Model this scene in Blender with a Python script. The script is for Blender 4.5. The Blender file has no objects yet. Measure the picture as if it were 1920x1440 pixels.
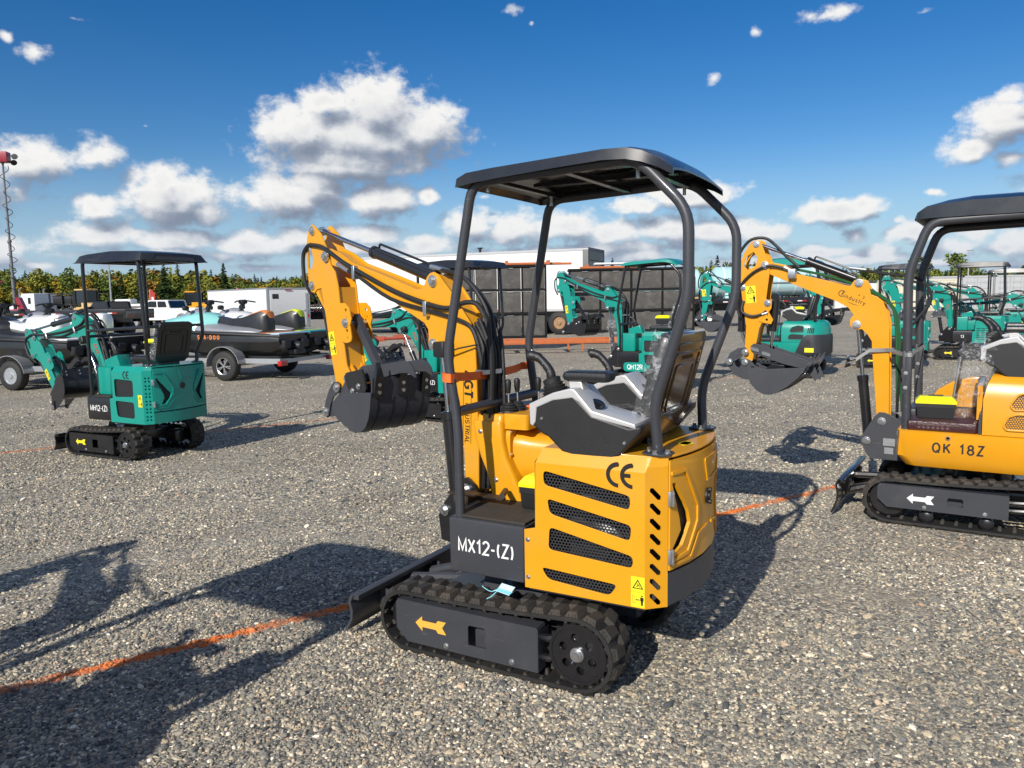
import bpy, bmesh, math, random
from mathutils import Matrix, Vector
import numpy as np

# ------------------------------------------------------------------ camera, sky, sun
S = bpy.context.scene
COL = S.collection
R = math.radians
F_PX = 1442.0
cam_d = bpy.data.cameras.new('camera')
cam = bpy.data.objects.new('camera', cam_d)
COL.objects.link(cam)
cam_d.sensor_width = 36.0
cam_d.lens = 36.0 * F_PX / 1920.0
cam_d.clip_start = 0.05
cam_d.clip_end = 3000
CAM_H = 1.6
PITCH = math.atan((720 - 560) / F_PX)
cam.matrix_world = (Matrix.Translation((0, 0, CAM_H)) @ Matrix.Rotation(R(90) - PITCH, 4, 'X')
                    @ Matrix.Rotation(R(-1.0), 4, 'Z'))
S.camera = cam
S.view_settings.view_transform = 'Standard'
S.view_settings.look = 'None'
S.view_settings.exposure = 0.0
S.view_settings.gamma = 1.0
S.cycles.max_bounces = 6
S.cycles.transparent_max_bounces = 8

SUN_AZ = 208.5      # degrees clockwise from +Y, towards the sun
SUN_EL = 31.0
sun_d = bpy.data.lights.new('sun', 'SUN')
sun_d.energy = 5.0
sun_d.angle = R(0.53)
sun_d.color = (1.0, 0.94, 0.85)
sun = bpy.data.objects.new('sun', sun_d)
COL.objects.link(sun)
tos = Vector((math.sin(R(SUN_AZ)) * math.cos(R(SUN_EL)), math.cos(R(SUN_AZ)) * math.cos(R(SUN_EL)), math.sin(R(SUN_EL))))
sun.rotation_euler = tos.to_track_quat('Z', 'Y').to_euler()
sun.location = (-8, -14, 12)

# ------------------------------------------------------------------ node helpers
class NT:
    def __init__(s, tree):
        s.t = tree; s.n = tree.nodes; s.l = tree.links
    def node(s, typ, **kw):
        nd = s.n.new(typ)
        for k, v in kw.items():
            setattr(nd, k, v)
        return nd
    def put(s, sock, val):
        if val is None:
            return
        if isinstance(val, bpy.types.NodeSocket):
            s.l.new(val, sock)
        else:
            sock.default_value = val
    def m(s, op, a, b=None, c=None, clamp=False):
        nd = s.node('ShaderNodeMath', operation=op, use_clamp=clamp)
        s.put(nd.inputs[0], a); s.put(nd.inputs[1], b); s.put(nd.inputs[2], c)
        return nd.outputs[0]
    def vm(s, op, a, b=None, c=None):
        nd = s.node('ShaderNodeVectorMath', operation=op)
        s.put(nd.inputs[0], a); s.put(nd.inputs[1], b)
        if c is not None: s.put(nd.inputs[2], c)
        return nd.outputs['Value'] if op in ('LENGTH', 'DOT_PRODUCT', 'DISTANCE') else nd.outputs[0]
    def mix(s, f, a, b, blend='MIX'):
        nd = s.node('ShaderNodeMix', data_type='RGBA', blend_type=blend)
        s.put(nd.inputs[0], f); s.put(nd.inputs[6], a); s.put(nd.inputs[7], b)
        return nd.outputs[2]
    def ramp(s, f, stops, interp='LINEAR'):
        nd = s.node('ShaderNodeValToRGB')
        cr = nd.color_ramp; cr.interpolation = interp
        while len(cr.elements) < len(stops):
            cr.elements.new(0.5)
        for e, (p, c) in zip(cr.elements, stops):
            e.position = p; e.color = c if len(c) == 4 else (*c, 1)
        s.put(nd.inputs[0], f)
        return nd.outputs[0]
    def noise(s, vec, scale, detail=4, rough=0.55, dist=0.0):
        nd = s.node('ShaderNodeTexNoise')
        s.put(nd.inputs['Vector'], vec)
        nd.inputs['Scale'].default_value = scale
        nd.inputs['Detail'].default_value = detail
        nd.inputs['Roughness'].default_value = rough
        nd.inputs['Distortion'].default_value = dist
        return nd
    def smooth(s, v, lo, hi, a=0.0, b=1.0):
        nd = s.node('ShaderNodeMapRange', interpolation_type='SMOOTHSTEP')
        s.put(nd.inputs[0], v)
        nd.inputs[1].default_value = lo; nd.inputs[2].default_value = hi
        nd.inputs[3].default_value = a; nd.inputs[4].default_value = b
        return nd.outputs[0]
    def xyz(s, x, y, z=0.0):
        nd = s.node('ShaderNodeCombineXYZ')
        s.put(nd.inputs[0], x); s.put(nd.inputs[1], y); s.put(nd.inputs[2], z)
        return nd.outputs[0]

# ------------------------------------------------------------------ world: Nishita sky with cumulus by direction
def azel(u, v):
    """Direction (azimuth from +Y, elevation) in degrees of a cloud bank seen in the photograph."""
    ro = R(1.0)
    du, dv = u - 960, v - 720
    x = du * math.cos(ro) - dv * math.sin(ro); y = du * math.sin(ro) + dv * math.cos(ro)
    a, b, c = x / F_PX, 1.0, -y / F_PX
    b, c = b * math.cos(-PITCH) - c * math.sin(-PITCH), b * math.sin(-PITCH) + c * math.cos(-PITCH)
    n = math.sqrt(a * a + b * b + c * c)
    return math.degrees(math.atan2(a, b)), math.degrees(math.asin(c / n))

# (u, v, half width, half height, strength)
CLOUDS = [
    (672, 262, 190, 70, 1), (705, 205, 95, 72, 1), (575, 245, 100, 60, 1), (785, 245, 90, 62, 1), (660, 305, 160, 48, 1), (610, 190, 60, 40, 0.9),
    (325, 372, 95, 58, 1), (300, 345, 50, 40, 1), (185, 390, 48, 30, 0.9), (385, 395, 50, 35, 0.9),
    (60, 300, 85, 46, 0.85), (180, 290, 42, 36, 0.8), (62, 92, 36, 28, 0.6), (8, 60, 20, 20, 0.4), (268, 237, 12, 8, 0.3),
    (545, 372, 105, 50, 1), (590, 350, 60, 35, 1), (712, 378, 80, 38, 1), (800, 372, 30, 26, 0.8),
    (200, 440, 100, 30, 0.84), (330, 448, 110, 34, 0.84), (470, 455, 110, 32, 0.84), (560, 440, 90, 30, 0.74), (80, 497, 50, 16, 0.64),
    (250, 490, 130, 18, 0.54), (500, 497, 100, 14, 0.64), (690, 440, 110, 34, 0.74), (640, 480, 110, 26, 0.64), (800, 460, 110, 30, 0.74),
    (880, 425, 70, 40, 0.84), (960, 432, 90, 44, 0.84), (1060, 428, 100, 40, 0.84), (1150, 440, 90, 36, 0.84), (1250, 430, 110, 42, 0.84), (1340, 432, 90, 36, 0.84), (1430, 436, 70, 30, 0.84),
    (1200, 385, 60, 22, 0.9), (1290, 365, 90, 28, 1), (1340, 372, 50, 22, 0.9), (905, 372, 28, 12, 0.4), (950, 475, 150, 22, 0.64), (1200, 478, 150, 24, 0.69), (1400, 482, 130, 20, 0.64),
    (1570, 398, 78, 26, 1), (1620, 385, 34, 20, 1), (1605, 440, 30, 24, 0.74), (1545, 470, 90, 18, 0.74), (1640, 475, 60, 22, 0.74),
    (1715, 440, 58, 26, 0.84), (1750, 364, 26, 11, 0.7), (1688, 418, 26, 16, 0.5), (1790, 462, 60, 24, 0.74), (1840, 440, 45, 20, 0.74), (1890, 465, 50, 22, 0.84), (1750, 495, 120, 14, 0.64), (1900, 500, 90, 16, 0.64),
    (1890, 225, 80, 46, 0.95), (1815, 280, 50, 30, 0.9), (1905, 178, 40, 24, 0.8), (1895, 300, 40, 20, 0.7), (1900, 385, 40, 14, 0.5),
    (1550, 28, 85, 26, 0.5), (1418, 62, 24, 20, 0.4), (1335, 150, 26, 20, 0.38), (958, 18, 42, 18, 0.4), (1000, 40, 14, 14, 0.3), (1730, 20, 60, 12, 0.2), (140, 30, 60, 12, 0.2),
    (300, 478, 260, 15, 0.72), (690, 468, 220, 20, 0.8), (1120, 468, 300, 22, 0.82), (1580, 488, 260, 16, 0.74), (640, 318, 150, 30, 0.95),
    (-150, 330, 150, 70, 1), (2120, 300, 140, 80, 1), (2050, 450, 160, 40, 1), (-120, 470, 160, 40, 1),
    (300, -300, 200, 80, 0.8), (1500, -350, 260, 90, 0.8), (900, -700, 300, 120, 0.8),
]

# unseen white banks added outside the picture (azimuth, elevation, half width, half height in degrees, strength): neutral fill light for the shade
FILL_CLOUDS = [(-95, 13, 20, 6, 1), (-75, 30, 16, 7, 1), (-115, 38, 16, 8, .9), (95, 12, 24, 6, 1), (75, 30, 18, 8, 1), (125, 30, 20, 8, 1), (160, 14, 18, 6, 1), (60, 56, 26, 11, .9), (-55, 58, 26, 10, .9), (170, 50, 26, 10, .9), (-165, 9, 12, 4, 1)]
def cloud_group(detail):
    g = bpy.data.node_groups.new('cloud_field', 'ShaderNodeTree')
    g.interface.new_socket('P', in_out='INPUT', socket_type='NodeSocketVector')
    g.interface.new_socket('D', in_out='OUTPUT', socket_type='NodeSocketFloat')
    t = NT(g)
    gi = t.node('NodeGroupInput'); go = t.node('NodeGroupOutput')
    P = gi.outputs[0]
    w1 = t.noise(P, 0.16, 3, 0.5)
    w = t.vm('SUBTRACT', w1.outputs['Color'], (0.5, 0.5, 0.5))
    W = t.vm('MULTIPLY_ADD', w, (1.7, 1.1, 0.0), P)
    acc = None
    k = math.degrees(1 / F_PX)
    for (u, v, rx, ry, s) in CLOUDS:
        a, e = azel(u, v)
        ca = math.cos(R(e))
        rx, ry = rx * .93, ry * .92
        ix, iy = ca / (rx * k), 1 / (ry * k)
        q = t.vm('MULTIPLY_ADD', W, (ix, iy, 0.0), (-a * ix, -e * iy, 0.0))
        d = t.vm('LENGTH', q)
        f = t.m('MULTIPLY_ADD', d, -1.0, 0.05 + 1.11 * s)
        acc = f if acc is None else t.m('SMOOTH_MAX', acc, f, 0.10)
    for (a, e, rx, ry, s) in FILL_CLOUDS:
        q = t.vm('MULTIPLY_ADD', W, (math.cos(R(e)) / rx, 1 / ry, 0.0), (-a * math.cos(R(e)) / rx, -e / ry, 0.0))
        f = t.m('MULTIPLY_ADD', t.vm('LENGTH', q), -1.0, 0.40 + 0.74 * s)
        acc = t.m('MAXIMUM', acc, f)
    n = t.noise(t.vm('MULTIPLY', P, (1.0, 1.25, 1.0)), 0.68, detail, 0.60)
    nn = t.m('MULTIPLY_ADD', n.outputs[0], 2.0, -1.0)
    D = t.m('MULTIPLY_ADD', nn, 0.86, acc)
    g.interface.new_socket('A', in_out='OUTPUT', socket_type='NodeSocketFloat')
    t.l.new(D, go.inputs[0]); t.l.new(acc, go.inputs[1])
    return g

def build_world():
    w = bpy.data.worlds.new('World')
    S.world = w
    w.use_nodes = True
    w.cycles.sampling_method = 'NONE'
    t = NT(w.node_tree)
    t.n.clear()
    out = t.node('ShaderNodeOutputWorld')
    bg = t.node('ShaderNodeBackground')
    sky = t.node('ShaderNodeTexSky', sky_type='NISHITA')
    sky.sun_disc = False
    sky.sun_elevation = R(SUN_EL); sky.sun_rotation = R(SUN_AZ)
    sky.altitude = 600; sky.air_density = 1.0; sky.dust_density = 0.25; sky.ozone_density = 2.2
    tc = t.node('ShaderNodeTexCoord')
    sep = t.node('ShaderNodeSeparateXYZ')
    t.l.new(tc.outputs['Generated'], sep.inputs[0])
    az = t.m('MULTIPLY', t.m('ARCTAN2', sep.outputs[0], sep.outputs[1]), 57.29578)
    el = t.m('MULTIPLY', t.m('ARCSINE', sep.outputs[2]), 57.29578)
    P = t.xyz(az, el, 0.0)
    def fld(vec, detail):
        g = cloud_group(detail)
        nd = t.node('ShaderNodeGroup'); nd.node_tree = g
        t.l.new(vec, nd.inputs[0]); return nd.outputs
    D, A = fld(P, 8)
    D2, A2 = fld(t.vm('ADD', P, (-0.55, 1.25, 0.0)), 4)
    al = t.smooth(D, -0.06, 0.60)
    el_ok = t.smooth(el, -0.5, 0.6)
    al = t.m('MULTIPLY', al, el_ok)
    # sunlit tops, shaded flat undersides: the broad form first, then the small billows
    form = t.m('MULTIPLY', t.m('SUBTRACT', A, A2), 1.35)
    lit = t.smooth(t.m('ADD', form, t.m('MULTIPLY', t.m('SUBTRACT', D, D2), 1.0)), -1.15, 1.15)
    thick = t.smooth(D, 0.25, 1.5)
    lit = t.m('MULTIPLY', lit, t.m('MULTIPLY_ADD', thick, -0.25, 1.0))
    cc = t.ramp(lit, [(0.0, (3.0, 3.6, 4.7)), (0.30, (4.7, 5.3, 6.4)), (0.55, (7.4, 7.8, 8.5)), (0.92, (11.8, 11.7, 11.5))])
    # haze pulls the low cloud banks towards the pale horizon blue
    low = t.smooth(el, 0.0, 7.0)
    cc = t.mix(t.m('MULTIPLY_ADD', low, -0.42, 0.42), cc, (4.9, 6.4, 8.6, 1))
    skyc = t.node('ShaderNodeHueSaturation')
    skyc.inputs['Hue'].default_value = 0.508
    skyc.inputs['Saturation'].default_value = 1.44
    skyc.inputs['Value'].default_value = 1.24
    t.l.new(sky.outputs[0], skyc.inputs['Color'])
    # the lowest degrees of a clear sky are a pale blue-white, the top a deep blue
    hz = t.smooth(el, -2.0, 11.0)
    sk = t.mix(hz, (4.6, 6.7, 9.2, 1), skyc.outputs[0])
    col = t.mix(al, sk, cc)
    t.l.new(col, bg.inputs[0])
    bg.inputs[1].default_value = 0.078
    t.l.new(bg.outputs[0], out.inputs[0])
build_world()

# ------------------------------------------------------------------ materials
MATS = {}
def mat(name, base=(.5, .5, .5), rough=.5, metal=0.0, var=0.08, vscale=6.0, bump=0.0, bscale=60.0, coat=0.0, dirt=0.0, dirtc=(.16, .13, .10), spec=0.5, scratch=0.0):
    if name in MATS: return MATS[name]
    m = bpy.data.materials.new(name); MATS[name] = m
    m.use_nodes = True
    t = NT(m.node_tree)
    b = t.n['Principled BSDF']
    tc = t.node('ShaderNodeTexCoord')
    ob = tc.outputs['Object']
    n = t.noise(ob, vscale, 6, 0.6)
    f = t.m('MULTIPLY_ADD', n.outputs[0], 2 * var, 1 - var)
    c = t.mix(1.0, (*base, 1), t.xyz(f, f, f), 'MULTIPLY')
    r = t.m('MULTIPLY_ADD', n.outputs[0], 0.22, rough - 0.11, clamp=True)
    if dirt > 0:
        n2 = t.noise(ob, 3.1, 8, 0.68)
        d = t.smooth(n2.outputs[0], 0.52 - 0.1 * dirt, 0.74)
        sp = t.smooth(t.noise(ob, 75, 3, 0.7).outputs[0], 0.50, 0.78, 0.55, 1.9)      # fine settled dust
        d = t.m('MULTIPLY', t.m('MULTIPLY_ADD', d, sp, t.smooth(sp, 1.3, 1.9, 0.0, 0.5)), dirt, clamp=True)
        c = t.mix(d, c, (*dirtc, 1))
        r = t.m('MAXIMUM', r, t.m('MULTIPLY', d, .9))
    if scratch > 0:
        n3 = t.noise(t.vm('MULTIPLY', ob, (9.0, 9.0, 70.0)), 1.6, 3, 0.6)
        d = t.m('MULTIPLY', t.smooth(n3.outputs[0], 0.66, 0.72), scratch)
        c = t.mix(d, c, (.35, .34, .32, 1))
    t.l.new(c, b.inputs['Base Color']); t.l.new(r, b.inputs['Roughness'])
    b.inputs['Metallic'].default_value = metal
    b.inputs['Coat Weight'].default_value = coat
    b.inputs['Coat Roughness'].default_value = 0.08
    b.inputs['Specular IOR Level'].default_value = spec
    if bump > 0:
        bn = t.noise(ob, bscale, 4, 0.6)
        bp = t.node('ShaderNodeBump'); bp.inputs['Strength'].default_value = bump; bp.inputs['Distance'].default_value = 0.01
        t.l.new(bn.outputs[0], bp.inputs['Height']); t.l.new(bp.outputs[0], b.inputs['Normal'])
    return m

YEL = mat('yellow_paint', (.72, .325, .007), .38, var=.07, coat=.22, bump=.06, bscale=180, dirt=.30, dirtc=(.33, .26, .17))
YEL2 = mat('golden_yellow_paint', (.72, .315, .007), .33, var=.06, coat=.45, bump=.03, bscale=180, dirt=.25, dirtc=(.33, .26, .17))
TEAL = mat('teal_paint', (.004, .27, .215), .34, var=.06, coat=.4, bump=.04, bscale=180, dirt=.05)
TEALW = mat('worn_teal_paint', (.004, .25, .20), .4, var=.08, coat=.2, dirt=.75, dirtc=(.09, .045, .025))
DARK = mat('charcoal_paint', (.042, .045, .054), .42, var=.08, coat=.15, dirt=.14, scratch=.12)
DARKS = mat('charcoal_steel', (.046, .049, .058), .48, var=.10, bump=.08, bscale=90, dirt=.16, scratch=.16)
BLACK = mat('black_paint', (.012, .012, .014), .30, var=.1, coat=.4, dirt=.08)
BLKP = mat('black_plastic', (.016, .0165, .018), .45, var=.08, bump=.15, bscale=320)
CANP = mat('black_canopy_plastic', (.018, .019, .022), .27, var=.08, coat=.3, dirt=.08)
RUB = mat('black_rubber', (.018, .018, .018), .6, var=.15, bump=.25, bscale=80)
TRK = mat('dusty_track_rubber', (.030, .027, .024), .75, var=.3, vscale=14, bump=.6, bscale=120, dirt=.85, dirtc=(.105, .075, .048))
TRKI = mat('track_rubber', (.016, .016, .016), .6, var=.2, bump=.3, bscale=70, dirt=.3)
HOSE = mat('hose_rubber', (.017, .017, .018), .48, var=.1, bump=.25, bscale=400)
CHR = mat('chrome_rod', (.55, .55, .57), .14, metal=1.0, var=.02)
ZINC = mat('zinc_bolt', (.62, .63, .64), .32, metal=.95, var=.1)
GREY = mat('silver_plastic', (.50, .50, .50), .38, metal=.15, var=.03, coat=.2)
WHT = mat('white_paint', (.78, .78, .77), .35, var=.03, coat=.2)
WHTD = mat('dull_white_panel', (.70, .71, .71), .45, var=.05, vscale=1.2, dirt=.12, dirtc=(.4, .38, .34))
TXTW = mat('white_lettering', (.80, .80, .80), .5, var=.02)
TXTB = mat('black_lettering', (.012, .012, .012), .5, var=.02)
TXTR = mat('red_lettering', (.45, .03, .02), .5, var=.02)
ARRY = mat('orange_yellow_decal', (.80, .42, .06), .45, var=.02)
DECY = mat('warning_yellow', (.85, .72, .02), .45, var=.03)
BRY = mat('bright_yellow_plastic', (.82, .78, .01), .32, var=.03, coat=.3)
ORG = mat('orange_webbing', (.90, .16, .02), .6, var=.12, bump=.2, bscale=300)
ORGP = mat('orange_steel_paint', (.50, .13, .035), .55, var=.2, dirt=.6)
RORG = mat('red_oxide_paint', (.42, .07, .03), .5, var=.12, dirt=.4)
RED = mat('red_paint', (.30, .012, .03), .4, var=.06, coat=.2, dirt=.15)
REDL = mat('red_lens', (.45, .01, .01), .2, var=.03, coat=.6)
AMB = mat('amber_lens', (.75, .25, .02), .25, var=.03, coat=.6)
GALV = mat('galvanised_steel', (.46, .48, .50), .42, metal=.6, var=.15, vscale=20)
ALU = mat('machined_aluminium', (.72, .72, .73), .22, metal=.9, var=.04)
TIRE = mat('tyre_rubber', (.022, .022, .022), .7, var=.2, bump=.3, bscale=60, dirt=.35, dirtc=(.12, .11, .10))
RUST = mat('rusty_rim', (.32, .19, .10), .6, metal=.3, var=.3, dirt=.5)
MARO = mat('maroon_vinyl', (.050, .016, .018), .35, var=.1, bump=.5, bscale=45, coat=.1)
MATB = mat('dusty_rubber_mat', (.040, .034, .028), .85, var=.3, vscale=9, bump=.3, bscale=120, dirt=.6, dirtc=(.10, .075, .05))
GLASS = mat('dark_window_glass', (.012, .014, .016), .06, var=.0, coat=.5)
CREAM = mat('cream_yellow_paint', (.62, .42, .17), .5, var=.1, dirt=.35)
LBLUE = mat('pale_blue_paint', (.42, .64, .66), .42, var=.04, vscale=1.5, dirt=.12)
CONTG = mat('light_grey_container_paint', (.44, .45, .46), .5, var=.05, vscale=2, dirt=.15)
CONTC = mat('cream_container_paint', (.66, .62, .48), .5, var=.05, vscale=2, dirt=.15)
CONC = mat('concrete', (.34, .33, .31), .85, var=.2, vscale=5, bump=.3, bscale=20)
CRATE = mat('dusty_black_plastic_panel', (.075, .072, .066), .8, var=.5, vscale=2.6, bump=.3, bscale=25, dirt=.9, dirtc=(.19, .18, .16), scratch=.25)
CRATEF = mat('black_steel_frame', (.012, .012, .013), .75, var=.2, spec=.2)
MINT = mat('mint_gelcoat', (.28, .66, .62), .22, var=.03, coat=.6)
SKIG = mat('grey_gelcoat', (.26, .27, .29), .3, var=.04, coat=.4)
SKIB = mat('black_hull_plastic', (.020, .021, .022), .32, var=.06, coat=.2)
SKIW = mat('white_gelcoat', (.78, .78, .76), .25, var=.03, coat=.5)
SEATO = mat('orange_vinyl', (.80, .24, .04), .5, var=.05)
SEATY = mat('lime_vinyl', (.70, .78, .03), .5, var=.05)
SKIL = mat('light_blue_deck_pad', (.45, .62, .72), .6, var=.05)
SKIT = mat('teal_blue_deck', (.02, .30, .36), .4, var=.05)
TAGW = mat('white_blue_label', (.62, .78, .85), .5, var=.1)
CYAN = mat('cyan_cable_tie', (.25, .65, .78), .4, var=.05)
GRNH = mat('green_hose', (.02, .10, .035), .4, var=.1)
SEATV = mat('black_seat_vinyl', (.017, .017, .018), .36, var=.1, bump=.12, bscale=90, coat=.2)
SEATB = mat('reflection_tinted_seat_shell', (.085, .045, .008), .16, var=.1, coat=.9)  # amber in the base colour stands for yellow reflected in the glossy shell
ENG = mat('engine_metal', (.10, .10, .105), .4, metal=.5, var=.5, vscale=14, dirt=.2)
SIGNP = mat('aluminium_data_plate', (.50, .52, .54), .35, metal=.7, var=.15, vscale=60)

def perforated(name, scale, axis):
    """dark sheet steel with staggered round holes punched through it (axis: the two object axes it lies in)"""
    m = bpy.data.materials.new(name)
    m.use_nodes = True
    t = NT(m.node_tree)
    b = t.n['Principled BSDF']; out = t.n['Material Output']
    b.inputs['Base Color'].default_value = (.035, .036, .04, 1); b.inputs['Roughness'].default_value = .4
    tc = t.node('ShaderNodeTexCoord')
    sp = t.node('ShaderNodeSeparateXYZ'); t.l.new(tc.outputs['Object'], sp.inputs[0])
    x = sp.outputs['XYZ'.index(axis[0])]; y = sp.outputs['XYZ'.index(axis[1])]
    def lat(ox, oy):
        fx = t.m('FRACT', t.m('MULTIPLY_ADD', x, scale, ox)); fy = t.m('FRACT', t.m('MULTIPLY_ADD', y, scale * .57735, oy))
        dx = t.m('SUBTRACT', fx, .5); dy = t.m('MULTIPLY', t.m('SUBTRACT', fy, .5), 1.732)
        return t.vm('LENGTH', t.xyz(dx, dy, 0))
    d = t.m('MINIMUM', lat(0, 0), lat(.5, .5))
    hole = t.m('LESS_THAN', d, .36)
    tr = t.node('ShaderNodeBsdfTransparent')
    mx = t.node('ShaderNodeMixShader')
    t.l.new(hole, mx.inputs[0]); t.l.new(b.outputs[0], mx.inputs[1]); t.l.new(tr.outputs[0], mx.inputs[2])
    t.l.new(mx.outputs[0], out.inputs[0])
    MATS[name] = m
    return m
PERF = perforated('perforated_side_mesh', 70, 'XZ')
PERFR = perforated('perforated_rear_mesh', 95, 'YZ')

def film_mat():
    m = bpy.data.materials.new('clear_plastic_film'); m.use_nodes = True
    t = NT(m.node_tree); b = t.n['Principled BSDF']; out = t.n['Material Output']
    b.inputs['Base Color'].default_value = (.85, .87, .9, 1); b.inputs['Roughness'].default_value = .12
    b.inputs['Specular IOR Level'].default_value = .9
    tc = t.node('ShaderNodeTexCoord')
    n = t.noise(tc.outputs['Object'], 26, 5, .6, 1.0)
    bp = t.node('ShaderNodeBump'); bp.inputs['Strength'].default_value = 1.0; bp.inputs['Distance'].default_value = .02
    t.l.new(n.outputs[0], bp.inputs['Height']); t.l.new(bp.outputs[0], b.inputs['Normal'])
    tr = t.node('ShaderNodeBsdfTransparent'); mx = t.node('ShaderNodeMixShader')
    f = t.smooth(n.outputs[0], .50, .70, .05, .42)
    t.l.new(f, mx.inputs[0]); t.l.new(tr.outputs[0], mx.inputs[1]); t.l.new(b.outputs[0], mx.inputs[2])
    t.l.new(mx.outputs[0], out.inputs[0])
    return m
FILM = film_mat()

# ------------------------------------------------------------------ mesh helpers
I4 = Matrix.Identity(4)
def shape_mesh(outer, holes=(), half=.01, bev=0.0, res=1):
    """filled 2D outline with holes, extruded by +-half; returns a temporary mesh (XY plane, Z thickness)"""
    cu = bpy.data.curves.new('tmp', 'CURVE'); cu.dimensions = '2D'; cu.fill_mode = 'BOTH'
    cu.extrude = max(half - bev, 1e-4); cu.bevel_depth = bev; cu.bevel_resolution = 1
    if bev: cu.offset = -bev
    for poly in [outer] + list(holes):
        sp = cu.splines.new('POLY'); sp.points.add(len(poly) - 1)
        for p, q in zip(sp.points, poly): p.co = (q[0], q[1], 0, 1)
        sp.use_cyclic_u = True
    o = bpy.data.objects.new('tmp', cu); COL.objects.link(o)
    dg = bpy.context.evaluated_depsgraph_get()
    me = bpy.data.meshes.new_from_object(o.evaluated_get(dg))
    bpy.data.objects.remove(o); bpy.data.curves.remove(cu)
    return me
def _arc(cx, cy, rx, ry, a0, a1, n=9):
    return [(cx + rx * math.cos(R(a0 + (a1 - a0) * i / n)), cy + ry * math.sin(R(a0 + (a1 - a0) * i / n))) for i in range(n + 1)]
# upright grotesque letters as centre lines on a unit-high body: (advance, strokes)
GL = {
 'A': (.66, [[(0, 0), (.30, 1), (.60, 0)], [(.11, .33), (.49, .33)]]), 'D': (.64, [[(0, 0), (0, 1), (.25, 1)] + _arc(.25, .5, .31, .5, 90, -90) + [(0, 0)]]),
 'E': (.54, [[(.48, 1), (0, 1), (0, 0), (.48, 0)], [(0, .52), (.44, .52)]]), 'F': (.50, [[(.46, 1), (0, 1), (0, 0)], [(0, .52), (.40, .52)]]),
 'G': (.68, [_arc(.32, .5, .32, .5, 50, 310, 14) + [(.60, .16), (.60, .46), (.36, .46)]]), 'H': (.66, [[(0, 0), (0, 1)], [(.54, 0), (.54, 1)], [(0, .52), (.54, .52)]]),
 'I': (.14, [[(.0, 0), (.0, 1)]]), 'K': (.62, [[(0, 0), (0, 1)], [(.54, 1), (.02, .42)], [(.20, .60), (.56, 0)]]), 'L': (.50, [[(0, 1), (0, 0), (.44, 0)]]),
 'M': (.80, [[(0, 0), (0, 1), (.33, .12), (.66, 1), (.66, 0)]]), 'N': (.66, [[(0, 0), (0, 1), (.54, 0), (.54, 1)]]), 'O': (.72, [_arc(.32, .5, .32, .5, 90, 450, 20)]),
 'Q': (.74, [_arc(.33, .5, .33, .5, 90, 450, 20), [(.40, .24), (.64, -.04)]]), 'R': (.62, [[(0, 0), (0, 1), (.28, 1)] + _arc(.28, .755, .24, .245, 90, -90) + [(0, .51)], [(.30, .50), (.54, 0)]]),
 'S': (.62, [_arc(.27, .74, .25, .26, 20, 270, 10) + _arc(.27, .25, .27, .25, 90, -160, 10)]), 'T': (.60, [[(0, 1), (.56, 1)], [(.28, 1), (.28, 0)]]),
 'U': (.64, [[(0, 1), (0, .28)] + _arc(.26, .28, .26, .28, 180, 360) + [(.52, 1)]]), 'X': (.62, [[(0, 0), (.54, 1)], [(0, 1), (.54, 0)]]), 'Z': (.60, [[(.02, 1), (.52, 1), (0, 0), (.54, 0)]]),
 '1': (.46, [[(.05, .76), (.26, 1), (.26, 0)]]), '2': (.58, [_arc(.26, .74, .25, .26, 170, -35, 9) + [(0, 0), (.52, 0)]]), '3': (.58, [_arc(.24, .74, .24, .26, 150, -90, 9), _arc(.24, .25, .27, .25, 90, -150, 9)]),
 '6': (.58, [[(.46, .90)] + _arc(.26, .70, .26, .30, 75, 180, 6) + _arc(.26, .28, .26, .28, 180, 540, 16)]), '8': (.60, [_arc(.27, .76, .22, .24, -90, 270, 14), _arc(.27, .26, .27, .26, 90, 450, 16)]),
 '-': (.42, [[(.02, .42), (.32, .42)]]), '(': (.32, [_arc(.34, .45, .28, .66, 130, 230, 8)]), ')': (.30, [_arc(-.10, .45, .28, .66, 50, -50, 8)]), ' ': (.30, []),
 'i': (.18, [[(0, 0), (0, .68)], [(0, .86), (0, .98)]]), 'n': (.56, [[(0, 0), (0, .68)], [(0, .42)] + _arc(.21, .42, .21, .26, 150, 0, 6) + [(.42, 0)]]),
 'd': (.58, [_arc(.22, .33, .22, .33, 40, 400, 14), [(.44, 0), (.44, 1)]]), 'u': (.56, [[(0, .68), (0, .26)] + _arc(.21, .26, .21, .26, 180, 360, 6), [(.42, .68), (.42, 0)]]),
 's': (.48, [_arc(.19, .51, .17, .17, 30, 260, 7) + _arc(.19, .17, .19, .17, 90, -150, 7)]), 't': (.36, [[(.12, .92), (.12, .12), (.20, 0), (.28, 0)], [(0, .66), (.27, .66)]]),
 'r': (.38, [[(0, 0), (0, .68)], [(0, .38), (.08, .58), (.24, .67)]]), 'y': (.52, [[(0, .68), (.22, .02)], [(.42, .68), (.16, -.20), (.04, -.26)]]),
}
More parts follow.
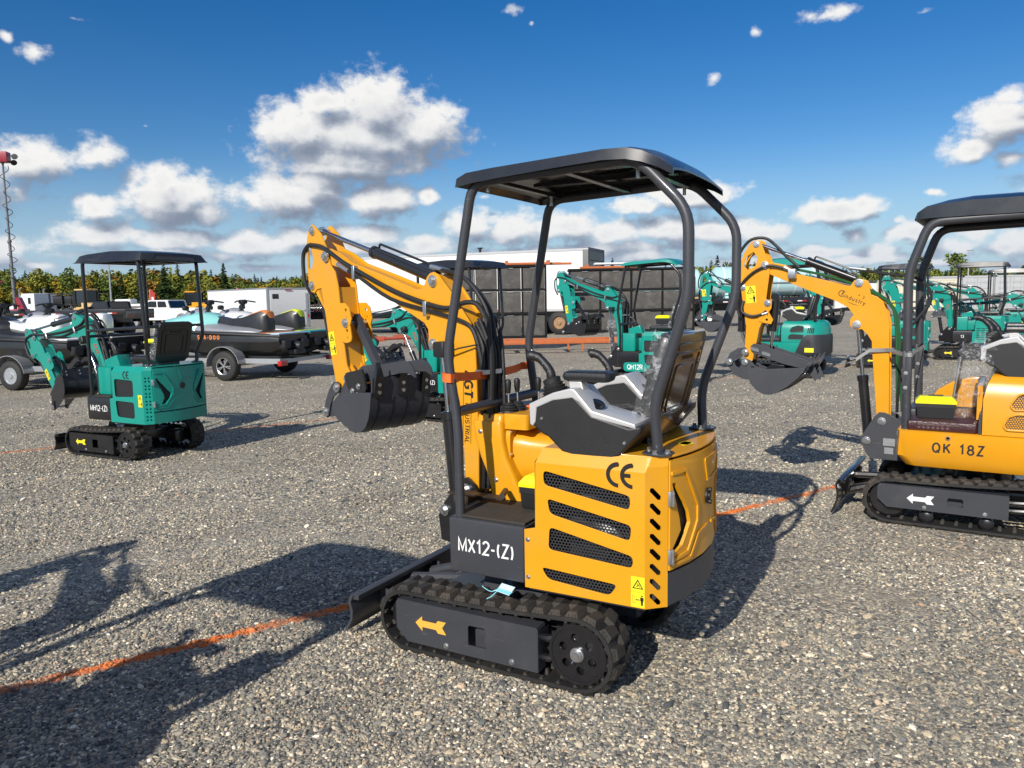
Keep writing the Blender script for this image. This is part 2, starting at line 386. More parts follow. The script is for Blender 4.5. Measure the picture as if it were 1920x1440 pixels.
def text_tmp(s, size, ext=.001, bold=.15, space=1.0, shear=0.0, align='CENTER'):
    """lettering drawn as flat strokes, size = cap height; each stroke lies a hair above the last"""
    x = 0; st = []
    for ch in s:
        w, strokes = GL[ch]
        for q in strokes: st.append([((a + x) * size, (b - .5) * size) for a, b in q])
        x += (w + .16) * space
    x -= .16 * space
    bm = bmesh.new(); k = 0
    for q in st:
        q = [(a - x * size / 2, b) for a, b in q]
        d = [a for a in q[:1]] + [b for a, b in zip(q, q[1:]) if (Vector(a) - Vector(b)).length > 1e-6]
        closed = (Vector(d[0]) - Vector(d[-1])).length < 1e-5 and len(d) > 4
        hw = size * bold / 2; n = len(d); L = []; Rr = []
        for i, p in enumerate(d):
            a = Vector(d[i - 1] if i > 0 else (d[-2] if closed else p)); b = Vector(d[i + 1] if i < n - 1 else (d[1] if closed else p)); p = Vector(p)
            u = (p - a).normalized() if (p - a).length > 1e-9 else (b - p).normalized(); v = (b - p).normalized() if (b - p).length > 1e-9 else u
            m = (Vector((-u.y, u.x)) + Vector((-v.y, v.x))); m = m.normalized() if m.length > .1 else Vector((-u.y, u.x))
            k_ = min(1 / max(m.dot(Vector((-u.y, u.x))), .35), 2.4)
            L.append(p + m * hw * k_); Rr.append(p - m * hw * k_)
        z = ext + k * 1e-4; k += 1
        VL = [bm.verts.new((a.x, a.y, z)) for a in L]; VR = [bm.verts.new((a.x, a.y, z)) for a in Rr]
        for i in range(n - 1): bm.faces.new((VR[i], VR[i + 1], VL[i + 1], VL[i]))
    me = bpy.data.meshes.new('tmp'); bm.to_mesh(me); bm.free(); return me
XZ = Matrix(((1, 0, 0, 0), (0, 0, -1, 0), (0, 1, 0, 0), (0, 0, 0, 1)))     # outline (x, z), thickness along y
YZ = Matrix(((0, 0, 1, 0), (1, 0, 0, 0), (0, 1, 0, 0), (0, 0, 0, 1)))      # outline (y, z), thickness along x
def frame(o, right, up):
    r = Vector(right).normalized(); u = Vector(up).normalized(); n = r.cross(u).normalized()
    u = n.cross(r)
    return Matrix(((r.x, u.x, n.x, o[0]), (r.y, u.y, n.y, o[1]), (r.z, u.z, n.z, o[2]), (0, 0, 0, 1)))
def circ(cx, cy, r, n=12, a0=0.0):
    return [(cx + r * math.cos(a0 + 2 * math.pi * i / n), cy + r * math.sin(a0 + 2 * math.pi * i / n)) for i in range(n)]
def smooth_path(pts, k=5, closed=False):
    P = [Vector(p) for p in pts]; n = len(P); out = []
    if n < 3: return P
    rng = range(n if closed else n - 1)
    for i in rng:
        p0 = P[(i - 1) % n] if closed or i > 0 else P[0]
        p1 = P[i]; p2 = P[(i + 1) % n]; p3 = P[(i + 2) % n] if closed or i + 2 < n else P[-1]
        for j in range(k):
            t = j / k
            out.append(.5 * ((2 * p1) + (p2 - p0) * t + (2 * p0 - 5 * p1 + 4 * p2 - p3) * t * t + (3 * p1 - p0 - 3 * p2 + p3) * t ** 3))
    if not closed: out.append(P[-1])
    return out
def round_path(pts, r, k=4):
    """poly line with its corners rounded"""
    P = [Vector(p) for p in pts]; out = [P[0]]
    for a, b, c in zip(P, P[1:], P[2:]):
        u = (a - b); v = (c - b); d = min(r, u.length * .45, v.length * .45)
        p = b + u.normalized() * d; q = b + v.normalized() * d
        for i in range(k + 1):
            t = i / k
            out.append(p * (1 - t) ** 2 + b * 2 * t * (1 - t) + q * t * t)
    out.append(P[-1]); return out

class MB:
    def __init__(s, M=None):
        s.bm = bmesh.new(); s.M = M.copy() if M is not None else I4.copy()
    def _v(s, p): return s.bm.verts.new(s.M @ Vector(p))
    def add_mesh(s, me, M=I4):
        me.transform(s.M @ M); s.bm.from_mesh(me); bpy.data.meshes.remove(me); return s
    def poly(s, pts):
        return s.bm.faces.new([s._v(p) for p in pts])
    def loft(s, rings, cap=True, closed=True):
        R_ = [[s._v(p) for p in r] for r in rings]; n = len(R_[0])
        for a, b in zip(R_, R_[1:]):
            for i in range(n if closed else n - 1):
                j = (i + 1) % n
                try: s.bm.faces.new((a[i], a[j], b[j], b[i]))
                except ValueError: pass
        if cap and closed and n > 2:
            s.bm.faces.new(R_[0][::-1]); s.bm.faces.new(R_[-1])
        return s
    def box(s, x0, x1, y0, y1, z0, z1, b=0.0, M=None):
        if b <= 0:
            P = [(x, y, z) for z in (z0, z1) for (x, y) in ((x0, y0), (x1, y0), (x1, y1), (x0, y1))]
            if M is not None: P = [M @ Vector(p) for p in P]
            V = [s._v(p) for p in P]
            for f in ((3, 2, 1, 0), (4, 5, 6, 7), (0, 1, 5, 4), (1, 2, 6, 5), (2, 3, 7, 6), (3, 0, 4, 7)):
                s.bm.faces.new([V[i] for i in f])
            return s
        b = min(b, (x1 - x0) * .45, (y1 - y0) * .45, (z1 - z0) * .45)
        def ring(z, k):
            X0, X1, Y0, Y1 = x0 + k, x1 - k, y0 + k, y1 - k; c = b - k if k < b else 0
            c = b * .7
            return [(X0 + c, Y0, z), (X1 - c, Y0, z), (X1, Y0 + c, z), (X1, Y1 - c, z), (X1 - c, Y1, z), (X0 + c, Y1, z), (X0, Y1 - c, z), (X0, Y0 + c, z)]
        rings = [ring(z0, b * .8), ring(z0 + b * .35, b * .2), ring(z0 + b, 0), ring(z1 - b, 0), ring(z1 - b * .35, b * .2), ring(z1, b * .8)]
        if M is not None: rings = [[M @ Vector(p) for p in r] for r in rings]
        return s.loft(rings)
    def cyl(s, a, b, r0, r1=None, n=16, cap=True):
        a = Vector(a); b = Vector(b); r1 = r0 if r1 is None else r1
        d = (b - a).normalized(); u = d.orthogonal().normalized(); v = d.cross(u)
        return s.loft([[p + (u * math.cos(2 * math.pi * i / n) + v * math.sin(2 * math.pi * i / n)) * r for i in range(n)] for p, r in ((a, r0), (b, r1))], cap)
    def tube(s, pts, r, n=8, cap=True):
        P = [Vector(p) for p in pts]; rings = []; u = None
        for i, p in enumerate(P):
            d = (P[min(i + 1, len(P) - 1)] - P[max(i - 1, 0)]).normalized()
            if u is None: u = d.orthogonal().normalized()
            u = (u - d * u.dot(d)).normalized(); v = d.cross(u)
            rr = r[i] if isinstance(r, (list, tuple)) else r
            rings.append([p + (u * math.cos(2 * math.pi * k / n) + v * math.sin(2 * math.pi * k / n)) * rr for k in range(n)])
        return s.loft(rings, cap)
    def lathe(s, prof, o, axis, n=24, cap=True):
        """prof: (offset along axis, radius)"""
        o = Vector(o); d = Vector(axis).normalized(); u = d.orthogonal().normalized(); v = d.cross(u)
        return s.loft([[o + d * h + (u * math.cos(2 * math.pi * i / n) + v * math.sin(2 * math.pi * i / n)) * max(r, 1e-4) for i in range(n)] for h, r in prof], cap)
    def plate(s, outer, y0, y1, holes=(), bev=0.0):
        """outline in (x, z) spanning y0..y1"""
        h = abs(y1 - y0) / 2
        return s.add_mesh(shape_mesh(outer, holes, h, bev), Matrix.Translation((0, (y0 + y1) / 2, 0)) @ XZ)
    def plate_x(s, outer, x0, x1, holes=(), bev=0.0):
        h = abs(x1 - x0) / 2
        return s.add_mesh(shape_mesh(outer, holes, h, bev), Matrix.Translation(((x0 + x1) / 2, 0, 0)) @ YZ)
    def plate_z(s, outer, z0, z1, holes=(), bev=0.0):
        h = abs(z1 - z0) / 2
        return s.add_mesh(shape_mesh(outer, holes, h, bev), Matrix.Translation((0, 0, (z0 + z1) / 2)))
    def text(s, txt, size, F, **k):
        return s.add_mesh(text_tmp(txt, size, **k), F)
    def band(s, pts, w, axis, th=.003):
        """flat strap following pts, w wide along axis"""
        ax = Vector(axis).normalized() * w / 2; P = [Vector(p) for p in pts]; rings = []
        for i, p in enumerate(P):
            d = (P[min(i + 1, len(P) - 1)] - P[max(i - 1, 0)]).normalized(); n = d.cross(ax).normalized() * th / 2
            rings.append([p - ax - n, p + ax - n, p + ax + n, p - ax + n])
        return s.loft(rings)
    def ball(s, c, r, n=12, sq=(1, 1, 1)):
        rings = []
        for i in range(1, n // 2):
            a = math.pi * i / (n // 2)
            rings.append([(c[0] + sq[0] * r * math.sin(a) * math.cos(2 * math.pi * k / n), c[1] + sq[1] * r * math.sin(a) * math.sin(2 * math.pi * k / n), c[2] + sq[2] * r * math.cos(a)) for k in range(n)])
        return s.loft(rings)
    def build(s, name, m, parent=None, label=None, sm=38, **props):
        bmesh.ops.recalc_face_normals(s.bm, faces=s.bm.faces)
        me = bpy.data.meshes.new(name); s.bm.to_mesh(me); s.bm.free()
        for f in me.polygons: f.use_smooth = True
        me.set_sharp_from_angle(angle=R(sm))
        ms = m if isinstance(m, (list, tuple)) else [m]
        for x in ms: me.materials.append(x)
        o = bpy.data.objects.new(name, me); COL.objects.link(o)
        if parent is not None: o.parent = parent
        if label: o['label'] = label
        for k, v in props.items(): o[k] = v
        return o

def thing(name, label, cat, loc=(0, 0, 0), rotz=0.0, group=None, scale=1.0):
    o = bpy.data.objects.new(name, None); COL.objects.link(o)
    o.empty_display_size = .2
    o.location = loc; o.rotation_euler = (0, 0, rotz); o.scale = (scale,) * 3
    o['label'] = label; o['category'] = cat
    if group: o['group'] = group
    return o
def copy_tree(o, parent=None):
    c = o.copy(); COL.objects.link(c); c.parent = parent
    for ch in list(o.children): copy_tree(ch, c)
    return c
def bolts(name, specs, m, parent, M=None, ring=True):
    """one bolt or pin head per entry (point, axis, hex radius, height)"""
    for p, a, r, h in specs:
        mb = MB(M); bolt(mb, p, a, r, h); mb.build(name, m, parent)
def bolt(mb, p, axis, r=.012, h=.008):
    a = Vector(axis).normalized(); p = Vector(p)
    mb.cyl(p, p + a * h * .35, r * 1.45, n=12); mb.cyl(p + a * h * .35, p + a * h * 1.3, r, n=6)
# ------------------------------------------------------------------ gravel yard
def gravel_group():
    """colour of a stone from a random number and its place in the yard (orange marking paint lies along two straight lines)"""
    g = bpy.data.node_groups.new('gravel_colour', 'ShaderNodeTree')
    g.interface.new_socket('Rand', in_out='INPUT', socket_type='NodeSocketFloat')
    g.interface.new_socket('Color', in_out='OUTPUT', socket_type='NodeSocketColor')
    t = NT(g); gi = t.node('NodeGroupInput'); go = t.node('NodeGroupOutput')
    geo = t.node('ShaderNodeNewGeometry'); P = geo.outputs['Position']
    c = t.ramp(gi.outputs[0], [(0, (.050, .055, .062)), (.14, (.11, .115, .122)), (.30, (.24, .235, .215)), (.44, (.13, .135, .138)), (.56, (.38, .345, .28)), (.68, (.20, .195, .18)),
                               (.78, (.52, .46, .35)), (.86, (.33, .27, .195)), (.92, (.66, .60, .48)), (.955, (.34, .22, .15)), (.98, (.75, .71, .62))])
    big = t.noise(P, .55, 5, .6)
    f = t.m('MULTIPLY_ADD', big.outputs[0], .80, .62)
    # faint lanes where vehicles have packed the stones, running along the rows
    along = t.vm('DOT_PRODUCT', P, (.8347, .5507, 0)); across = t.vm('DOT_PRODUCT', P, (-.5507, .8347, 0))
    lane = t.noise(t.xyz(t.m('MULTIPLY', along, .10), t.m('MULTIPLY', across, 1.5), 0.0), 1.0, 3, .55)
    f = t.m('MULTIPLY', f, t.m('MULTIPLY_ADD', lane.outputs[0], .55, .74))
    c = t.mix(1.0, c, t.xyz(t.m('MULTIPLY', f, 1.40), t.m('MULTIPLY', f, 1.36), t.m('MULTIPLY', f, 1.25)), 'MULTIPLY')
    sandy = t.smooth(t.noise(t.vm('MULTIPLY', P, (1, 1.0, 1)), .8, 6, .62).outputs[0], .56, .72)
    c = t.mix(t.m('MULTIPLY', sandy, .55), c, (.42, .36, .27, 1))
    jit = t.m('MULTIPLY_ADD', t.noise(P, 16, 3, .6).outputs[0], .11, -.055)
    wob = t.m('MULTIPLY_ADD', t.noise(P, .7, 2, .5).outputs[0], .10, -.05)
    d = t.vm('DOT_PRODUCT', P, (-.5507, .8347, 0))
    d = t.m('ADD', t.m('ADD', d, jit), wob)
    l1 = t.smooth(t.m('ABSOLUTE', t.m('SUBTRACT', d, 3.755)), .026, .044, 1, 0)
    l2 = t.smooth(t.m('ABSOLUTE', t.m('SUBTRACT', d, 10.1)), .030, .055, .7, 0)
    patch = t.smooth(t.noise(P, 1.4, 4, .6).outputs[0], .36, .52, .45, 1)
    ln = t.m('MULTIPLY', t.m('MAXIMUM', l1, l2), t.m('MULTIPLY', patch, t.smooth(gi.outputs[0], .02, .12, .35, 1)))
    c = t.mix(ln, c, (.85, .235, .05, 1))
    t.l.new(c, go.inputs[0])
    return g
GRV = gravel_group()

def ground_material():
    m = bpy.data.materials.new('gravel'); m.use_nodes = True
    t = NT(m.node_tree); b = t.n['Principled BSDF']
    geo = t.node('ShaderNodeNewGeometry'); P = geo.outputs['Position']
    def vor(scale, feat='F1'):
        v = t.node('ShaderNodeTexVoronoi', feature=feat); v.inputs['Scale'].default_value = scale
        w = t.vm('MULTIPLY_ADD', t.noise(P, scale * .8, 2, .5).outputs['Color'], (.35 / scale, .35 / scale, 0), P)
        t.l.new(w, v.inputs['Vector']); return v
    v1 = vor(54); v2 = vor(100)
    sel = t.smooth(t.noise(P, 3.0, 4, .6).outputs[0], .42, .58)
    def rnd(v):
        s = t.node('ShaderNodeSeparateColor'); t.l.new(v.outputs['Color'], s.inputs[0]); return s.outputs[0]
    g1 = t.node('ShaderNodeGroup'); g1.node_tree = GRV; t.l.new(rnd(v1), g1.inputs[0])
    g2 = t.node('ShaderNodeGroup'); g2.node_tree = GRV; t.l.new(rnd(v2), g2.inputs[0])
    c = t.mix(sel, g1.outputs[0], g2.outputs[0])
    gap = t.m('MAXIMUM', t.m('MULTIPLY', t.smooth(v1.outputs['Distance'], .42, .66), t.m('SUBTRACT', 1, sel)), t.m('MULTIPLY', t.smooth(v2.outputs['Distance'], .42, .66), sel))
    c = t.mix(t.m('MULTIPLY', gap, .55), c, (.12, .10, .075, 1))
    t.l.new(c, b.inputs['Base Color'])
    b.inputs['Roughness'].default_value = .85; b.inputs['Specular IOR Level'].default_value = .3
    h = t.m('ADD', t.m('MULTIPLY', t.smooth(v1.outputs['Distance'], 0, .7, 1, 0), t.m('SUBTRACT', 1.05, sel)), t.m('MULTIPLY', t.smooth(v2.outputs['Distance'], 0, .7, 1, 0), t.m('MULTIPLY', sel, .5)))
    bp = t.node('ShaderNodeBump'); bp.inputs['Strength'].default_value = .55; bp.inputs['Distance'].default_value = .010
    t.l.new(h, bp.inputs['Height']); t.l.new(bp.outputs[0], b.inputs['Normal'])
    return m
def stone_material():
    m = bpy.data.materials.new('gravel_stone'); m.use_nodes = True
    t = NT(m.node_tree); b = t.n['Principled BSDF']
    oi = t.node('ShaderNodeObjectInfo')
    g1 = t.node('ShaderNodeGroup'); g1.node_tree = GRV; t.l.new(oi.outputs['Random'], g1.inputs[0])
    tc = t.node('ShaderNodeTexCoord')
    n = t.noise(tc.outputs['Object'], 2.2, 5, .65)
    f = t.m('MULTIPLY_ADD', n.outputs[0], .7, .66)
    t.l.new(t.mix(1.0, g1.outputs[0], t.xyz(f, f, f), 'MULTIPLY'), b.inputs['Base Color'])
    b.inputs['Roughness'].default_value = .75; b.inputs['Specular IOR Level'].default_value = .35
    bp = t.node('ShaderNodeBump'); bp.inputs['Strength'].default_value = .4; bp.inputs['Distance'].default_value = .1
    t.l.new(n.outputs[0], bp.inputs['Height']); t.l.new(bp.outputs[0], b.inputs['Normal'])
    return m

def build_ground():
    # one sheet to the horizon: fine near the camera, coarse far away, gently uneven
    xs = [-1500, -600, -250, -120, -60] + [-30 + i * 1.0 for i in range(61)] + [60, 120, 250, 600, 1500]
    ys = [-400, -120, -40, -15] + [-6 + i * 1.0 for i in range(47)] + [55, 80, 120, 200, 400, 900, 2000]
    bm = bmesh.new()
    rnd = random.Random(4)
    V = [[bm.verts.new((x, y, 0.0)) for x in xs] for y in ys]
    for j in range(len(ys) - 1):
        for i in range(len(xs) - 1):
            bm.faces.new((V[j][i], V[j][i + 1], V[j + 1][i + 1], V[j + 1][i]))
    me = bpy.data.meshes.new('ground'); bm.to_mesh(me); bm.free()
    me.materials.append(ground_material())
    o = bpy.data.objects.new('ground', me); COL.objects.link(o); o['kind'] = 'structure'
    return o
build_ground()

def build_stones():
    """loose stones lying on the yard near the camera, one uncountable mass"""
    rnd = np.random.default_rng(7)
    pts = []
    def add(y0, y1, dens):
        ymid = (y0 + y1) / 2; hw = .70 * y1 + .5
        n = int(dens * (y1 - y0) * 2 * hw)
        x = rnd.uniform(-hw, hw, n); y = rnd.uniform(y0, y1, n)
        pts.append(np.stack([x, y, np.zeros(n)], 1))
    add(1.8, 3.2, 6200); add(3.2, 4.4, 5000); add(4.4, 6.0, 3000); add(6.0, 8.5, 1300); add(8.5, 12.0, 480); add(12.0, 18.0, 160)
    P = np.concatenate(pts)
    # fines lie in patches where fewer stones show
    px, py = P[:, 0], P[:, 1]
    fl = np.sin(px * 1.3 + 2.1 * np.sin(py * .7 + .4)) + np.sin(py * 1.7 - px * .6 + 1.7 * np.sin(px * .9)) + .7 * np.sin(px * 3.1 + py * 2.3) + .5 * np.sin(px * 6.1 - py * 4.7)
    P = P[rnd.uniform(0, 1, len(P)) > np.clip((fl - .7) * .8, 0, .78)]
    big = rnd.uniform(0, 1, len(P))
    s = .0042 + .0050 * big ** 2.4 + .006 * (big > .993)
    s *= 1 + .25 * (P[:, 1] > 6)
    P[:, 2] = s * rnd.uniform(.05, .5, len(P))
    me = bpy.data.meshes.new('gravel_stones'); me.vertices.add(len(P))
    me.vertices.foreach_set('co', P.astype(np.float32).ravel())
    a = me.attributes.new('size', 'FLOAT', 'POINT'); a.data.foreach_set('value', s.astype(np.float32))
    o = bpy.data.objects.new('gravel_stones', me); COL.objects.link(o); o['kind'] = 'stuff'
    ng = bpy.data.node_groups.new('stones', 'GeometryNodeTree')
    ng.interface.new_socket('Geometry', in_out='INPUT', socket_type='NodeSocketGeometry')
    ng.interface.new_socket('Geometry', in_out='OUTPUT', socket_type='NodeSocketGeometry')
    t = NT(ng); gi = t.node('NodeGroupInput'); go = t.node('NodeGroupOutput')
    def rock(seed):
        ico = t.node('GeometryNodeMeshIcoSphere'); ico.inputs['Radius'].default_value = 1; ico.inputs['Subdivisions'].default_value = 2
        pos = t.node('GeometryNodeInputPosition')
        nz = t.node('ShaderNodeTexNoise', noise_dimensions='4D'); nz.inputs['W'].default_value = seed; nz.inputs['Scale'].default_value = .9; nz.inputs['Detail'].default_value = 2
        t.l.new(pos.outputs[0], nz.inputs['Vector'])
        off = t.vm('SCALE', t.vm('SUBTRACT', nz.outputs['Color'], (.5, .5, .5)))
        off.node.inputs['Scale'].default_value = 1.3
        sp = t.node('GeometryNodeSetPosition')
        t.l.new(ico.outputs[0], sp.inputs['Geometry']); t.l.new(off, sp.inputs['Offset'])
        return sp.outputs[0]
    gtoi = t.node('GeometryNodeGeometryToInstance')
    for sd in (1.3, 4.7, 8.2, 11.9, 15.1): t.l.new(rock(sd), gtoi.inputs[0])
    ip = t.node('GeometryNodeInstanceOnPoints')
    t.l.new(gi.outputs[0], ip.inputs['Points']); t.l.new(gtoi.outputs[0], ip.inputs['Instance'])
    ip.inputs['Pick Instance'].default_value = True
    ri = t.node('FunctionNodeRandomValue', data_type='INT'); ri.inputs[4].default_value = 0; ri.inputs[5].default_value = 4
    t.l.new(ri.outputs[2], ip.inputs['Instance Index'])
    rr = t.node('FunctionNodeRandomValue', data_type='FLOAT_VECTOR'); rr.inputs[0].default_value = (-.45, -.45, 0); rr.inputs[1].default_value = (.45, .45, 6.283)
    rr.inputs['Seed'].default_value = 3
    t.l.new(rr.outputs[0], ip.inputs['Rotation'])
    rs = t.node('FunctionNodeRandomValue', data_type='FLOAT_VECTOR'); rs.inputs[0].default_value = (.8, .65, .42); rs.inputs[1].default_value = (1.55, 1.15, .8)
    rs.inputs['Seed'].default_value = 9
    at = t.node('GeometryNodeInputNamedAttribute', data_type='FLOAT'); at.inputs[0].default_value = 'size'
    t.l.new(t.vm('MULTIPLY', rs.outputs[0], t.xyz(at.outputs[0], at.outputs[0], at.outputs[0])), ip.inputs['Scale'])
    sm = t.node('GeometryNodeSetMaterial'); sm.inputs['Material'].default_value = stone_material()
    t.l.new(ip.outputs[0], sm.inputs[0])
    t.l.new(sm.outputs[0], go.inputs[0])
    md = o.modifiers.new('stones', 'NODES'); md.node_group = ng
    return o
build_stones()
# ------------------------------------------------------------------ mini excavators
def belt_path(xf, rf, xr, rr, n=14):
    """closed side outline (x, z) of a crawler belt: front idler (xf, rf) and rear sprocket (xr, rr), resting on z = 0"""
    P = []
    for i in range(n + 1):
        a = R(-90 + 180 * i / n); P.append((xf + rf * math.cos(a), rf + rf * math.sin(a)))
    for i in range(1, 10):
        t = i / 10; P.append((xf + (xr - xf) * t, 2 * rf + (2 * rr - 2 * rf) * t - .012 * math.sin(math.pi * t)))
    for i in range(n + 1):
        a = R(90 + 180 * i / n); P.append((xr + rr * math.cos(a), rr + rr * math.sin(a)))
    for i in range(1, 10):
        t = i / 10; P.append((xr + (xf - xr) * t, 0.0))
    return P

def track_unit(root, sgn, o):
    """one crawler: belt > lugs in its mesh; sub-parts side_cover, drive_sprocket, idler_wheel, track_roller"""
    y0, y1 = (o['ty0'], o['ty1']) if sgn > 0 else (-o['ty1'], -o['ty0'])
    xf, rf, xr, rr = o['xf'], o['rf'], o['xr'], o['rr']
    P = belt_path(xf, rf - .02, xr, rr - .02, 12)
    P = [(x, z + .02) for x, z in P]
    n = len(P)
    # arc-length resample
    L = [0.0]
    for i in range(n):
        a, b = P[i], P[(i + 1) % n]; L.append(L[-1] + math.hypot(b[0] - a[0], b[1] - a[1]))
    tot = L[-1]
    def at(s):
        s %= tot
        for i in range(n):
            if s <= L[i + 1]:
                t = (s - L[i]) / (L[i + 1] - L[i]); a, b = P[i], P[(i + 1) % n]
                d = Vector((b[0] - a[0], b[1] - a[1])).normalized()
                return Vector((a[0] + (b[0] - a[0]) * t, a[1] + (b[1] - a[1]) * t)), d
    def nrm(d): return Vector((d.y, -d.x))        # outward for this winding
    mb = MB(); N = 72
    rings = []
    for i in range(N):
        p, d = at(tot * i / N); q = nrm(d)
        e = .006
        prof = [(y0, -.012), (y0, .004), (y0 + .012, e), (y1 - .012, e), (y1, .004), (y1, -.012), (y1 - .035, -.014), (y0 + .035, -.014)]
        rings.append([(p.x + q.x * h, y, p.y + q.y * h) for y, h in prof])
    rings.append(rings[0])
    mb.loft(rings, cap=False); nbelt = len(mb.bm.faces)
    # lugs: two staggered rows of flared chevron blocks
    nl = o.get('nlug', 34); w = y1 - y0; ym = (y0 + y1) / 2
    for i in range(nl):
        for row in (0, 1):
            s0 = tot * (i + .5 * row) / nl
            ya, yb = (y0 + .004, ym + .012) if row == 0 else (ym - .012, y1 - .004)
            pts = []
            hl = tot / nl * .40
            for (ds, dy, hh, sh) in ((-hl, 0, .002, 1), (hl, 0, .002, 1), (-hl * .55, .01, .024, 0), (hl * .55, .01, .024, 0)):
                pass
            ed = .45 if row == 0 else -.45
            def q(ds, y, h):
                k = (y - ym) / w
                p, d = at(s0 + ds + ed * (k * .05))
                o_ = nrm(d); return (p.x + o_.x * h, y, p.y + o_.y * h)
            mb.loft([[q(-hl, ya, .002), q(hl, ya, .002), q(hl, yb, .002), q(-hl, yb, .002)],
                     [q(-hl * .60, ya + .010, .024), q(hl * .55, ya + .010, .024), q(hl * .3, (ya + yb) / 2, .026) if False else q(hl * .6, yb - .014, .024), q(-hl * .6, yb - .014, .024)]])
            yo = ya if row == 0 else yb
            if o['detail'] > 1:        # fluted outer rib of every lug
                for k in (-.5, 0, .5):
                    a = q(hl * k - .004, yo, .001); b = q(hl * k + .004, yo, .001); sg = 1 if row == 0 else -1
                    mb.loft([[a, b, q(hl * k + .003, yo + sg * .014, .018), q(hl * k - .003, yo + sg * .014, .018)],
                             [q(hl * k - .004, yo - sg * .004, -.006), q(hl * k + .004, yo - sg * .004, -.006), q(hl * k + .003, yo + sg * .004, .014), q(hl * k - .003, yo + sg * .004, .014)]])
    # inner guide teeth
    for i in range(nl):
        s0 = tot * i / nl
        for yy in (ym - .028, ym + .028):
            p, d = at(s0); q_ = nrm(d)
            a = Vector((p.x, yy, p.y)); D = Vector((d.x, 0, d.y)); Nn = Vector((q_.x, 0, q_.y))
            mb.loft([[a - Nn * .012 + D * sx * .012 + Vector((0, sy * .012, 0)) for sx, sy in ((-1, -1), (1, -1), (1, 1), (-1, 1))],
                     [a - Nn * .036 + D * sx * .006 + Vector((0, sy * .006, 0)) for sx, sy in ((-1, -1), (1, -1), (1, 1), (-1, 1))]])
        if o['detail'] > 1:
            p, d = at(s0); q_ = nrm(d); D = Vector((d.x, 0, d.y)); Nn = Vector((q_.x, 0, q_.y))
            for yy in (y0 + .016, y1 - .016):
                a = Vector((p.x, yy, p.y))
                mb.loft([[a - Nn * .012 + D * sx * .009 + Vector((0, sy * .010, 0)) for sx, sy in ((-1, -1), (1, -1), (1, 1), (-1, 1))],
                         [a - Nn * .022 + D * sx * .005 + Vector((0, sy * .008, 0)) for sx, sy in ((-1, -1), (1, -1), (1, 1), (-1, 1))]])
    tr = mb.build('rubber_track', [TRK, TRKI], root, sm=50)
    tr.data.polygons.foreach_set('material_index', np.array([1] * nbelt + [0] * (len(tr.data.polygons) - nbelt), dtype=np.int32))
    # side cover and frame
    yo = y1 if sgn > 0 else y0
    c0, c1, cz0, cz1 = o['cx0'], o['cx1'], o['cz0'], o['cz1']
    mb = MB()
    hx = o['hole'] if 'hole' in o else None
    hole = [[(hx, cz0 + .05), (hx, cz1 - .055), (hx - .008, cz1 - .047), (hx - .082, cz1 - .047), (hx - .09, cz1 - .055), (hx - .09, cz1 - .075), (hx - .085, cz1 - .08), (hx - .085, cz0 + .075), (hx - .09, cz0 + .07), (hx - .09, cz0 + .05)]] if hx is not None else []
    out = [(c1, cz0), (c1, cz1), (c0 - .01, cz1), (c0, cz1 - .01), (c0, cz0 + .055), (c0 - .06, cz0)]
    s1 = .004
    if sgn > 0: mb.plate(out, yo + .006, yo + .012, hole)
    else: mb.plate(out, yo - .012, yo - .006, hole)
    ya, yb = (yo - .06, yo + .012) if sgn > 0 else (yo - .012, yo + .06)
    mb.box(c1, c0 - .01, ya, yb, cz1, cz1 + .006)
    mb.box(c1 - .004, c1, ya + .001, yb - .001, cz0, cz1)
    if sgn > 0: mb.box(c1 + .003, c0 - .07, yo - .10, yo - .05, cz0 + .02, cz1 - .02)
    else: mb.box(c1 + .003, c0 - .07, yo + .05, yo + .10, cz0 + .02, cz1 - .02)
    cv = mb.build('side_cover', o['dark'], tr)
    if o['detail'] > 0:
        bolts('bolt', [((bx, yo + (.012 if sgn > 0 else -.012), cz0 + .022), (0, sgn, 0), .009, .007) for bx in (o['b1'], o['b2'])], ZINC, cv)
    # direction arrow decal (points forward)
    ax, az_, sc = o['arrow']
    A = [(.10, 0), (.055, .042), (.055, .018), (-.035, .018), (-.048, .035), (-.10, .035), (-.075, 0), (-.10, -.035), (-.048, -.035), (-.035, -.018), (.055, -.018), (.055, -.042)]
    pl = [(ax + x * sc, az_ + z * sc) for x, z in A]
    mb = MB()
    if sgn > 0: mb.plate(pl, yo + .0125, yo + .0140)
    else: mb.plate(pl, yo - .0140, yo - .0125)
    mb.build('arrow_decal', o['arrowmat'], tr)
    # sprocket
    ys = yo - sgn * .014
    mb = MB(); cz = rr
    prof = []
    nt = 22
    for i in range(nt * 2):
        rad = rr - .034 if i % 2 == 0 else rr - .050
        a = 2 * math.pi * i / (nt * 2); prof.append((xr + rad * math.cos(a), cz + rad * math.sin(a)))
    holes = [circ(xr + .068 * math.cos(R(a)), cz + .068 * math.sin(R(a)), .018, 12) for a in range(20, 380, 60)] if o['detail'] > 0 else []
    mb.plate(prof, ys - sgn * .012, ys, holes) if sgn > 0 else mb.plate(prof, ys, ys + .012, holes)
    mb.lathe([(-.10, .07), (-.02, .075), (-.012, .05)], (xr, ys, cz), (0, sgn, 0), 20)
    mb.lathe([(-.002, rr - .048), (.004, rr - .046), (.004, rr - .058), (-.002, rr - .06)], (xr, ys, cz), (0, sgn, 0), 28, cap=False)
    mb.lathe([(-.03, rr - .052), (-.028, .02)], (xr, ys, cz), (0, sgn, 0), 24)
    spk = mb.build('drive_sprocket', BLACK, tr)
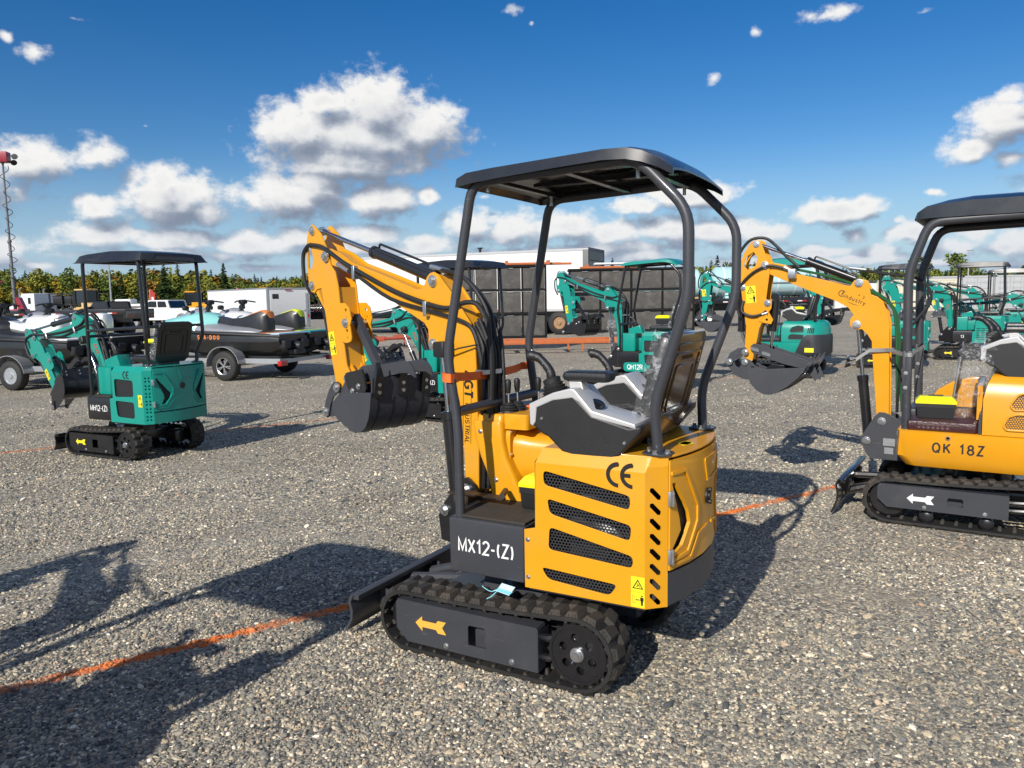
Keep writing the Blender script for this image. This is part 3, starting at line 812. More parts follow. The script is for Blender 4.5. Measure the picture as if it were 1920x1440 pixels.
    if o['detail'] > 0:
        mb = MB(); mb.lathe([(0, .030), (.008, .030), (.009, .024), (.020, .024), (.021, .018), (.026, .016)], (xr, ys, cz), (0, sgn, 0), 16)
        mb.cyl((xr + .002, ys, cz - .004), (xr + .012, ys + sgn * .034, cz - .026), .0025, n=6)
        mb.build('axle_nut', ZINC, tr)
    # idler and rollers, tension guides
    mb = MB()
    mb.lathe([(-.05, .02), (-.05, rf - .05), (-.035, rf - .032), (-.015, rf - .032), (0, rf - .05), (0, .02)], (xf, yo - sgn * .05, rf + .008), (0, sgn, 0), 24)
    mb.build('idler_wheel', BLACK, tr)
    for bx in (o['b1'] - .01, o['b2'] - .01):
        mb = MB(); mb.lathe([(-.04, .045), (-.008, .045), (0, .036), (.004, .01)], (bx, yo - sgn * .03, .075), (0, sgn, 0), 18)
        mb.build('track_roller', BLACK, tr)
    if o['detail'] > 0:
        for zz in (cz0 + .05, cz1 - .05):
            mb = MB()
            mb.tube([(c1 + .01, yo - sgn * .03, zz + .005), (c1 - .035, yo - sgn * .025, zz - .005 + .012), (xr + rr * .55, yo - sgn * .03, zz + .016)], [.014, .017, .013], 8)
            mb.build('guide_rail', BLACK, tr)
    return tr

BOOM_A = dict(
    boom=[(1.235, 1.875), (1.215, 1.903), (1.16, 1.903), (1.065, 1.871), (.95, 1.813), (.651, 1.733), (.385, 1.656), (.345, 1.658), (.318, 1.678), (.300, 1.712), (.275, 1.732), (.245, 1.738), (.210, 1.724), (.128, 1.647), (.045, 1.557), (-.014, 1.493), (-.045, 1.41), (-.050, 1.28), (-.052, 1.10), (-.055, .9), (-.05, .70), (-.03, .665), (0, .652), (.03, .665), (.042, .70), (.052, .94), (.070, 1.095), (.10, 1.20), (.155, 1.29), (.215, 1.338), (.25, 1.347), (.285, 1.355), (.302, 1.385), (.296, 1.42), (.300, 1.455), (.33, 1.487), (.437, 1.532), (.653, 1.626), (.885, 1.72), (1.05, 1.785), (1.17, 1.812), (1.225, 1.838)],
    stick=[(1.30, 2.035), (1.332, 2.052), (1.372, 2.035), (1.398, 1.973), (1.412, 1.909), (1.41, 1.794), (1.397, 1.69), (1.375, 1.66), (1.34, 1.655), (1.31, 1.675), (1.262, 1.68), (1.228, 1.52), (1.183, 1.273), (1.135, 1.08), (1.105, 1.066), (1.05, 1.09), (.985, 1.125), (.975, 1.17), (1.0, 1.20), (1.03, 1.24), (1.048, 1.36), (1.085, 1.69), (1.11, 1.77), (1.155, 1.81), (1.185, 1.90), (1.24, 1.99)],
    stickhole=[(1.392, 1.93), (1.352, 1.91), (1.338, 1.85), (1.36, 1.79), (1.392, 1.80)],
    foot=(0, .69), lowpin=(.259, 1.38), uppin=(.249, 1.693), stickpin=(1.191, 1.858), toppin=(1.332, 2.015), bcbase=(1.36, 1.697),
    idler=(1.106, 1.107), link=(1.233, .956), bpin=(1.01, 1.164), cylfoot=(.165, .56),
    tbr=[(1.088, 1.592), (1.011, 1.592), (.970, 1.565), (.952, 1.50), (.968, 1.465), (.954, 1.40), (.962, 1.378), (1.0, 1.367), (1.058, 1.370)], tbholes=[(1.003, 1.552), (.998, 1.512), (.998, 1.437), (.993, 1.398)], tbolt=(1.008, 1.480),
    shell=[(.981, 1.042), (.965, .985), (.93, .952), (.873, .930), (.82, .906), (.76, .896), (.71, .906), (.665, .935), (.635, .985), (.618, 1.04), (.609, 1.094), (.604, 1.15), (.602, 1.20)],
    side=[(.981, 1.042), (.965, .985), (.93, .952), (.873, .930), (.82, .906), (.76, .896), (.71, .906), (.665, .935), (.635, .985), (.618, 1.04), (.609, 1.094), (.60, 1.125), (.63, 1.125), (.70, 1.118), (.82, 1.108)],
    ear=[(1.262, .962), (1.24, .925), (1.19, .93), (1.05, .955), (.965, .97), (.86, 1.02), (.84, 1.10), (.90, 1.17), (.975, 1.203), (1.035, 1.195), (1.048, 1.14), (1.12, 1.06), (1.22, .99)],
    gus=[(.814, 1.231), (.953, 1.207), (.985, 1.185), (.976, 1.150), (.922, 1.075), (.817, 1.050), (.774, 1.127), (.80, 1.21)], gbolts=[(.845, 1.135), (.905, 1.105), (.862, 1.085)],
    thumb=[(.935, 1.13), (.925, 1.21), (.888, 1.240), (.81, 1.252), (.763, 1.248), (.615, 1.272), (.50, 1.290), (.45, 1.278), (.42, 1.25), (.404, 1.205), (.46, 1.226), (.53, 1.222), (.637, 1.20), (.776, 1.175), (.873, 1.150)],
    tlink=((1.004, 1.50), (.80, 1.225)), thumbcyl=None,
    lk=[(1.085, 1.13), (1.105, 1.142), (1.15, 1.135), (1.20, 1.085), (1.24, 1.02), (1.262, .965), (1.255, .925), (1.225, .922), (1.207, .95), (1.19, 1.0), (1.155, 1.05), (1.11, 1.075), (1.082, 1.09)],
    tcyl=((.264, 1.702), (.82, 1.868)), bcyl=((1.352, 1.675), (1.245, 1.29)), lcyl=((.252, 1.36), (.20, 1.0)),
)
BOOM_B = dict(
    boom=[(.137, .66), (.137, .70), (.155, 1.374), (.175, 1.46), (.203, 1.533), (.245, 1.57), (.285, 1.582), (.300, 1.64), (.326, 1.687), (.37, 1.702), (.405, 1.690), (.43, 1.650), (.47, 1.655), (.555, 1.685), (.81, 1.75), (.90, 1.82), (1.03, 1.850), (1.085, 1.862), (1.108, 1.84), (1.10, 1.80), (1.05, 1.767), (.80, 1.655), (.52, 1.537), (.44, 1.49), (.402, 1.438), (.425, 1.40), (.425, 1.355), (.385, 1.325), (.34, 1.33), (.30, 1.29), (.27, 1.24), (.268, 1.196), (.222, .703), (.21, .645), (.17, .63)],
    stick=[(1.095, 2.015), (1.13, 2.032), (1.175, 2.005), (1.225, 1.93), (1.25, 1.86), (1.255, 1.70), (1.232, 1.55), (1.20, 1.35), (1.212, 1.10), (1.19, 1.07), (1.145, 1.07), (1.108, 1.257), (1.095, 1.33), (1.075, 1.375), (1.05, 1.40), (1.045, 1.56), (1.022, 1.765), (1.022, 1.83), (1.055, 1.91)],
    stickhole=[(1.205, 1.90), (1.150, 1.935), (1.118, 1.89), (1.13, 1.83), (1.19, 1.79), (1.228, 1.83)],
    foot=(.18, .654), lowpin=(.378, 1.363), uppin=(.371, 1.671), stickpin=(1.057, 1.826), toppin=(1.130, 1.995), bcbase=(1.234, 1.66),
    idler=(1.197, 1.139), link=(1.325, 1.058), bpin=(1.201, 1.056), cylfoot=(.279, .503),
    tbr=[(1.10, 1.575), (1.05, 1.565), (.998, 1.54), (1.00, 1.49), (1.02, 1.46), (.985, 1.40), (1.0, 1.365), (1.06, 1.375), (1.10, 1.39)], tbholes=[(1.035, 1.40), (1.04, 1.45)], tbolt=(1.03, 1.53),
    shell=[(1.140, 1.03), (1.136, .96), (1.118, .905), (1.075, .855), (1.02, .825), (.97, .818), (.91, .840), (.836, .888), (.77, .945), (.71, 1.012), (.69, 1.065)],
    side=[(1.140, 1.03), (1.136, .96), (1.118, .905), (1.075, .855), (1.02, .825), (.97, .818), (.91, .840), (.836, .888), (.77, .945), (.71, 1.012), (.70, 1.04), (.80, 1.035), (1.0, 1.02)],
    ear=[(1.352, 1.062), (1.345, 1.025), (1.29, .955), (1.22, .922), (1.12, .912), (1.0, .91), (1.0, .99), (1.12, 1.03), (1.16, 1.075), (1.20, 1.09), (1.232, 1.072), (1.226, 1.03), (1.245, 1.005), (1.28, 1.025), (1.300, 1.078), (1.33, 1.088)],
    gus=[(.885, 1.045), (.98, 1.05), (1.02, 1.02), (1.035, .97), (.99, .93), (.95, .925), (.875, .99)], gbolts=[(1.0, .985), (.965, .955), (.93, .985)],
    thumb=[(1.155, 1.16), (1.155, 1.19), (1.13, 1.21), (1.09, 1.205), (.90, 1.145), (.72, 1.090), (.66, 1.035), (.622, .945), (.645, .95), (.654, .926), (.70, .985), (.76, 1.025), (.90, 1.055), (1.035, 1.100), (1.13, 1.135)],
    tlink=None, thumbcyl=((.985, 1.575), (1.02, 1.13)),
    lk=[(1.185, 1.165), (1.20, 1.18), (1.26, 1.17), (1.32, 1.13), (1.36, 1.06), (1.345, 1.02), (1.305, 1.03), (1.29, 1.07), (1.25, 1.12), (1.20, 1.115), (1.18, 1.13)],
    tcyl=((.40, 1.700), (.76, 1.850)), bcyl=((1.262, 1.64), (1.258, 1.30)), lcyl=((.362, 1.33), (.325, 1.0)),
)

def boom_assembly(root, o):
    D = o['boomdata']; px, py = o['pivot']
    M = Matrix.Translation((px, py, 0)) @ Matrix.Rotation(R(o['swing']), 4, 'Z')
    f = D['foot']
    if o.get('droop'):
        M = M @ Matrix.Translation((f[0], 0, f[1])) @ Matrix.Rotation(R(o['droop']), 4, 'Y') @ Matrix.Translation((-f[0], 0, -f[1]))
    P = o['paint']; DK = o['steel']; BK = BLACK; hi = o['detail']
    bw = .052
    # boom: box body with two proud side plates
    mb = MB(M)
    inner = shrink(D['boom'], .012)
    ms = MB(M)
    mb.plate(inner, -bw + .008, bw - .008)
    for s in (-1, 1): mb.plate(D['boom'], *sorted((s * bw, s * (bw - .009))), bev=.0015)
    bm_ = mb.build('boom', P, root, sm=30)
    for (x, z) in (D['lowpin'], D['uppin'], D['stickpin']):
        w = .071 if (x, z) == D['stickpin'] else bw
        mb = MB(M); mb.cyl((x, -w, z), (x, w, z), .016, n=8)
        for s in (-1, 1):
            mb.lathe([(-.004, .030), (.008, .030), (.009, .024)], (x, s * w, z), (0, s, 0), 16); bolt(mb, (x, s * (w + .006), z), (0, s, 0), .017, .012)
        mb.build('pivot_pin', ZINC, bm_)
    # stick
    mb = MB(M)
    sw = .064
    for s in (-1, 1): mb.plate(D['stick'], *sorted((s * sw, s * (sw - .008))), holes=[D['stickhole']], bev=.0012)
    si = shrink([p for p in D['stick'] if p[1] < D['stickpin'][1] - .10], .010)
    mb.plate(si, -sw + .007, sw - .007)
    mb.plate([(x, z) for x, z in D['tbr']], sw + .001, sw + .009, holes=[circ(x, z, .010 if i % 2 == 0 else .005, 10) for i, (x, z) in enumerate(D['tbholes'])], bev=.001)
    mb.plate([(x, z) for x, z in D['tbr']], -sw - .009, -sw - .001, holes=[circ(x, z, .010 if i % 2 == 0 else .005, 10) for i, (x, z) in enumerate(D['tbholes'])], bev=.001)
    if o['boomkind'] == 'A':
        for s in (-1, 1): mb.plate([(1.03, 1.25), (.985, 1.205), (.93, 1.19), (.985, 1.17), (1.03, 1.18)], *sorted((s * .03, s * .038)))
    st = mb.build('stick', P, root, sm=30)
    for (x, z), w in ((D['toppin'], sw), (D['bcbase'], sw), (D['idler'], .085), (D['bpin'], .075), (D['link'], .085), (D['tbolt'], sw + .009)):
        mb = MB(M); mb.cyl((x, -w, z), (x, w, z), .014, n=10)
        for s in (-1, 1):
            mb.lathe([(-.003, .027), (.007, .027), (.008, .020)], (x, s * w, z), (0, s, 0), 14); bolt(mb, (x, s * (w + .005), z), (0, s, 0), .015, .010)
        mb.build('pivot_pin', ZINC, st)
    if hi > 0:   # warning decals on the stick
        dx = Vector((D['stick'][11][0] - D['stick'][12][0], 0, D['stick'][11][1] - D['stick'][12][1])) if False else Vector((.17, 0, 1)).normalized()
        cx, cz = (1.165, 1.36) if o['boomkind'] == 'A' else (1.165, 1.60)
        if o['boomkind'] == 'B': dx = Vector((.09, 0, 1)).normalized()
        Fm = M @ frame((cx, sw + .0012, cz), (-dx.z, 0, dx.x), dx)
        warning_decal(st, Fm, .062 if o['boomkind'] == 'A' else .08, .135)
    # cylinders
    def cylinder(name, a, b, end, r, rr_, y=0.0, m=BK):
        mb = MB(M); A = Vector((a[0], y, a[1])); B = Vector((b[0], y, b[1])); E = Vector((end[0], y, end[1])); d = (B - A).normalized()
        mb.lathe([(0, r * .75), (.004, r), ((B - A).length - .03, r), ((B - A).length - .028, r * 1.12), ((B - A).length - .004, r * 1.12), ((B - A).length, r * .9)], A, d, 18)
        c = mb.build(name, m, root)
        mb = MB(M); mb.cyl(B - d * .01, E, rr_, n=14); mb.lathe([(-.012, rr_ * 1.8), (.012, rr_ * 1.8)], E + Vector((0, .0, 0)), (0, 1, 0), 12)
        mb.build('chrome_rod', CHR, c)
        return c
    tc = cylinder('stick_cylinder', D['tcyl'][0], D['tcyl'][1], D['toppin'], .031, .014)
    cylinder('bucket_cylinder', D['bcyl'][0], D['bcyl'][1], D['idler'], .027, .013)
    # boom cylinder: rod up, barrel down; it swings with the boom but is not tilted with it
    M0 = Matrix.Translation((px, py, 0)) @ Matrix.Rotation(R(o['swing']), 4, 'Z')
    lp = M0.inverted() @ (M @ Vector((D['lowpin'][0], 0, D['lowpin'][1])))
    cf = Vector((D['cylfoot'][0], 0, D['cylfoot'][1])); dd = (lp - cf); 
    mb = MB(M0); bl = .44 if not o.get('droop') else .36
    mb.lathe([(0, .024), (.01, .036), (bl, .036), (bl + .002, .041), (bl + .04, .041), (bl + .045, .03)], cf, dd, 18)
    lc = mb.build('boom_cylinder', BK, root)
    mb = MB(M0); mb.cyl(cf + dd.normalized() * (bl + .03), lp, .015, n=14); mb.build('chrome_rod', CHR, lc)
    # link, bucket, thumb
    mb = MB(M)
    for s in (-1, 1): mb.plate(D['lk'], *sorted((s * .073, s * .083)), bev=.002)
    mb.build('bucket_link', DK, root)
    W = o.get('bw', .19)
    mb = MB(M)
    sh = D['shell']; n = len(sh)
    def off(i, t):
        a = Vector(sh[max(i - 1, 0)]); b = Vector(sh[min(i + 1, n - 1)]); d = (b - a).normalized(); return Vector((sh[i][0] + d.y * t, sh[i][1] - d.x * t))
    sgn = 1 if off(n // 2, .01).y > sh[n // 2][1] else -1
    mb.loft([[(*(sh[i][0], -W, sh[i][1]),), (sh[i][0], W, sh[i][1]), (off(i, sgn * .010)[0], W, off(i, sgn * .010)[1]), (off(i, sgn * .010)[0], -W, off(i, sgn * .010)[1])] for i in range(n)])
    for s in (-1, 1): mb.plate(D['side'], *sorted((s * W, s * (W + .010))), bev=.001)
    for s in (-1, 1): mb.plate(D['ear'], *sorted((s * .072, s * .058)), bev=.001)
    bk = mb.build('bucket', DK, root, sm=30)
    if hi > 0:
        for yy in (-W + .045, -.04, .05, W - .04):
            mb = MB(M)
            mb.loft([[(sh[i][0], yy - .0025, sh[i][1]), (sh[i][0], yy + .0025, sh[i][1]), (off(i, -sgn * .0025)[0], yy + .0025, off(i, -sgn * .0025)[1]), (off(i, -sgn * .0025)[0], yy - .0025, off(i, -sgn * .0025)[1])] for i in range(3, n - 2)])
            mb.build('wear_rib', BK, bk)
    mb = MB(M)
    for s in (-1, 1): mb.plate(D['gus'], *sorted((s * .100, s * .112)), bev=.001)
    mb.box(min(g[0] for g in D['gbolts']) - .01, max(g[0] for g in D['gbolts']) + .01, -.1, .1, min(g[1] for g in D['gbolts']) - .01, max(g[1] for g in D['gbolts']) + .01)
    g = mb.build('bucket_bracket', BK, bk)
    bolts('bolt', [((x, .112, z), (0, 1, 0), .012, .008) for x, z in D['gbolts']], ZINC, g, M)
    # teeth: adapters bolted outside the lip
    lip = Vector(sh[-1]); ld = (Vector(sh[-1]) - Vector(sh[-3])).normalized(); ln = Vector((ld.y, -ld.x)) * -sgn
    for yy in (-W + .035, 0.0, W - .035):
        mb = MB(M)
        def T(u, v, y): q = lip + ld * u + ln * v; return (q.x, y, q.y)
        mb.loft([[T(u, v, yy + k * w) for v, k in ((-.004, -1), (t, -1), (t, 1), (-.004, 1))] for u, t, w in ((-.10, .014, .028), (-.015, .020, .028), (.01, .022, .024), (.035, .018, .018), (.085, .004, .012))])
        th = mb.build('bucket_tooth', BK, bk)
        if hi > 0:
            for u in (-.075, -.035):
                mb = MB(M)
                q = T(u, .016, yy); mb2 = Vector((ln.x, 0, ln.y))
                mb.cyl(Vector(q), Vector(q) + mb2 * .007, .010, n=10)
                mb.build('bolt', ZINC, th)
    mb = MB(M)
    tw = .05 if D['tlink'] else .073
    for s in (-1, 1): mb.plate(D['thumb'], *sorted((s * tw, s * (tw + .012))), bev=.001)
    tx = [p[0] for p in D['thumb']]
    for k in (.35, .55, .8):
        x = min(tx) + (max(tx) - min(tx)) * k
        zz = [p[1] for p in D['thumb'] if abs(p[0] - x) < .09]; z = (min(zz) + max(zz)) / 2
        mb.box(x - .004, x + .004, -.05, .05, z - .03, z + .022)
    if D['tlink']:
        a, b = Vector(D['tlink'][0]), Vector(D['tlink'][1]); d = (b - a).normalized(); nn = Vector((d.y, -d.x)) * .024
        mb.plate([tuple(a + nn - d * .02), tuple(a - nn - d * .02), tuple(b - nn), tuple(b + nn)], -.018, .018)
    th = mb.build('thumb_grapple', DK, root)
    if D['thumbcyl']:
        a, b = D['thumbcyl']; A = Vector((a[0], .0, a[1])); B = Vector((b[0], 0, b[1])); d = (B - A).normalized()
        mb = MB(M); mb.cyl(A - d * .02, A + d * .27, .030, n=14); mb.lathe([(-.03, .032), (.03, .032)], A, (0, 1, 0), 12); c = mb.build('thumb_cylinder', BK, root)
        mb = MB(M); mb.cyl(A + d * .26, B, .011, n=10); mb.build('chrome_rod', CHR, c)
        if hi > 0:
            for x, z in ((1.12, 1.165), (1.03, 1.13)):
                mb = MB(M)
                mb.plate([(x - .035, z - .01), (x - .03, z - .022), (x + .025, z - .008), (x + .035, z + .008), (x + .028, z + .020), (x - .028, z + .004)], .086, .092)
                mb.build('lock_plate', ZINC, th)
    # hoses
    hs = []
    if o['boomkind'] == 'A':
        hs = [[(1.40, .03, 1.62), (1.426, .07, 1.716), (1.435, .075, 1.80), (1.425, .075, 1.885), (1.37, .075, 1.93), (1.323, .075, 1.932), (1.19, .08, 1.908), (1.03, .075, 1.830), (.872, .068, 1.765), (.543, .066, 1.648), (.258, .066, 1.577), (.12, .066, 1.560), (.011, .06, 1.585), (-.07, .05, 1.575), (-.122, .045, 1.50), (-.148, .045, 1.383), (-.145, .04, 1.20), (-.12, .04, .95), (-.10, .03, .72)],
              [(1.0, .066, 1.780), (.888, .068, 1.742), (.591, .066, 1.612), (.271, .066, 1.548), (.083, .066, 1.512), (-.03, .062, 1.470), (-.075, .058, 1.381), (-.095, .05, 1.25), (-.10, .02, 1.0), (-.085, .02, .72)],
              [(.27, .02, 1.752), (.12, .03, 1.73), (.019, .03, 1.685), (-.072, .03, 1.60), (-.11, .02, 1.503), (-.12, .02, 1.30), (-.13, 0, 1.0), (-.10, 0, .70)],
              [(.27, .0, 1.745), (.12, -.01, 1.715), (.03, -.02, 1.66), (-.055, -.02, 1.58), (-.10, -.02, 1.48), (-.11, -.02, 1.28), (-.11, -.02, 1.0), (-.09, -.02, .70)],
              [(.27, -.05, 1.60), (.10, -.066, 1.57), (-.03, -.06, 1.53), (-.11, -.05, 1.45), (-.14, -.04, 1.25), (-.14, -.04, .95), (-.10, -.04, .70)]]
    else:
        hs = [[(1.28, .05, 1.70), (1.285, .07, 1.82), (1.25, .075, 1.94), (1.17, .07, 2.03), (1.06, .05, 2.035), (.98, .03, 1.97), (.90, .055, 1.89), (.80, .06, 1.80)],
              [(1.25, .07, 1.42), (1.27, .075, 1.52), (1.25, .08, 1.66), (1.15, .08, 1.77), (1.03, .08, 1.82), (.92, .07, 1.80), (.84, .065, 1.76)],
              [(1.22, .07, 1.55), (1.23, .085, 1.47), (1.16, .085, 1.43), (1.08, .08, 1.44), (1.04, .07, 1.47)],
              [(.40, .0, 1.775), (.28, .02, 1.75), (.14, .03, 1.725), (.0, .04, 1.70), (-.09, .05, 1.62), (-.10, .05, 1.52), (-.02, .05, 1.40), (.045, .04, 1.30), (.07, .03, 1.18), (.08, .03, 1.0), (.09, .02, .72)],
              [(.84, .03, 1.79), (.55, .03, 1.715), (.28, .03, 1.60), (.15, .03, 1.50), (.115, .03, 1.36), (.10, .03, 1.1), (.09, .0, .72)],
              [(.55, -.03, 1.715), (.27, -.02, 1.60), (.14, -.02, 1.48), (.10, -.02, 1.30), (.085, -.02, 1.05), (.06, -.02, .72)]]
    if o['boomkind'] == 'A' and hi > 0:
        for k, (y, x0) in enumerate(((.048, -.085), (.022, -.078), (-.004, -.086), (-.03, -.078), (-.05, -.09), (.036, -.112), (.006, -.115), (-.024, -.112))):
            hs.append([(x0 + .06, y * .8, 1.47 + .02 * (k % 3)), (x0 - .01, y, 1.38), (x0 - .015, y, 1.22), (x0, y + .004, 1.02), (x0 - .006, y, .86), (x0 + .02, y * .7, .70)])
    if hi == 0: hs = hs[:4]
    for i, h in enumerate(hs):
        mb = MB(M); mb.tube(smooth_path(h, 4), .0105 if i != 0 else .012, 7)
        mb.build('hydraulic_hose', GRNH if (o['boomkind'] == 'B' and i >= 4) else HOSE, bm_)
    if hi > 0:
        def fit(fn):
            mb = MB(M); fn(mb); mb.build('hose_fitting', ZINC, bm_)
        if o['boomkind'] == 'A':
            for x, z in ((.905, 1.765), (.29, 1.565)): fit(lambda m: m.box(x - .012, x + .012, .052, .083, z - .045, z + .03, .003))
            fit(lambda m: m.tube([(1.075, .066, 1.812), (1.0, .066, 1.781), (.965, .066, 1.768)], .013, 8))
            for y in (.02, 0): fit(lambda m: m.tube([(.30, y, 1.762 + y * .2), (.25, y, 1.752 + y * .2), (.19, y, 1.738)], .014, 8))
            for y in (.075, .0): fit(lambda m: m.box(-.15, -.09, y - .02, y + .02, 1.255, 1.275))
        else:
            fit(lambda m: m.box(.815, .875, .052, .10, 1.715, 1.79, .006)); fit(lambda m: m.tube([(.91, .075, 1.805), (.87, .07, 1.785)], .014, 8))
            fit(lambda m: m.tube([(.45, .0, 1.785), (.33, .01, 1.765)], .012, 8)); fit(lambda m: m.tube([(1.07, .08, 1.44), (1.035, .07, 1.455), (1.02, .05, 1.41)], .013, 8))
        mb = MB(M)
        (x0, z0), (x1, z1) = D['tcyl']; d = Vector((x1 - x0, 0, z1 - z0)).normalized(); nz = Vector((-d.z, 0, d.x))
        A = Vector((x0, 0, z0)); B = Vector((x1, 0, z1))
        mb.tube(round_path([B - d * .05 + nz * .028, B - d * .05 + nz * .055, A + d * .08 + nz * .055, A + d * .03 + nz * .03], .02), .0065, 7)
        mb.build('hydraulic_pipe', BK, tc)
        if o['boomkind'] == 'A':
            mb = MB(M); mb.box(.10, .175, .054, .13, 1.325, 1.40, .008); w = mb.build('work_light', BLKP, root)
            mb = MB(M); mb.box(.172, .178, .064, .12, 1.335, 1.39); mb.build('light_lens', GLASS, w)
            mb = MB(M); mb.tube([(.10, .09, 1.35), (.03, .09, 1.37), (-.08, .07, 1.39)], .004, 6); mb.build('cable', HOSE, w)
    # swing post the boom stands on
    mb = MB(M0)
    if o['boomkind'] == 'A':
        pl = [(-.10, .40), (.20, .40), (.22, .52), (.17, .60), (.05, .735), (0, .75), (-.05, .72), (-.10, .62)]
    else:
        pl = [(.02, .37), (.25, .37), (.275, .40), (.325, .50), (.30, .56), (.235, .68), (.20, .72), (.16, .72), (.10, .695), (.03, .64)]
    for s in (-1, 1): mb.plate(pl, *sorted((s * .068, s * .084)), bev=.002)
    mb.box(pl[0][0], .10, -.066, .066, .38, .60)
    mb.cyl((-.06, 0, .36), (-.06, 0, .62), .055)
    sp = mb.build('swing_bracket', DK if o['boomkind'] == 'B' else BK, root)
    for (x, z) in (D['foot'], D['cylfoot']):
        mb = MB(M0)
        mb.lathe([(0, .030), (.008, .030), (.009, .022)], (x, .084, z), (0, 1, 0), 16); bolt(mb, (x, .090, z), (0, 1, 0), .018, .014)
        mb.build('pivot_pin', ZINC, sp)
    if o['boomkind'] == 'B' and hi > 0 and not o.get('tailm'):
        for x0, x1, z0, z1 in ((.085, .165, .475, .530), (.095, .155, .415, .462), (.03, .075, .56, .595)):
            mb = MB(M0); mb.box(x0, x1, .0842, .0855, z0, z1); mb.build('data_plate', SIGNP, sp)
    # lettering on the boom
    if o.get('boomtext'): o['boomtext'](bm_, M, bw)
    return M

def shrink(poly, d):
    """inset a closed outline by d (simple vertex-normal offset)"""
    n = len(poly); A = sum(poly[i][0] * poly[(i + 1) % n][1] - poly[(i + 1) % n][0] * poly[i][1] for i in range(n))
    s = 1 if A > 0 else -1; out = []
    for i in range(n):
        a, b, c = Vector(poly[i - 1]), Vector(poly[i]), Vector(poly[(i + 1) % n])
        u = (b - a).normalized(); v = (c - b).normalized(); m = (u + v)
        if m.length < .2: m = v
        m.normalize(); out.append((b.x - s * m.y * d, b.y + s * m.x * d))
    return out

def warning_decal(parent, Fm, w, h):
    """yellow two-panel label: triangle with a hand mark above, box-arrow-person below; Fm: local frame (right, up, normal)"""
    mb = MB(Fm); mb.box(-w / 2, w / 2, 0.001, h / 2, 0, .0008); mb.box(-w / 2, w / 2, -h / 2, -.001, 0, .0008)
    d = mb.build('warning_label', DECY, parent)
    mb = MB(Fm)
    cy = h * .25; r = w * .40
    tri = [(0, cy + r * .95), (-r, cy - r * .75), (r, cy - r * .75)]; tri2 = [(0, cy + r * .62), (-r * .72, cy - r * .60), (r * .72, cy - r * .60)]
    mb.add_mesh(shape_mesh(tri, [tri2], .0004), Matrix.Translation((0, 0, .0013)))
    for a, b in (((-.3, -.35), (.3, -.1)), ((0, .3), (-.1, -.35)), ((.1, .1), (.35, -.4))):
        mb.tube([(a[0] * r, cy + a[1] * r, .0013), (b[0] * r, cy + b[1] * r, .0013)], w * .022, 4)
    mb.build('pictogram', TXTB, d)
    mb = MB(Fm)
    cy = -h * .25
    mb.add_mesh(shape_mesh([(-w * .40, cy - w * .25), (-w * .20, cy - w * .25), (-w * .20, cy + w * .25), (-w * .40, cy + w * .25)], [[(-w * .385, cy - w * .235), (-w * .215, cy - w * .235), (-w * .215, cy + w * .235), (-w * .385, cy + w * .235)]], .0004), Matrix.Translation((0, 0, .0013)))
    mb.add_mesh(shape_mesh([(-w * .16, cy), (-w * .06, cy + w * .07), (-w * .06, cy + w * .02), (w * .06, cy + w * .02), (w * .06, cy + w * .07), (w * .14, cy), (w * .06, cy - w * .07), (w * .06, cy - w * .02), (-w * .06, cy - w * .02), (-w * .06, cy - w * .07)], (), .0004), Matrix.Translation((0, 0, .0013)))
    px = w * .30
    mb.add_mesh(shape_mesh(circ(px, cy + w * .30, w * .06, 10), (), .0004), Matrix.Translation((0, 0, .0013)))
    mb.add_mesh(shape_mesh([(px - w * .12, cy + w * .20), (px + w * .12, cy + w * .20), (px + w * .12, cy - w * .05), (px + w * .08, cy - w * .05), (px + w * .07, cy - w * .38), (px + w * .01, cy - w * .38), (px, cy - w * .05), (px - w * .01, cy - w * .38), (px - w * .07, cy - w * .38), (px - w * .08, cy - w * .05), (px - w * .12, cy - w * .05)], (), .0004), Matrix.Translation((0, 0, .0013)))
    mb.build('pictogram', TXTB, d)

def blade(root, x, w, z0, z1, m, xb):
    mb = MB()
    prof = [(x - .035, z1), (x - .015, z1 + .004), (x + .0, z1 - .035), (x - .012, (z0 + z1) / 2 + .02), (x - .008, (z0 + z1) / 2 - .03), (x + .028, z0)]
    back = [(a - .014, b) for a, b in prof]
    mb.plate(prof + back[::-1], -w, w)
    mb.box(x - .06, x - .014, -w + .005, w - .005, z1 - .02, z1 + .005, .004)
    for s in (-1, 1): mb.plate([(x - .02, z1 - .01), (x - .075, z1 - .04), (x - .03, z0 + .05)], *sorted((s * (w * .5), s * (w * .5 + .01))))
    b = mb.build('dozer_blade', m, root)
    mb = MB()
    for s in (-1, 1): mb.tube([(x - .03, s * .17, z0 + .10), (x - .25, s * .16, .20), (xb, s * .14, .22)], .028, 8)
    mb.tube([(x - .03, 0, z1 - .05), (xb, 0, .26)], .025, 8)
    mb.build('push_arm', m, b)
    return b

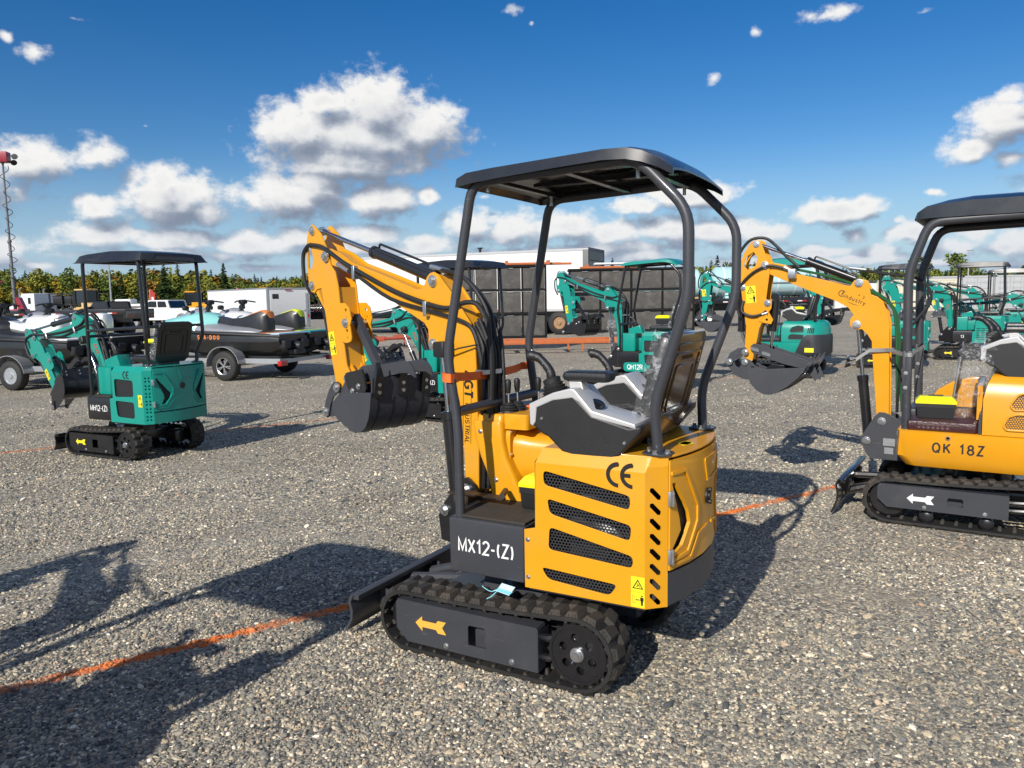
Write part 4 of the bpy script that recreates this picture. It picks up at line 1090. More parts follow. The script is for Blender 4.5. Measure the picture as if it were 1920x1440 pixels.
def excavator(name, label, loc, head, o, group=None, scale=1.0):
    root = thing(name, label, 'excavator', (loc[0], loc[1], 0), R(90 + head), group, scale)
    tr_l = track_unit(root, 1, o); track_unit(root, -1, o)
    # car body between the tracks
    mb = MB()
    xm = (o['xf'] + o['xr']) / 2
    mb.box(o['xr'] + .12, o['xf'] - .08, -o['ty0'] + .0, o['ty0'] - .0, .17, .27, .01)
    mb.lathe([(0, .20), (.05, .20), (.05, .185), (.16, .185)], (o['cx'], 0, .255), (0, 0, 1), 28)
    for s in (-1, 1):
        mb.plate([(o['xf'] - .26, .20), (o['xf'] - .30, .36), (o['xf'] - .36, .38), (o['xf'] - .42, .30), (o['xf'] - .50, .22)], *sorted((s * (o['ty0'] - .06), s * (o['ty0'] - .05))))
        mb.box(o['xr'] - .05, o['xr'] + .14, *sorted((s * (o['ty0'] - .12), s * o['ty0'])), .10, .24, .02)
    mb.build('undercarriage', DARKS if o['detail'] > 1 else BLACK, root)
    blade(root, o['bladex'], o['bladew'], .03, o['bladez'], o['steel'] if o['detail'] > 1 else BLACK, o['xf'] - .35)
    if o['house'] == 'panel': house_panel(root, o)
    else: house_round(root, o)
    boom_assembly(root, o)
    return root
def rear_x(y, x0=-.715, bulge=.062, yh=.335):
    return x0 - bulge * (1 - (y / yh) ** 2)
def curved(mb, poly, t0, t1, fx=rear_x, holes=()):
    """outline in (y, z) laid on the curved tail, from t0 to t1 outside it"""
    me = shape_mesh(poly, holes, (t1 - t0) / 2)
    bm = bmesh.new(); bm.from_mesh(me)
    bmesh.ops.subdivide_edges(bm, edges=[e for e in bm.edges if e.calc_length() > .06], cuts=4, use_grid_fill=True)
    bmesh.ops.triangulate(bm, faces=bm.faces[:])
    for v in bm.verts:
        y, z, t = v.co.x, v.co.y, v.co.z
        v.co = (fx(y) - (t + (t0 + t1) / 2), y, z)
    bm.to_mesh(me); bm.free()
    return mb.add_mesh(me)
def ridge(pts, w):
    """thin closed outline following a polyline, w wide"""
    P = [Vector(p) for p in pts]; L = []; Rr = []
    for i, p in enumerate(P):
        a = P[max(i - 1, 0)]; b = P[min(i + 1, len(P) - 1)]; d = (b - a).normalized(); n = Vector((-d.y, d.x)) * w / 2
        L.append(tuple(p + n)); Rr.append(tuple(p - n))
    return L + Rr[::-1]

def canopy_shell(root, st, m, name='canopy', skirt=.03, flare=.0, rib=True, th=.006, zb=None):
    """st: stations (x, z_top, half width, crown drop at the edge)"""
    mb = MB(); rings = []
    N = 14
    for row in st:
        x, z, w, dr = row[:4]; out = []
        zs = row[4] if len(row) > 4 else (z - dr - skirt if zb is None else zb)
        for i in range(N + 1):
            k = -1 + 2 * i / N
            y = w * k; zz = z - dr * abs(k) ** 3.2
            out.append((x, y, zz))
        out = [(x, -w - flare - .004, zs)] + out + [(x, w + flare + .004, zs)]
        inn = [(x, w + flare - .004, zs)] + [(x, p[1] * (w - .01) / w, p[2] - th * 1.4) for p in out[1:-1][::-1]] + [(x, -w - flare + .004, zs)]
        rings.append(out + inn)
    mb.loft(rings)
    if rib:
        xs = [s[0] for s in st]; z = min(s[1] - s[3] for s in st[2:-2])
        for yy in (-.16, .16):
            mb.box(min(xs) + .10, max(xs) - .10, yy - .03, yy + .03, z + .012 - .01, z + .03)
    return mb.build(name, m, root, sm=32)

def levers(root, x, y, z, n=1, m=BLKP):
    mb = MB()
    mb.lathe([(0, .040), (.010, .036), (.012, .042), (.020, .030), (.022, .035), (.032, .024), (.034, .028), (.045, .014)], (x, y, z), (0, 0, 1), 14)
    l = mb.build('control_lever', RUB, root)
    mb = MB(); mb.cyl((x, y, z + .04), (x + .002, y, z + .10), .005, n=8); mb.build('lever_shaft', ZINC, l)
    mb = MB(); mb.lathe([(0, .010), (.015, .013), (.050, .016), (.062, .012), (.066, .004)], (x + .002, y, z + .088), (0, 0, 1), 12); mb.build('lever_knob', BLKP, l)
    return l

def joystick(root, x, y, z, lean=(.095, 0, .11), k=.80):
    mb = MB()
    d = Vector((lean[0] * .25, 0, .07)).normalized()
    mb.lathe([(-.01, .066), (.004, .064), (.006, .055), (.014, .062), (.018, .050), (.026, .056), (.030, .045), (.038, .050), (.042, .040), (.052, .043), (.056, .036), (.075, .038), (.080, .028)], (x, y, z), d, 18)
    j = mb.build('joystick', RUB, root)
    b = Vector((x, y, z)) + d * .075
    P = [b, b + Vector((.004, 0, .035 * k)), b + Vector((.028, 0, .075 * k)), b + Vector((.058, 0, .108 * k)), b + Vector((.088, 0, .118 * k)), b + Vector((.103, 0, .112 * k))]
    mb = MB(); mb.tube(smooth_path(P, 4), [.020] * 4 + [.0185] * 4 + [.0175] * 4 + [.020] * 4 + [.023] * 4 + [.012], 12)
    g = mb.build('grip', BLKP, j)
    for i in (1, 2, 3):
        mb = MB(); q = P[i] + Vector((.0, .0185, .004)); mb.cyl(q, q + Vector((0, .003, 0)), .003, n=8); mb.build('button', ZINC, g)
    mb = MB(); mb.ball(tuple(P[4] + Vector((.002, 0, .02))), .006, 8); mb.build('button', ZINC, g)
    return j

def console(root, s, x0=0.0, z0=0.0, y=.285, hw=.095, arm=True, joy=True, trim=GREY, body=BLKP):
    """operator side console: dark tub with a silver rim, armrest pad and joystick; s = +1 left, -1 right"""
    B = [(-.150, 1.12), (-.162, 1.08), (-.20, 1.05), (-.225, 1.04), (-.285, .985), (-.34, .966), (-.50, .972), (-.535, .985), (-.62, 1.085), (-.622, 1.108), (-.57, 1.10), (-.42, 1.14), (-.335, 1.22), (-.25, 1.21), (-.152, 1.165)]
    T = [(-.143, 1.172), (-.25, 1.222), (-.325, 1.242), (-.345, 1.240), (-.42, 1.158), (-.598, 1.116), (-.600, 1.096), (-.42, 1.130), (-.365, 1.188), (-.335, 1.204), (-.25, 1.190), (-.178, 1.158), (-.172, 1.10), (-.158, 1.080), (-.145, 1.088)]
    sh = lambda P: [(a + x0, b + z0) for a, b in P]
    mb = MB(); mb.plate(sh(B), *sorted((s * (y - hw), s * (y + hw))), bev=.010)
    c = mb.build('control_console', body, root, sm=30)
    mb = MB(); mb.plate(sh(T), *sorted((s * (y - hw - .004), s * (y + hw + .003))), bev=.006)
    mb.build('silver_trim', trim, c, sm=30)
    for bx, bz in ((-.20, 1.115), (-.555, 1.04)):
        mb = MB(); mb.cyl((bx + x0, s * (y + hw - .002), bz + z0), (bx + x0, s * (y + hw + .005), bz + z0), .006, n=10)
        mb.build('bolt', ZINC, c)
    mb = MB(); mb.lathe([(0, .036), (.010, .036), (.013, .030)], (-.405 + x0, s * (y + .02), 1.166 + z0), (-.35, .35 * s, .8), 20)
    mb.build('gauge', GLASS, c)
    if arm:
        mb = MB(); mb.box(-.47 + x0, -.265 + x0, *sorted((s * (y - .045), s * (y + .045))), 1.262 + z0, 1.305 + z0, .02)
        a = mb.build('armrest', SEATV, c)
        mb = MB(); mb.plate(sh([(-.30, 1.20), (-.29, 1.265), (-.345, 1.265), (-.375, 1.16)]), *sorted((s * (y - .03), s * (y + .03))), bev=.005); mb.build('armrest_post', trim, a)
    if joy: joystick(c, -.222 + x0 - (.03 if s < 0 else 0), s * y, 1.196 + z0 - (.03 if s < 0 else 0))
    return c

def seat(root, x=0.0, z=0.0, shell=SEATB, film=True, w=.21):
    mb = MB()
    mb.box(-.60 + x, -.20 + x, -w, w, 1.035 + z, 1.10 + z, .035)
    s = mb.build('seat', SEATV, root)
    mb = MB(); mb.box(-.56 + x, -.30 + x, -.13, .13, .995 + z, 1.033 + z); mb.build('seat_base', BLACK, s)
    a = R(15); d = Vector((-math.sin(a), 0, math.cos(a))); n = Vector((-math.cos(a), 0, -math.sin(a)))    # d up the backrest, n to the rear
    o = Vector((-.575 + x, 0, 1.06 + z)); H = .40
    def ring(t, k0, k1, yy): return [o + d * (t * H) + n * k0 + Vector((0, -yy, 0)), o + d * (t * H) + n * k0 + Vector((0, yy, 0)), o + d * (t * H) + n * k1 + Vector((0, yy, 0)), o + d * (t * H) + n * k1 + Vector((0, -yy, 0))]
    mb = MB()
    F = frame(o, (0, 1, 0), d)
    Rr = lambda hw, t0, t1, r: [(-hw, t0 + r), (-hw + r, t0), (hw - r, t0), (hw, t0 + r), (hw, t1 - r), (hw - r * .3, t1 - r * .3), (hw - r, t1), (-hw + r, t1), (-hw + r * .3, t1 - r * .3), (-hw, t1 - r)]
    mb.add_mesh(shape_mesh(Rr(w, .0, H, .05), (), .030, .018), F @ Matrix.Translation((0, 0, .02)))
    b = mb.build('backrest', SEATV, s)
    mb = MB()
    # rear shell, normal of F is right x up = y x d = +x-ish, so the rear is at negative local z
    mb.add_mesh(shape_mesh(Rr(w + .012, -.03, H + .012, .05), (), .012, .006), F @ Matrix.Translation((0, 0, -.022)))
    for hw, t0, t1, lv in ((w - .035, .06, H - .07, .003), (w - .085, .08, H - .12, .003)):
        mb.add_mesh(shape_mesh(Rr(hw, t0, t1, .02), [Rr(hw - .010, t0 + .010, t1 - .010, .016)], .004, .001), F @ Matrix.Translation((0, 0, -.036)))
    mb.add_mesh(shape_mesh(Rr(w - .05, H - .055, H - .03, .01), (), .003, .001), F @ Matrix.Translation((0, 0, -.036)))
    for k in range(-4, 5):
        mb.box(k * .016 - .002, k * .016 + .002, .30, .325, -.038, -.034, M=F)
    mb.build('seat_back_shell', shell, b)
    if film:
        rnd = random.Random(5); mb = MB()
        def blob(t): return rnd.uniform(-t, t)
        rings = []
        for i in range(15):
            t = i / 14; r = []
            for j in range(12):
                k = j / 11 * 1.25 - .1
                p = o + d * (H * t * 1.02) + n * (-.056 + k * .09 if k < .9 else .03) + Vector((0, w + .012 - .03 * max(0, .2 - k), 0))
                r.append(p + Vector((blob(.004), blob(.006), blob(.004))))
            rings.append(r)
        mb.loft(rings, cap=False, closed=False)
        rings = []
        for i in range(14):
            t = i / 13; rings.append([Vector((-.19 + x - t * .40, w * 1.04 * (1 - 2 * j / 11), 1.106 + z + blob(.005))) for j in range(12)])
        mb.loft(rings, cap=False, closed=False)
        mb.build('plastic_wrap', FILM, s)
    return s

def house_panel(root, o):
    P = o['paint']; hi = o['detail']; DK = o['dark']
    # ---- platform
    mb = MB()
    mb.box(-.121, .257, -.40, .40, .41, .655, .012)
    mb.box(-.64, -.13, -.385, .385, .385, .42, .004)
    fp = mb.build('floor_platform', DK, root)
    mb = MB(); mb.plate_z([(-.115, .385), (.20, .385), (.245, .34), (.25, -.34), (.20, -.385), (-.115, -.385)], .656, .667, bev=.003)
    mb.build('floor_mat', MATB, fp)
    if o['text']:
      mb = MB(); mb.text(o['text'], o.get('textsize', .056), frame(o.get('textpos', (.068, .4002, .537)), (-1, 0, 0), (0, 0, 1)), ext=.0006, bold=.15, space=o.get('textspace', .94))
      mb.build('model_lettering', TXTW, fp)
    if o.get('plaque'):
      x, y, z = o['textpos']; mb = MB(); mb.plate(round2([(x - .20, z - .075), (x + .20, z - .075), (x + .20, z + .075), (x - .20, z + .075)], .06), .402, .4145); mb.build('name_plate', o['paint'], fp)
    # ---- side panels
    if o['side'] == 'slots':
        rr = lambda pts: round2(pts, .020)
        holes = [rr([(-.212, .905), (-.586, .838), (-.582, .782), (-.214, .845)]), rr([(-.228, .79), (-.590, .722), (-.584, .660), (-.24, .727)]),
                 rr([(-.238, .672), (-.597, .600), (-.594, .553), (-.232, .577)]), rr([(-.198, .497), (-.532, .476), (-.500, .428), (-.228, .450)])]
    elif o['side'] == 'windows':
        rr = lambda pts: round2(pts, .03)
        holes = [rr([(-.21, .86), (-.50, .85), (-.50, .68), (-.21, .67)]), rr([(-.21, .63), (-.50, .62), (-.50, .45), (-.23, .46)])]
    else:
        holes = [[(x0, z), (x0 - .07, z + .004), (x0 - .07, z - .012), (x0, z - .016)] for z in (.72, .68, .64, .60, .56, .52, .48) for x0 in (-.20, -.29, -.38, -.47)]
    out = [(-.121, .398), (-.121, .647), (-.172, .660), (-.178, .935), (-.645, .935), (-.645, .398)]
    mb = MB()
    for s in (-1, 1): mb.plate(out, *sorted((s * .3945, s * .4005)), holes=holes, bev=.0012)
    # top bevels, front post of the cover, front face
    for s in (-1, 1):
        mb.loft([[(-.178, s * .4003, .935), (-.178, s * .386, .935), (-.205, s * .365, .988), (-.20, s * .375, .990)], [(-.645, s * .4003, .935), (-.645, s * .386, .935), (-.645, s * .365, .988), (-.645, s * .375, .990)]])
        mb.loft([[(-.176, s * .400, .66), (-.162, s * .38, .66), (-.162, s * .38, .93), (-.178, s * .400, .934)], [(-.18, s * .394, .66), (-.17, s * .37, .66), (-.17, s * .37, .93), (-.18, s * .394, .934)]])
        mb.poly([(-.162, s * .38, .66), (-.162, s * .38, .93), (-.205, s * .37, .988), (-.205, 0, .988), (-.162, 0, .66)])
    mb.build('side_panel', P, root, sm=30)
    body = root.children[-1]
    if hi > 1:
        bolts('bolt', [((x, .4005, z), (0, 1, 0), .007, .005) for x, z in ((-.137, .605), (-.137, .445))], ZINC, body)
    if hi > 0:
        for s in (-1, 1):
            mb = MB(); mb.plate(shrink(out, .01), *sorted((s * .385, s * .386)))
            mb.build('side_grille', PERF if o['side'] == 'slots' else BLKP, body)
    # engine bay
    mb = MB(); mb.box(-.66, -.19, -.355, -.34, .42, .93); mb.box(-.66, -.19, -.36, .36, .422, .43); mb.box(-.66, -.648, -.36, .36, .43, .93); mb.box(-.66, -.19, -.36, .36, .935, .942); mb.box(-.19, -.18, -.36, .36, .43, .93)
    eb = mb.build('engine_bay', BLACK, root)
    mb = MB(); mb.box(-.58, -.24, -.15, .22, .45, .80, .02); mb.lathe([(0, .10), (.04, .10), (.06, .06), (.09, .06)], (-.40, .21, .58), (0, 1, 0), 20); mb.cyl((-.30, .22, .84), (-.52, .24, .84), .045); mb.cyl((-.27, .26, .84), (-.27, .33, .80), .03)
    mb.build('engine', ENG, eb)
    # chamfer panels with slanted vents
    ch = math.hypot(.07, .065)
    for s in (-1, 1):
        F = frame((-.645, s * .4, 0), (-.07 * 1, -s * .065, 0), (0, 0, 1))
        vs = []
        if hi > 0 and o['side'] != 'louvers':
            if o['side'] == 'slots':
                for k in range(8):
                    z = .868 - k * .0595; c, d_ = Vector((.026, z)), Vector((.060, z - .036)); dd = (d_ - c).normalized(); nn = Vector((-dd.y, dd.x)) * .0095
                    vs.append([tuple(c + nn), tuple(c - dd * .008), tuple(c - nn), tuple(d_ - nn), tuple(d_ + dd * .008), tuple(d_ + nn)])
            else:
                for k in range(6):
                    z = .86 - k * .08
                    for (a, b) in ((-.026, .026), (.026, .026), (-.026, -.026), (.026, -.026)):
                        c = Vector((.048 + a * .5, z + b * .5)); d_ = Vector((.048 + a, z + b)); c = c * .62 + Vector((.048, z)) * .38; dd = (d_ - c).normalized(); nn = Vector((-dd.y, dd.x)) * .0085
                        vs.append([tuple(c - dd * .003), tuple(c * .5 + d_ * .5 + nn), tuple(d_ + dd * .003), tuple(c * .5 + d_ * .5 - nn)])
        if s < 0: pass
        mb = MB()
        q = [(0, .398), (0, .935), (.012, .955), (ch - .001, .955), (ch - .001, .398)]
        mb.add_mesh(shape_mesh(q, vs, .003, .0), F @ Matrix.Translation((0, 0, -.003 if s > 0 else .003)))
        mb.loft([[(-.645, s * .4, .935), (-.645, s * .375, .99), (-.645, s * .36, .985)], [(-.653, s * .392, .955), (-.66, s * .37, .99), (-.66, s * .36, .985)], [(-.7145, s * .336, .955), (-.7145, s * .33, .99), (-.70, s * .32, .985)]])
        mb.build('corner_panel', P, body, sm=30)
    # tail: counterweight below, engine door above
    mb = MB(); cz = .53 if o.get('dark_tail', True) else .515
    curved(mb, [(-.335, .40), (-.335, cz), (.335, cz), (.335, .40)], -.03, .0)
    mb.build('counterweight', (DARKS if o.get('dark_tail', True) else TEALW), root, sm=30)
    mb = MB()
    g1 = [(.318, .885), (.297, .885), (.205, .752), (.192, .705), (.25, .625), (.318, .60), (.318, .62), (.262, .69), (.272, .74)]
    g2 = [(-y, z) for y, z in g1][::-1]
    if not o.get('dark_tail', True):
        g1 = [(.31, .87), (.29, .87), (.15, .70), (.165, .66), (.22, .60), (.26, .60), (.23, .66), (.235, .70)]; g2 = [(-y, z) for y, z in g1][::-1]
    curved(mb, [(-.330, cz + .012), (-.330, .975), (.330, .975), (.330, cz + .012)], -.01, .004, holes=[g1, g2] if hi > 0 else ())
    if hi > 0:
        for k in (1, -1):
            curved(mb, ridge([(k * .326, .925), (k * .235, .925), (k * .135, .765), (k * .135, .70), (k * .215, .592), (k * .326, .578)], .014), .004, .011)
            curved(mb, ridge([(k * .326, .562), (k * .195, .562), (k * .125, .645), (k * .03, .655)], .012), .004, .010)
        curved(mb, ridge([(.06, .935), (-.20, .935), (-.17, .845), (.03, .845), (.06, .93)], .010), .004, .010)
    dr = mb.build('engine_door', P, root, sm=30)
    if hi > 0:
        mb = MB(); curved(mb, [(-.325, cz + .02), (-.325, .965), (.325, .965), (.325, cz + .02)], -.020, -.018)
        mb.build('door_grille', PERFR, dr)
        mb = MB(); curved(mb, circ(.02, .775, .032, 20), .004, .012); curved(mb, circ(.02, .80, .010, 10), .012, .022); curved(mb, circ(.02, .75, .010, 10), .012, .022); curved(mb, circ(.02, .775, .016, 12), .012, .018)
        mb.build('door_latch', BLKP, dr)
        for z in (.83, .60):
            mb = MB(); mb.box(-.732, -.718, .322, .352, z - .030, z + .030, .004); mb.cyl((-.735, .337, z - .03), (-.735, .337, z + .03), .005, n=8)
            for a in (-.018, .018):
                for b in (.328, .346): mb.ball((-.736, b, z + a), .004, 6)
            mb.build('hinge', ZINC, dr)
    # deck on top
    mb = MB()
    arc = [(rear_x(y), y) for y in [-.33 + .66 * i / 12 for i in range(13)]]
    mb.plate_z([(-.20, -.372), (-.645, -.372)] + arc + [(-.645, .372), (-.20, .372)], .984, .994, bev=.003)
    dk = mb.build('rear_deck', P, root)
    if hi > 1:
        mb = MB(); mb.lathe([(0, .001), (.0012, .034)], (-.70, .06, .9945), (0, 0, 1), 20); mb.plate_z([(-.70 + .020 * math.cos(a * .35), .06 + .042 * math.sin(a * .35)) for a in range(18)], .9945, .9957)
        mb.build('warning_label', DECY, dk)
    # CE mark
    if hi > 0:
        mb = MB(); ce_mark(mb, frame((-.542, .4018, .918) if o['side'] == 'slots' else (-.40, .4018, .905), (-1, 0, 0), (0, 0, 1)), .100 if o['side'] == 'slots' else .085)
        mb.build('ce_mark', TXTB, body)
        if o['side'] == 'slots': warning_decal(body, frame((-.617, .4012, .463), (-1, 0, 0), (0, 0, 1)), .056, .122)
        elif o['side'] == 'windows': warning_decal(body, frame((-.60, .4012, .64), (-1, 0, 0), (0, 0, 1)), .06, .125)
        else: warning_decal(body, frame((-.60, .4012, .66), (-1, 0, 0), (0, 0, 1)), .06, .14)
    # dash and tunnel
    mb = MB()
    def rrect(x0, x1, y0, y1, z, r=.022, n=4):
        out = []
        for cx, cy, a in ((x1 - r, y1 - r, 0), (x0 + r, y1 - r, 90), (x0 + r, y0 + r, 180), (x1 - r, y0 + r, 270)):
            out += [(cx + r * math.cos(R(a + 90 * i / n)), cy + r * math.sin(R(a + 90 * i / n)), z) for i in range(n + 1)]
        return out
    if o['side'] == 'slots':
        mb.loft([rrect(.055, .225, -.20, .09, .668), rrect(.066, .23, -.22, .092, .72), rrect(.095, .245, -.24, .098, .79), rrect(.128, .275, -.26, .104, .865), rrect(.145, .298, -.26, .105, .94), rrect(.150, .31, -.26, .105, 1.020), rrect(.154, .306, -.256, .101, 1.034, .02)])
        mb.loft([rrect(.155, .298, -.235, .088, 1.030, .02), rrect(.155, .292, -.230, .083, 1.060, .02), rrect(.162, .285, -.222, .076, 1.067, .015)])
        mb.loft([rrect(.03, .16, -.235, .075, 1.00, .02), rrect(.03, .16, -.235, .075, 1.062, .02), rrect(.036, .16, -.228, .068, 1.070, .015)])
        mb.loft([[(.152, y, z) for y, z in rr_], [(.128, y, z) for y, z in rr_], [(.118, y * .95, .86 + (z - .86) * .95) for y, z in rr_]] if False else [[(.16, y, z) for y, z in round2([(-.25, .72), (.055, .72), (.07, .80), (.07, 1.0), (-.25, 1.0)], .04)], [(.125, y, z) for y, z in round2([(-.25, .72), (.055, .72), (.07, .80), (.07, 1.0), (-.25, 1.0)], .04)]])
        mb.loft([[(x, y * sc_ - .10 * (1 - sc_), .86 + (z - .86) * sc_) for y, z in round2([(-.24, .74), (.02, .74), (.045, .80), (.045, .94), (0, .985), (-.24, .985)], .045)] for x, sc_ in ((.13, 1.0), (.085, .97), (.05, .88), (-.10, .80), (-.18, .78))])
    else:
        mb.box(-.02, .22, -.02, .30, .667, .97, .02); mb.plate([(.10, .965), (.12, 1.04), (-.08, 1.10), (-.14, .965)], .10, .26, bev=.01)
        mb.box(-.17, .05, -.28, .12, .667, .90, .02)
    ds = mb.build('dashboard_cowl', P, root, sm=40)
    if hi > 1:
        bolts('bolt', [((.265, .104, .985), (0, 1, 0), .008, .006), ((.19, .096, .76), (0, 1, 0), .008, .006)] + [(p, (-1, 0, 0), .006, .005) for p in ((.125, .06, .985), (.125, .062, .88), (.125, .045, .76))]
              + [((x, y, 1.066), (0, 0, 1), .005, .003) for x, y in ((.27, .06), (.06, .05), (.27, -.18), (.17, .06))], ZINC, ds)
    if o['side'] == 'slots':
        levers(root, .165, .005, 1.070); levers(root, .15, -.055, 1.071); levers(root, .06, -.10, 1.073)
        mb = MB(); mb.box(.085, .385, .19, .215, .70, .708); mb.cyl((.12, .13, .722), (.08, .235, .724), .014); mb.box(.12, .30, .155, .215, .70, .706); mb.box(.28, .36, .10, .21, .655, .70, .01)
        mb.build('foot_pedal', mat('worn_pedal_steel', (.06, .045, .035), .5, metal=.4, var=.4, vscale=20), root)
        console(root, 1); console(root, -1, arm=False)
        seat(root, w=.215)
    else:
        j = joystick(root, .0, .18, 1.06); levers(root, .10, .10, 1.0); levers(root, .06, .22, 1.0)
        seat(root, x=-.02, z=-.01, shell=SEATV, w=.20)
    # ROPS frame
    PM = o['post']; r = .0208
    for s in (-1, 1):
        if o['rops'] == 'bent':
            path = [(.212, s * .372, .655), (.212, s * .372, 1.045), (.258, s * .372, 1.365), (.120, s * .362, 2.080), (-.60, s * .362, 2.108), (-.797, s * .372, 1.905), (-.797, s * .37, 1.589), (-.655, s * .335, 1.18), (-.668, s * .315, 1.0)]
            mb = MB(); mb.tube(round_path([Vector(p) for p in path], .075, 5), r, 14)
        else:
            path = [(.20, s * .372, .655), (.20, s * .372, 2.10), (-.66, s * .36, 2.10), (-.70, s * .36, 1.30), (-.64, s * .31, 1.10), (-.65, s * .30, .995)]
            mb = MB(); mb.tube(round_path([Vector(p) for p in path], .06, 4), r * .92, 12)
        # one frame post carries its foot plate
        fx, fy = (-.668, s * .315) if o['rops'] == 'bent' else (-.65, s * .30)
        F = frame((fx, fy, .9955), (1, 0, 0), (0, 1, 0))
        mb.add_mesh(shape_mesh([(-.055, -.03), (-.02, -.055), (.02, -.055), (.055, -.03), (.055, .03), (.02, .055), (-.02, .055), (-.055, .03)], (), .004, .001), F @ Matrix.Translation((0, 0, .004)))
        fr = mb.build('rollbar_post', PM, root)
        if hi > 0: bolts('bolt', [((fx + a, fy + b, 1.003), (0, 0, 1), .009, .011) for a, b in ((-.040, .012), (.040, -.012), (0, .043))], ZINC, fr)
    mb = MB()
    if o['rops'] == 'bent': mb.cyl((.222, -.36, 1.115), (.222, .36, 1.115), .023)
    else:
        mb.cyl((.20, -.36, 1.30), (.20, .36, 1.30), .016)
        for s in (1,): mb.cyl((.20, s * .372, 1.36), (-.695, s * .36, 1.40), .016)
        mb.cyl((-.70, -.36, 1.40), (-.70, .36, 1.40), .016)
    mb.build('cross_bar', PM, root)
    mb = MB()
    for x in (.06, -.30, -.58): mb.box(x - .015, x + .015, -.36, .36, 2.082, 2.098)
    mb.build('roof_bearer', BLACK, root)
    if o['canopy'] == 'molded':
        cs = [(.188, 2.076, .385, .002, 2.064), (.172, 2.106, .400, .010, 2.064), (.12, 2.130, .408, .016, 2.068), (.0, 2.142, .413, .020, 2.078), (-.28, 2.158, .416, .024, 2.094), (-.48, 2.172, .415, .028, 2.104), (-.57, 2.170, .411, .028, 2.100), (-.63, 2.155, .403, .028, 2.086), (-.69, 2.122, .388, .026, 2.062), (-.735, 2.078, .362, .016, 2.036)]
        cn = canopy_shell(root, cs, o['canopym'], skirt=.042)
    else:
        cs = [(.285, 2.085, .395, .0), (.24, 2.155, .370, .006), (.12, 2.175, .365, .010), (-.25, 2.195, .365, .012), (-.62, 2.180, .365, .010), (-.73, 2.158, .370, .006), (-.775, 2.085, .395, .0)]
        cn = canopy_shell(root, cs, o['canopym'], flare=.028, rib=False, zb=2.072)
    if hi > 1:
        for x, y in ((.08, .30), (-.58, .30), (.08, -.30), (-.58, -.30)):
            mb = MB(); mb.cyl((x, y, 2.045), (x, y, 2.085), .008, n=8)
            mb.build('bolt', ZINC, cn)

def round2(pts, r, k=3):
    """closed outline with rounded corners"""
    out = []; n = len(pts); P = [Vector(p) for p in pts]
    for i in range(n):
        a, b, c = P[i - 1], P[i], P[(i + 1) % n]
        u = a - b; v = c - b; d = min(r, u.length * .45, v.length * .45)
        p = b + u.normalized() * d; q = b + v.normalized() * d
        for j in range(k + 1):
            t = j / k; w = p * (1 - t) ** 2 + b * 2 * t * (1 - t) + q * t * t; out.append((w.x, w.y))
    return out

def ce_mark(mb, F, h):
    """the two open round letters of the conformity mark"""
    r = h / 2; w = h * .155
    def arc(cx, a0, a1):
        o_ = [(cx + r * math.cos(R(a)), r * math.sin(R(a))) for a in range(a0, a1 + 1, 10)]
        i_ = [(cx + (r - w) * math.cos(R(a)), (r - w) * math.sin(R(a))) for a in range(a0, a1 + 1, 10)]
        return o_ + i_[::-1]
    mb.add_mesh(shape_mesh(arc(-.05 * h, 90, 270), (), .0008), F)
    mb.add_mesh(shape_mesh(arc(.53 * h, 90, 270), (), .0008), F)
    mb.add_mesh(shape_mesh([(.53 * h - r + w * .9, -w / 2), (.45 * h, -w / 2), (.45 * h, w / 2), (.53 * h - r + w * .9, w / 2)], (), .0008), F)

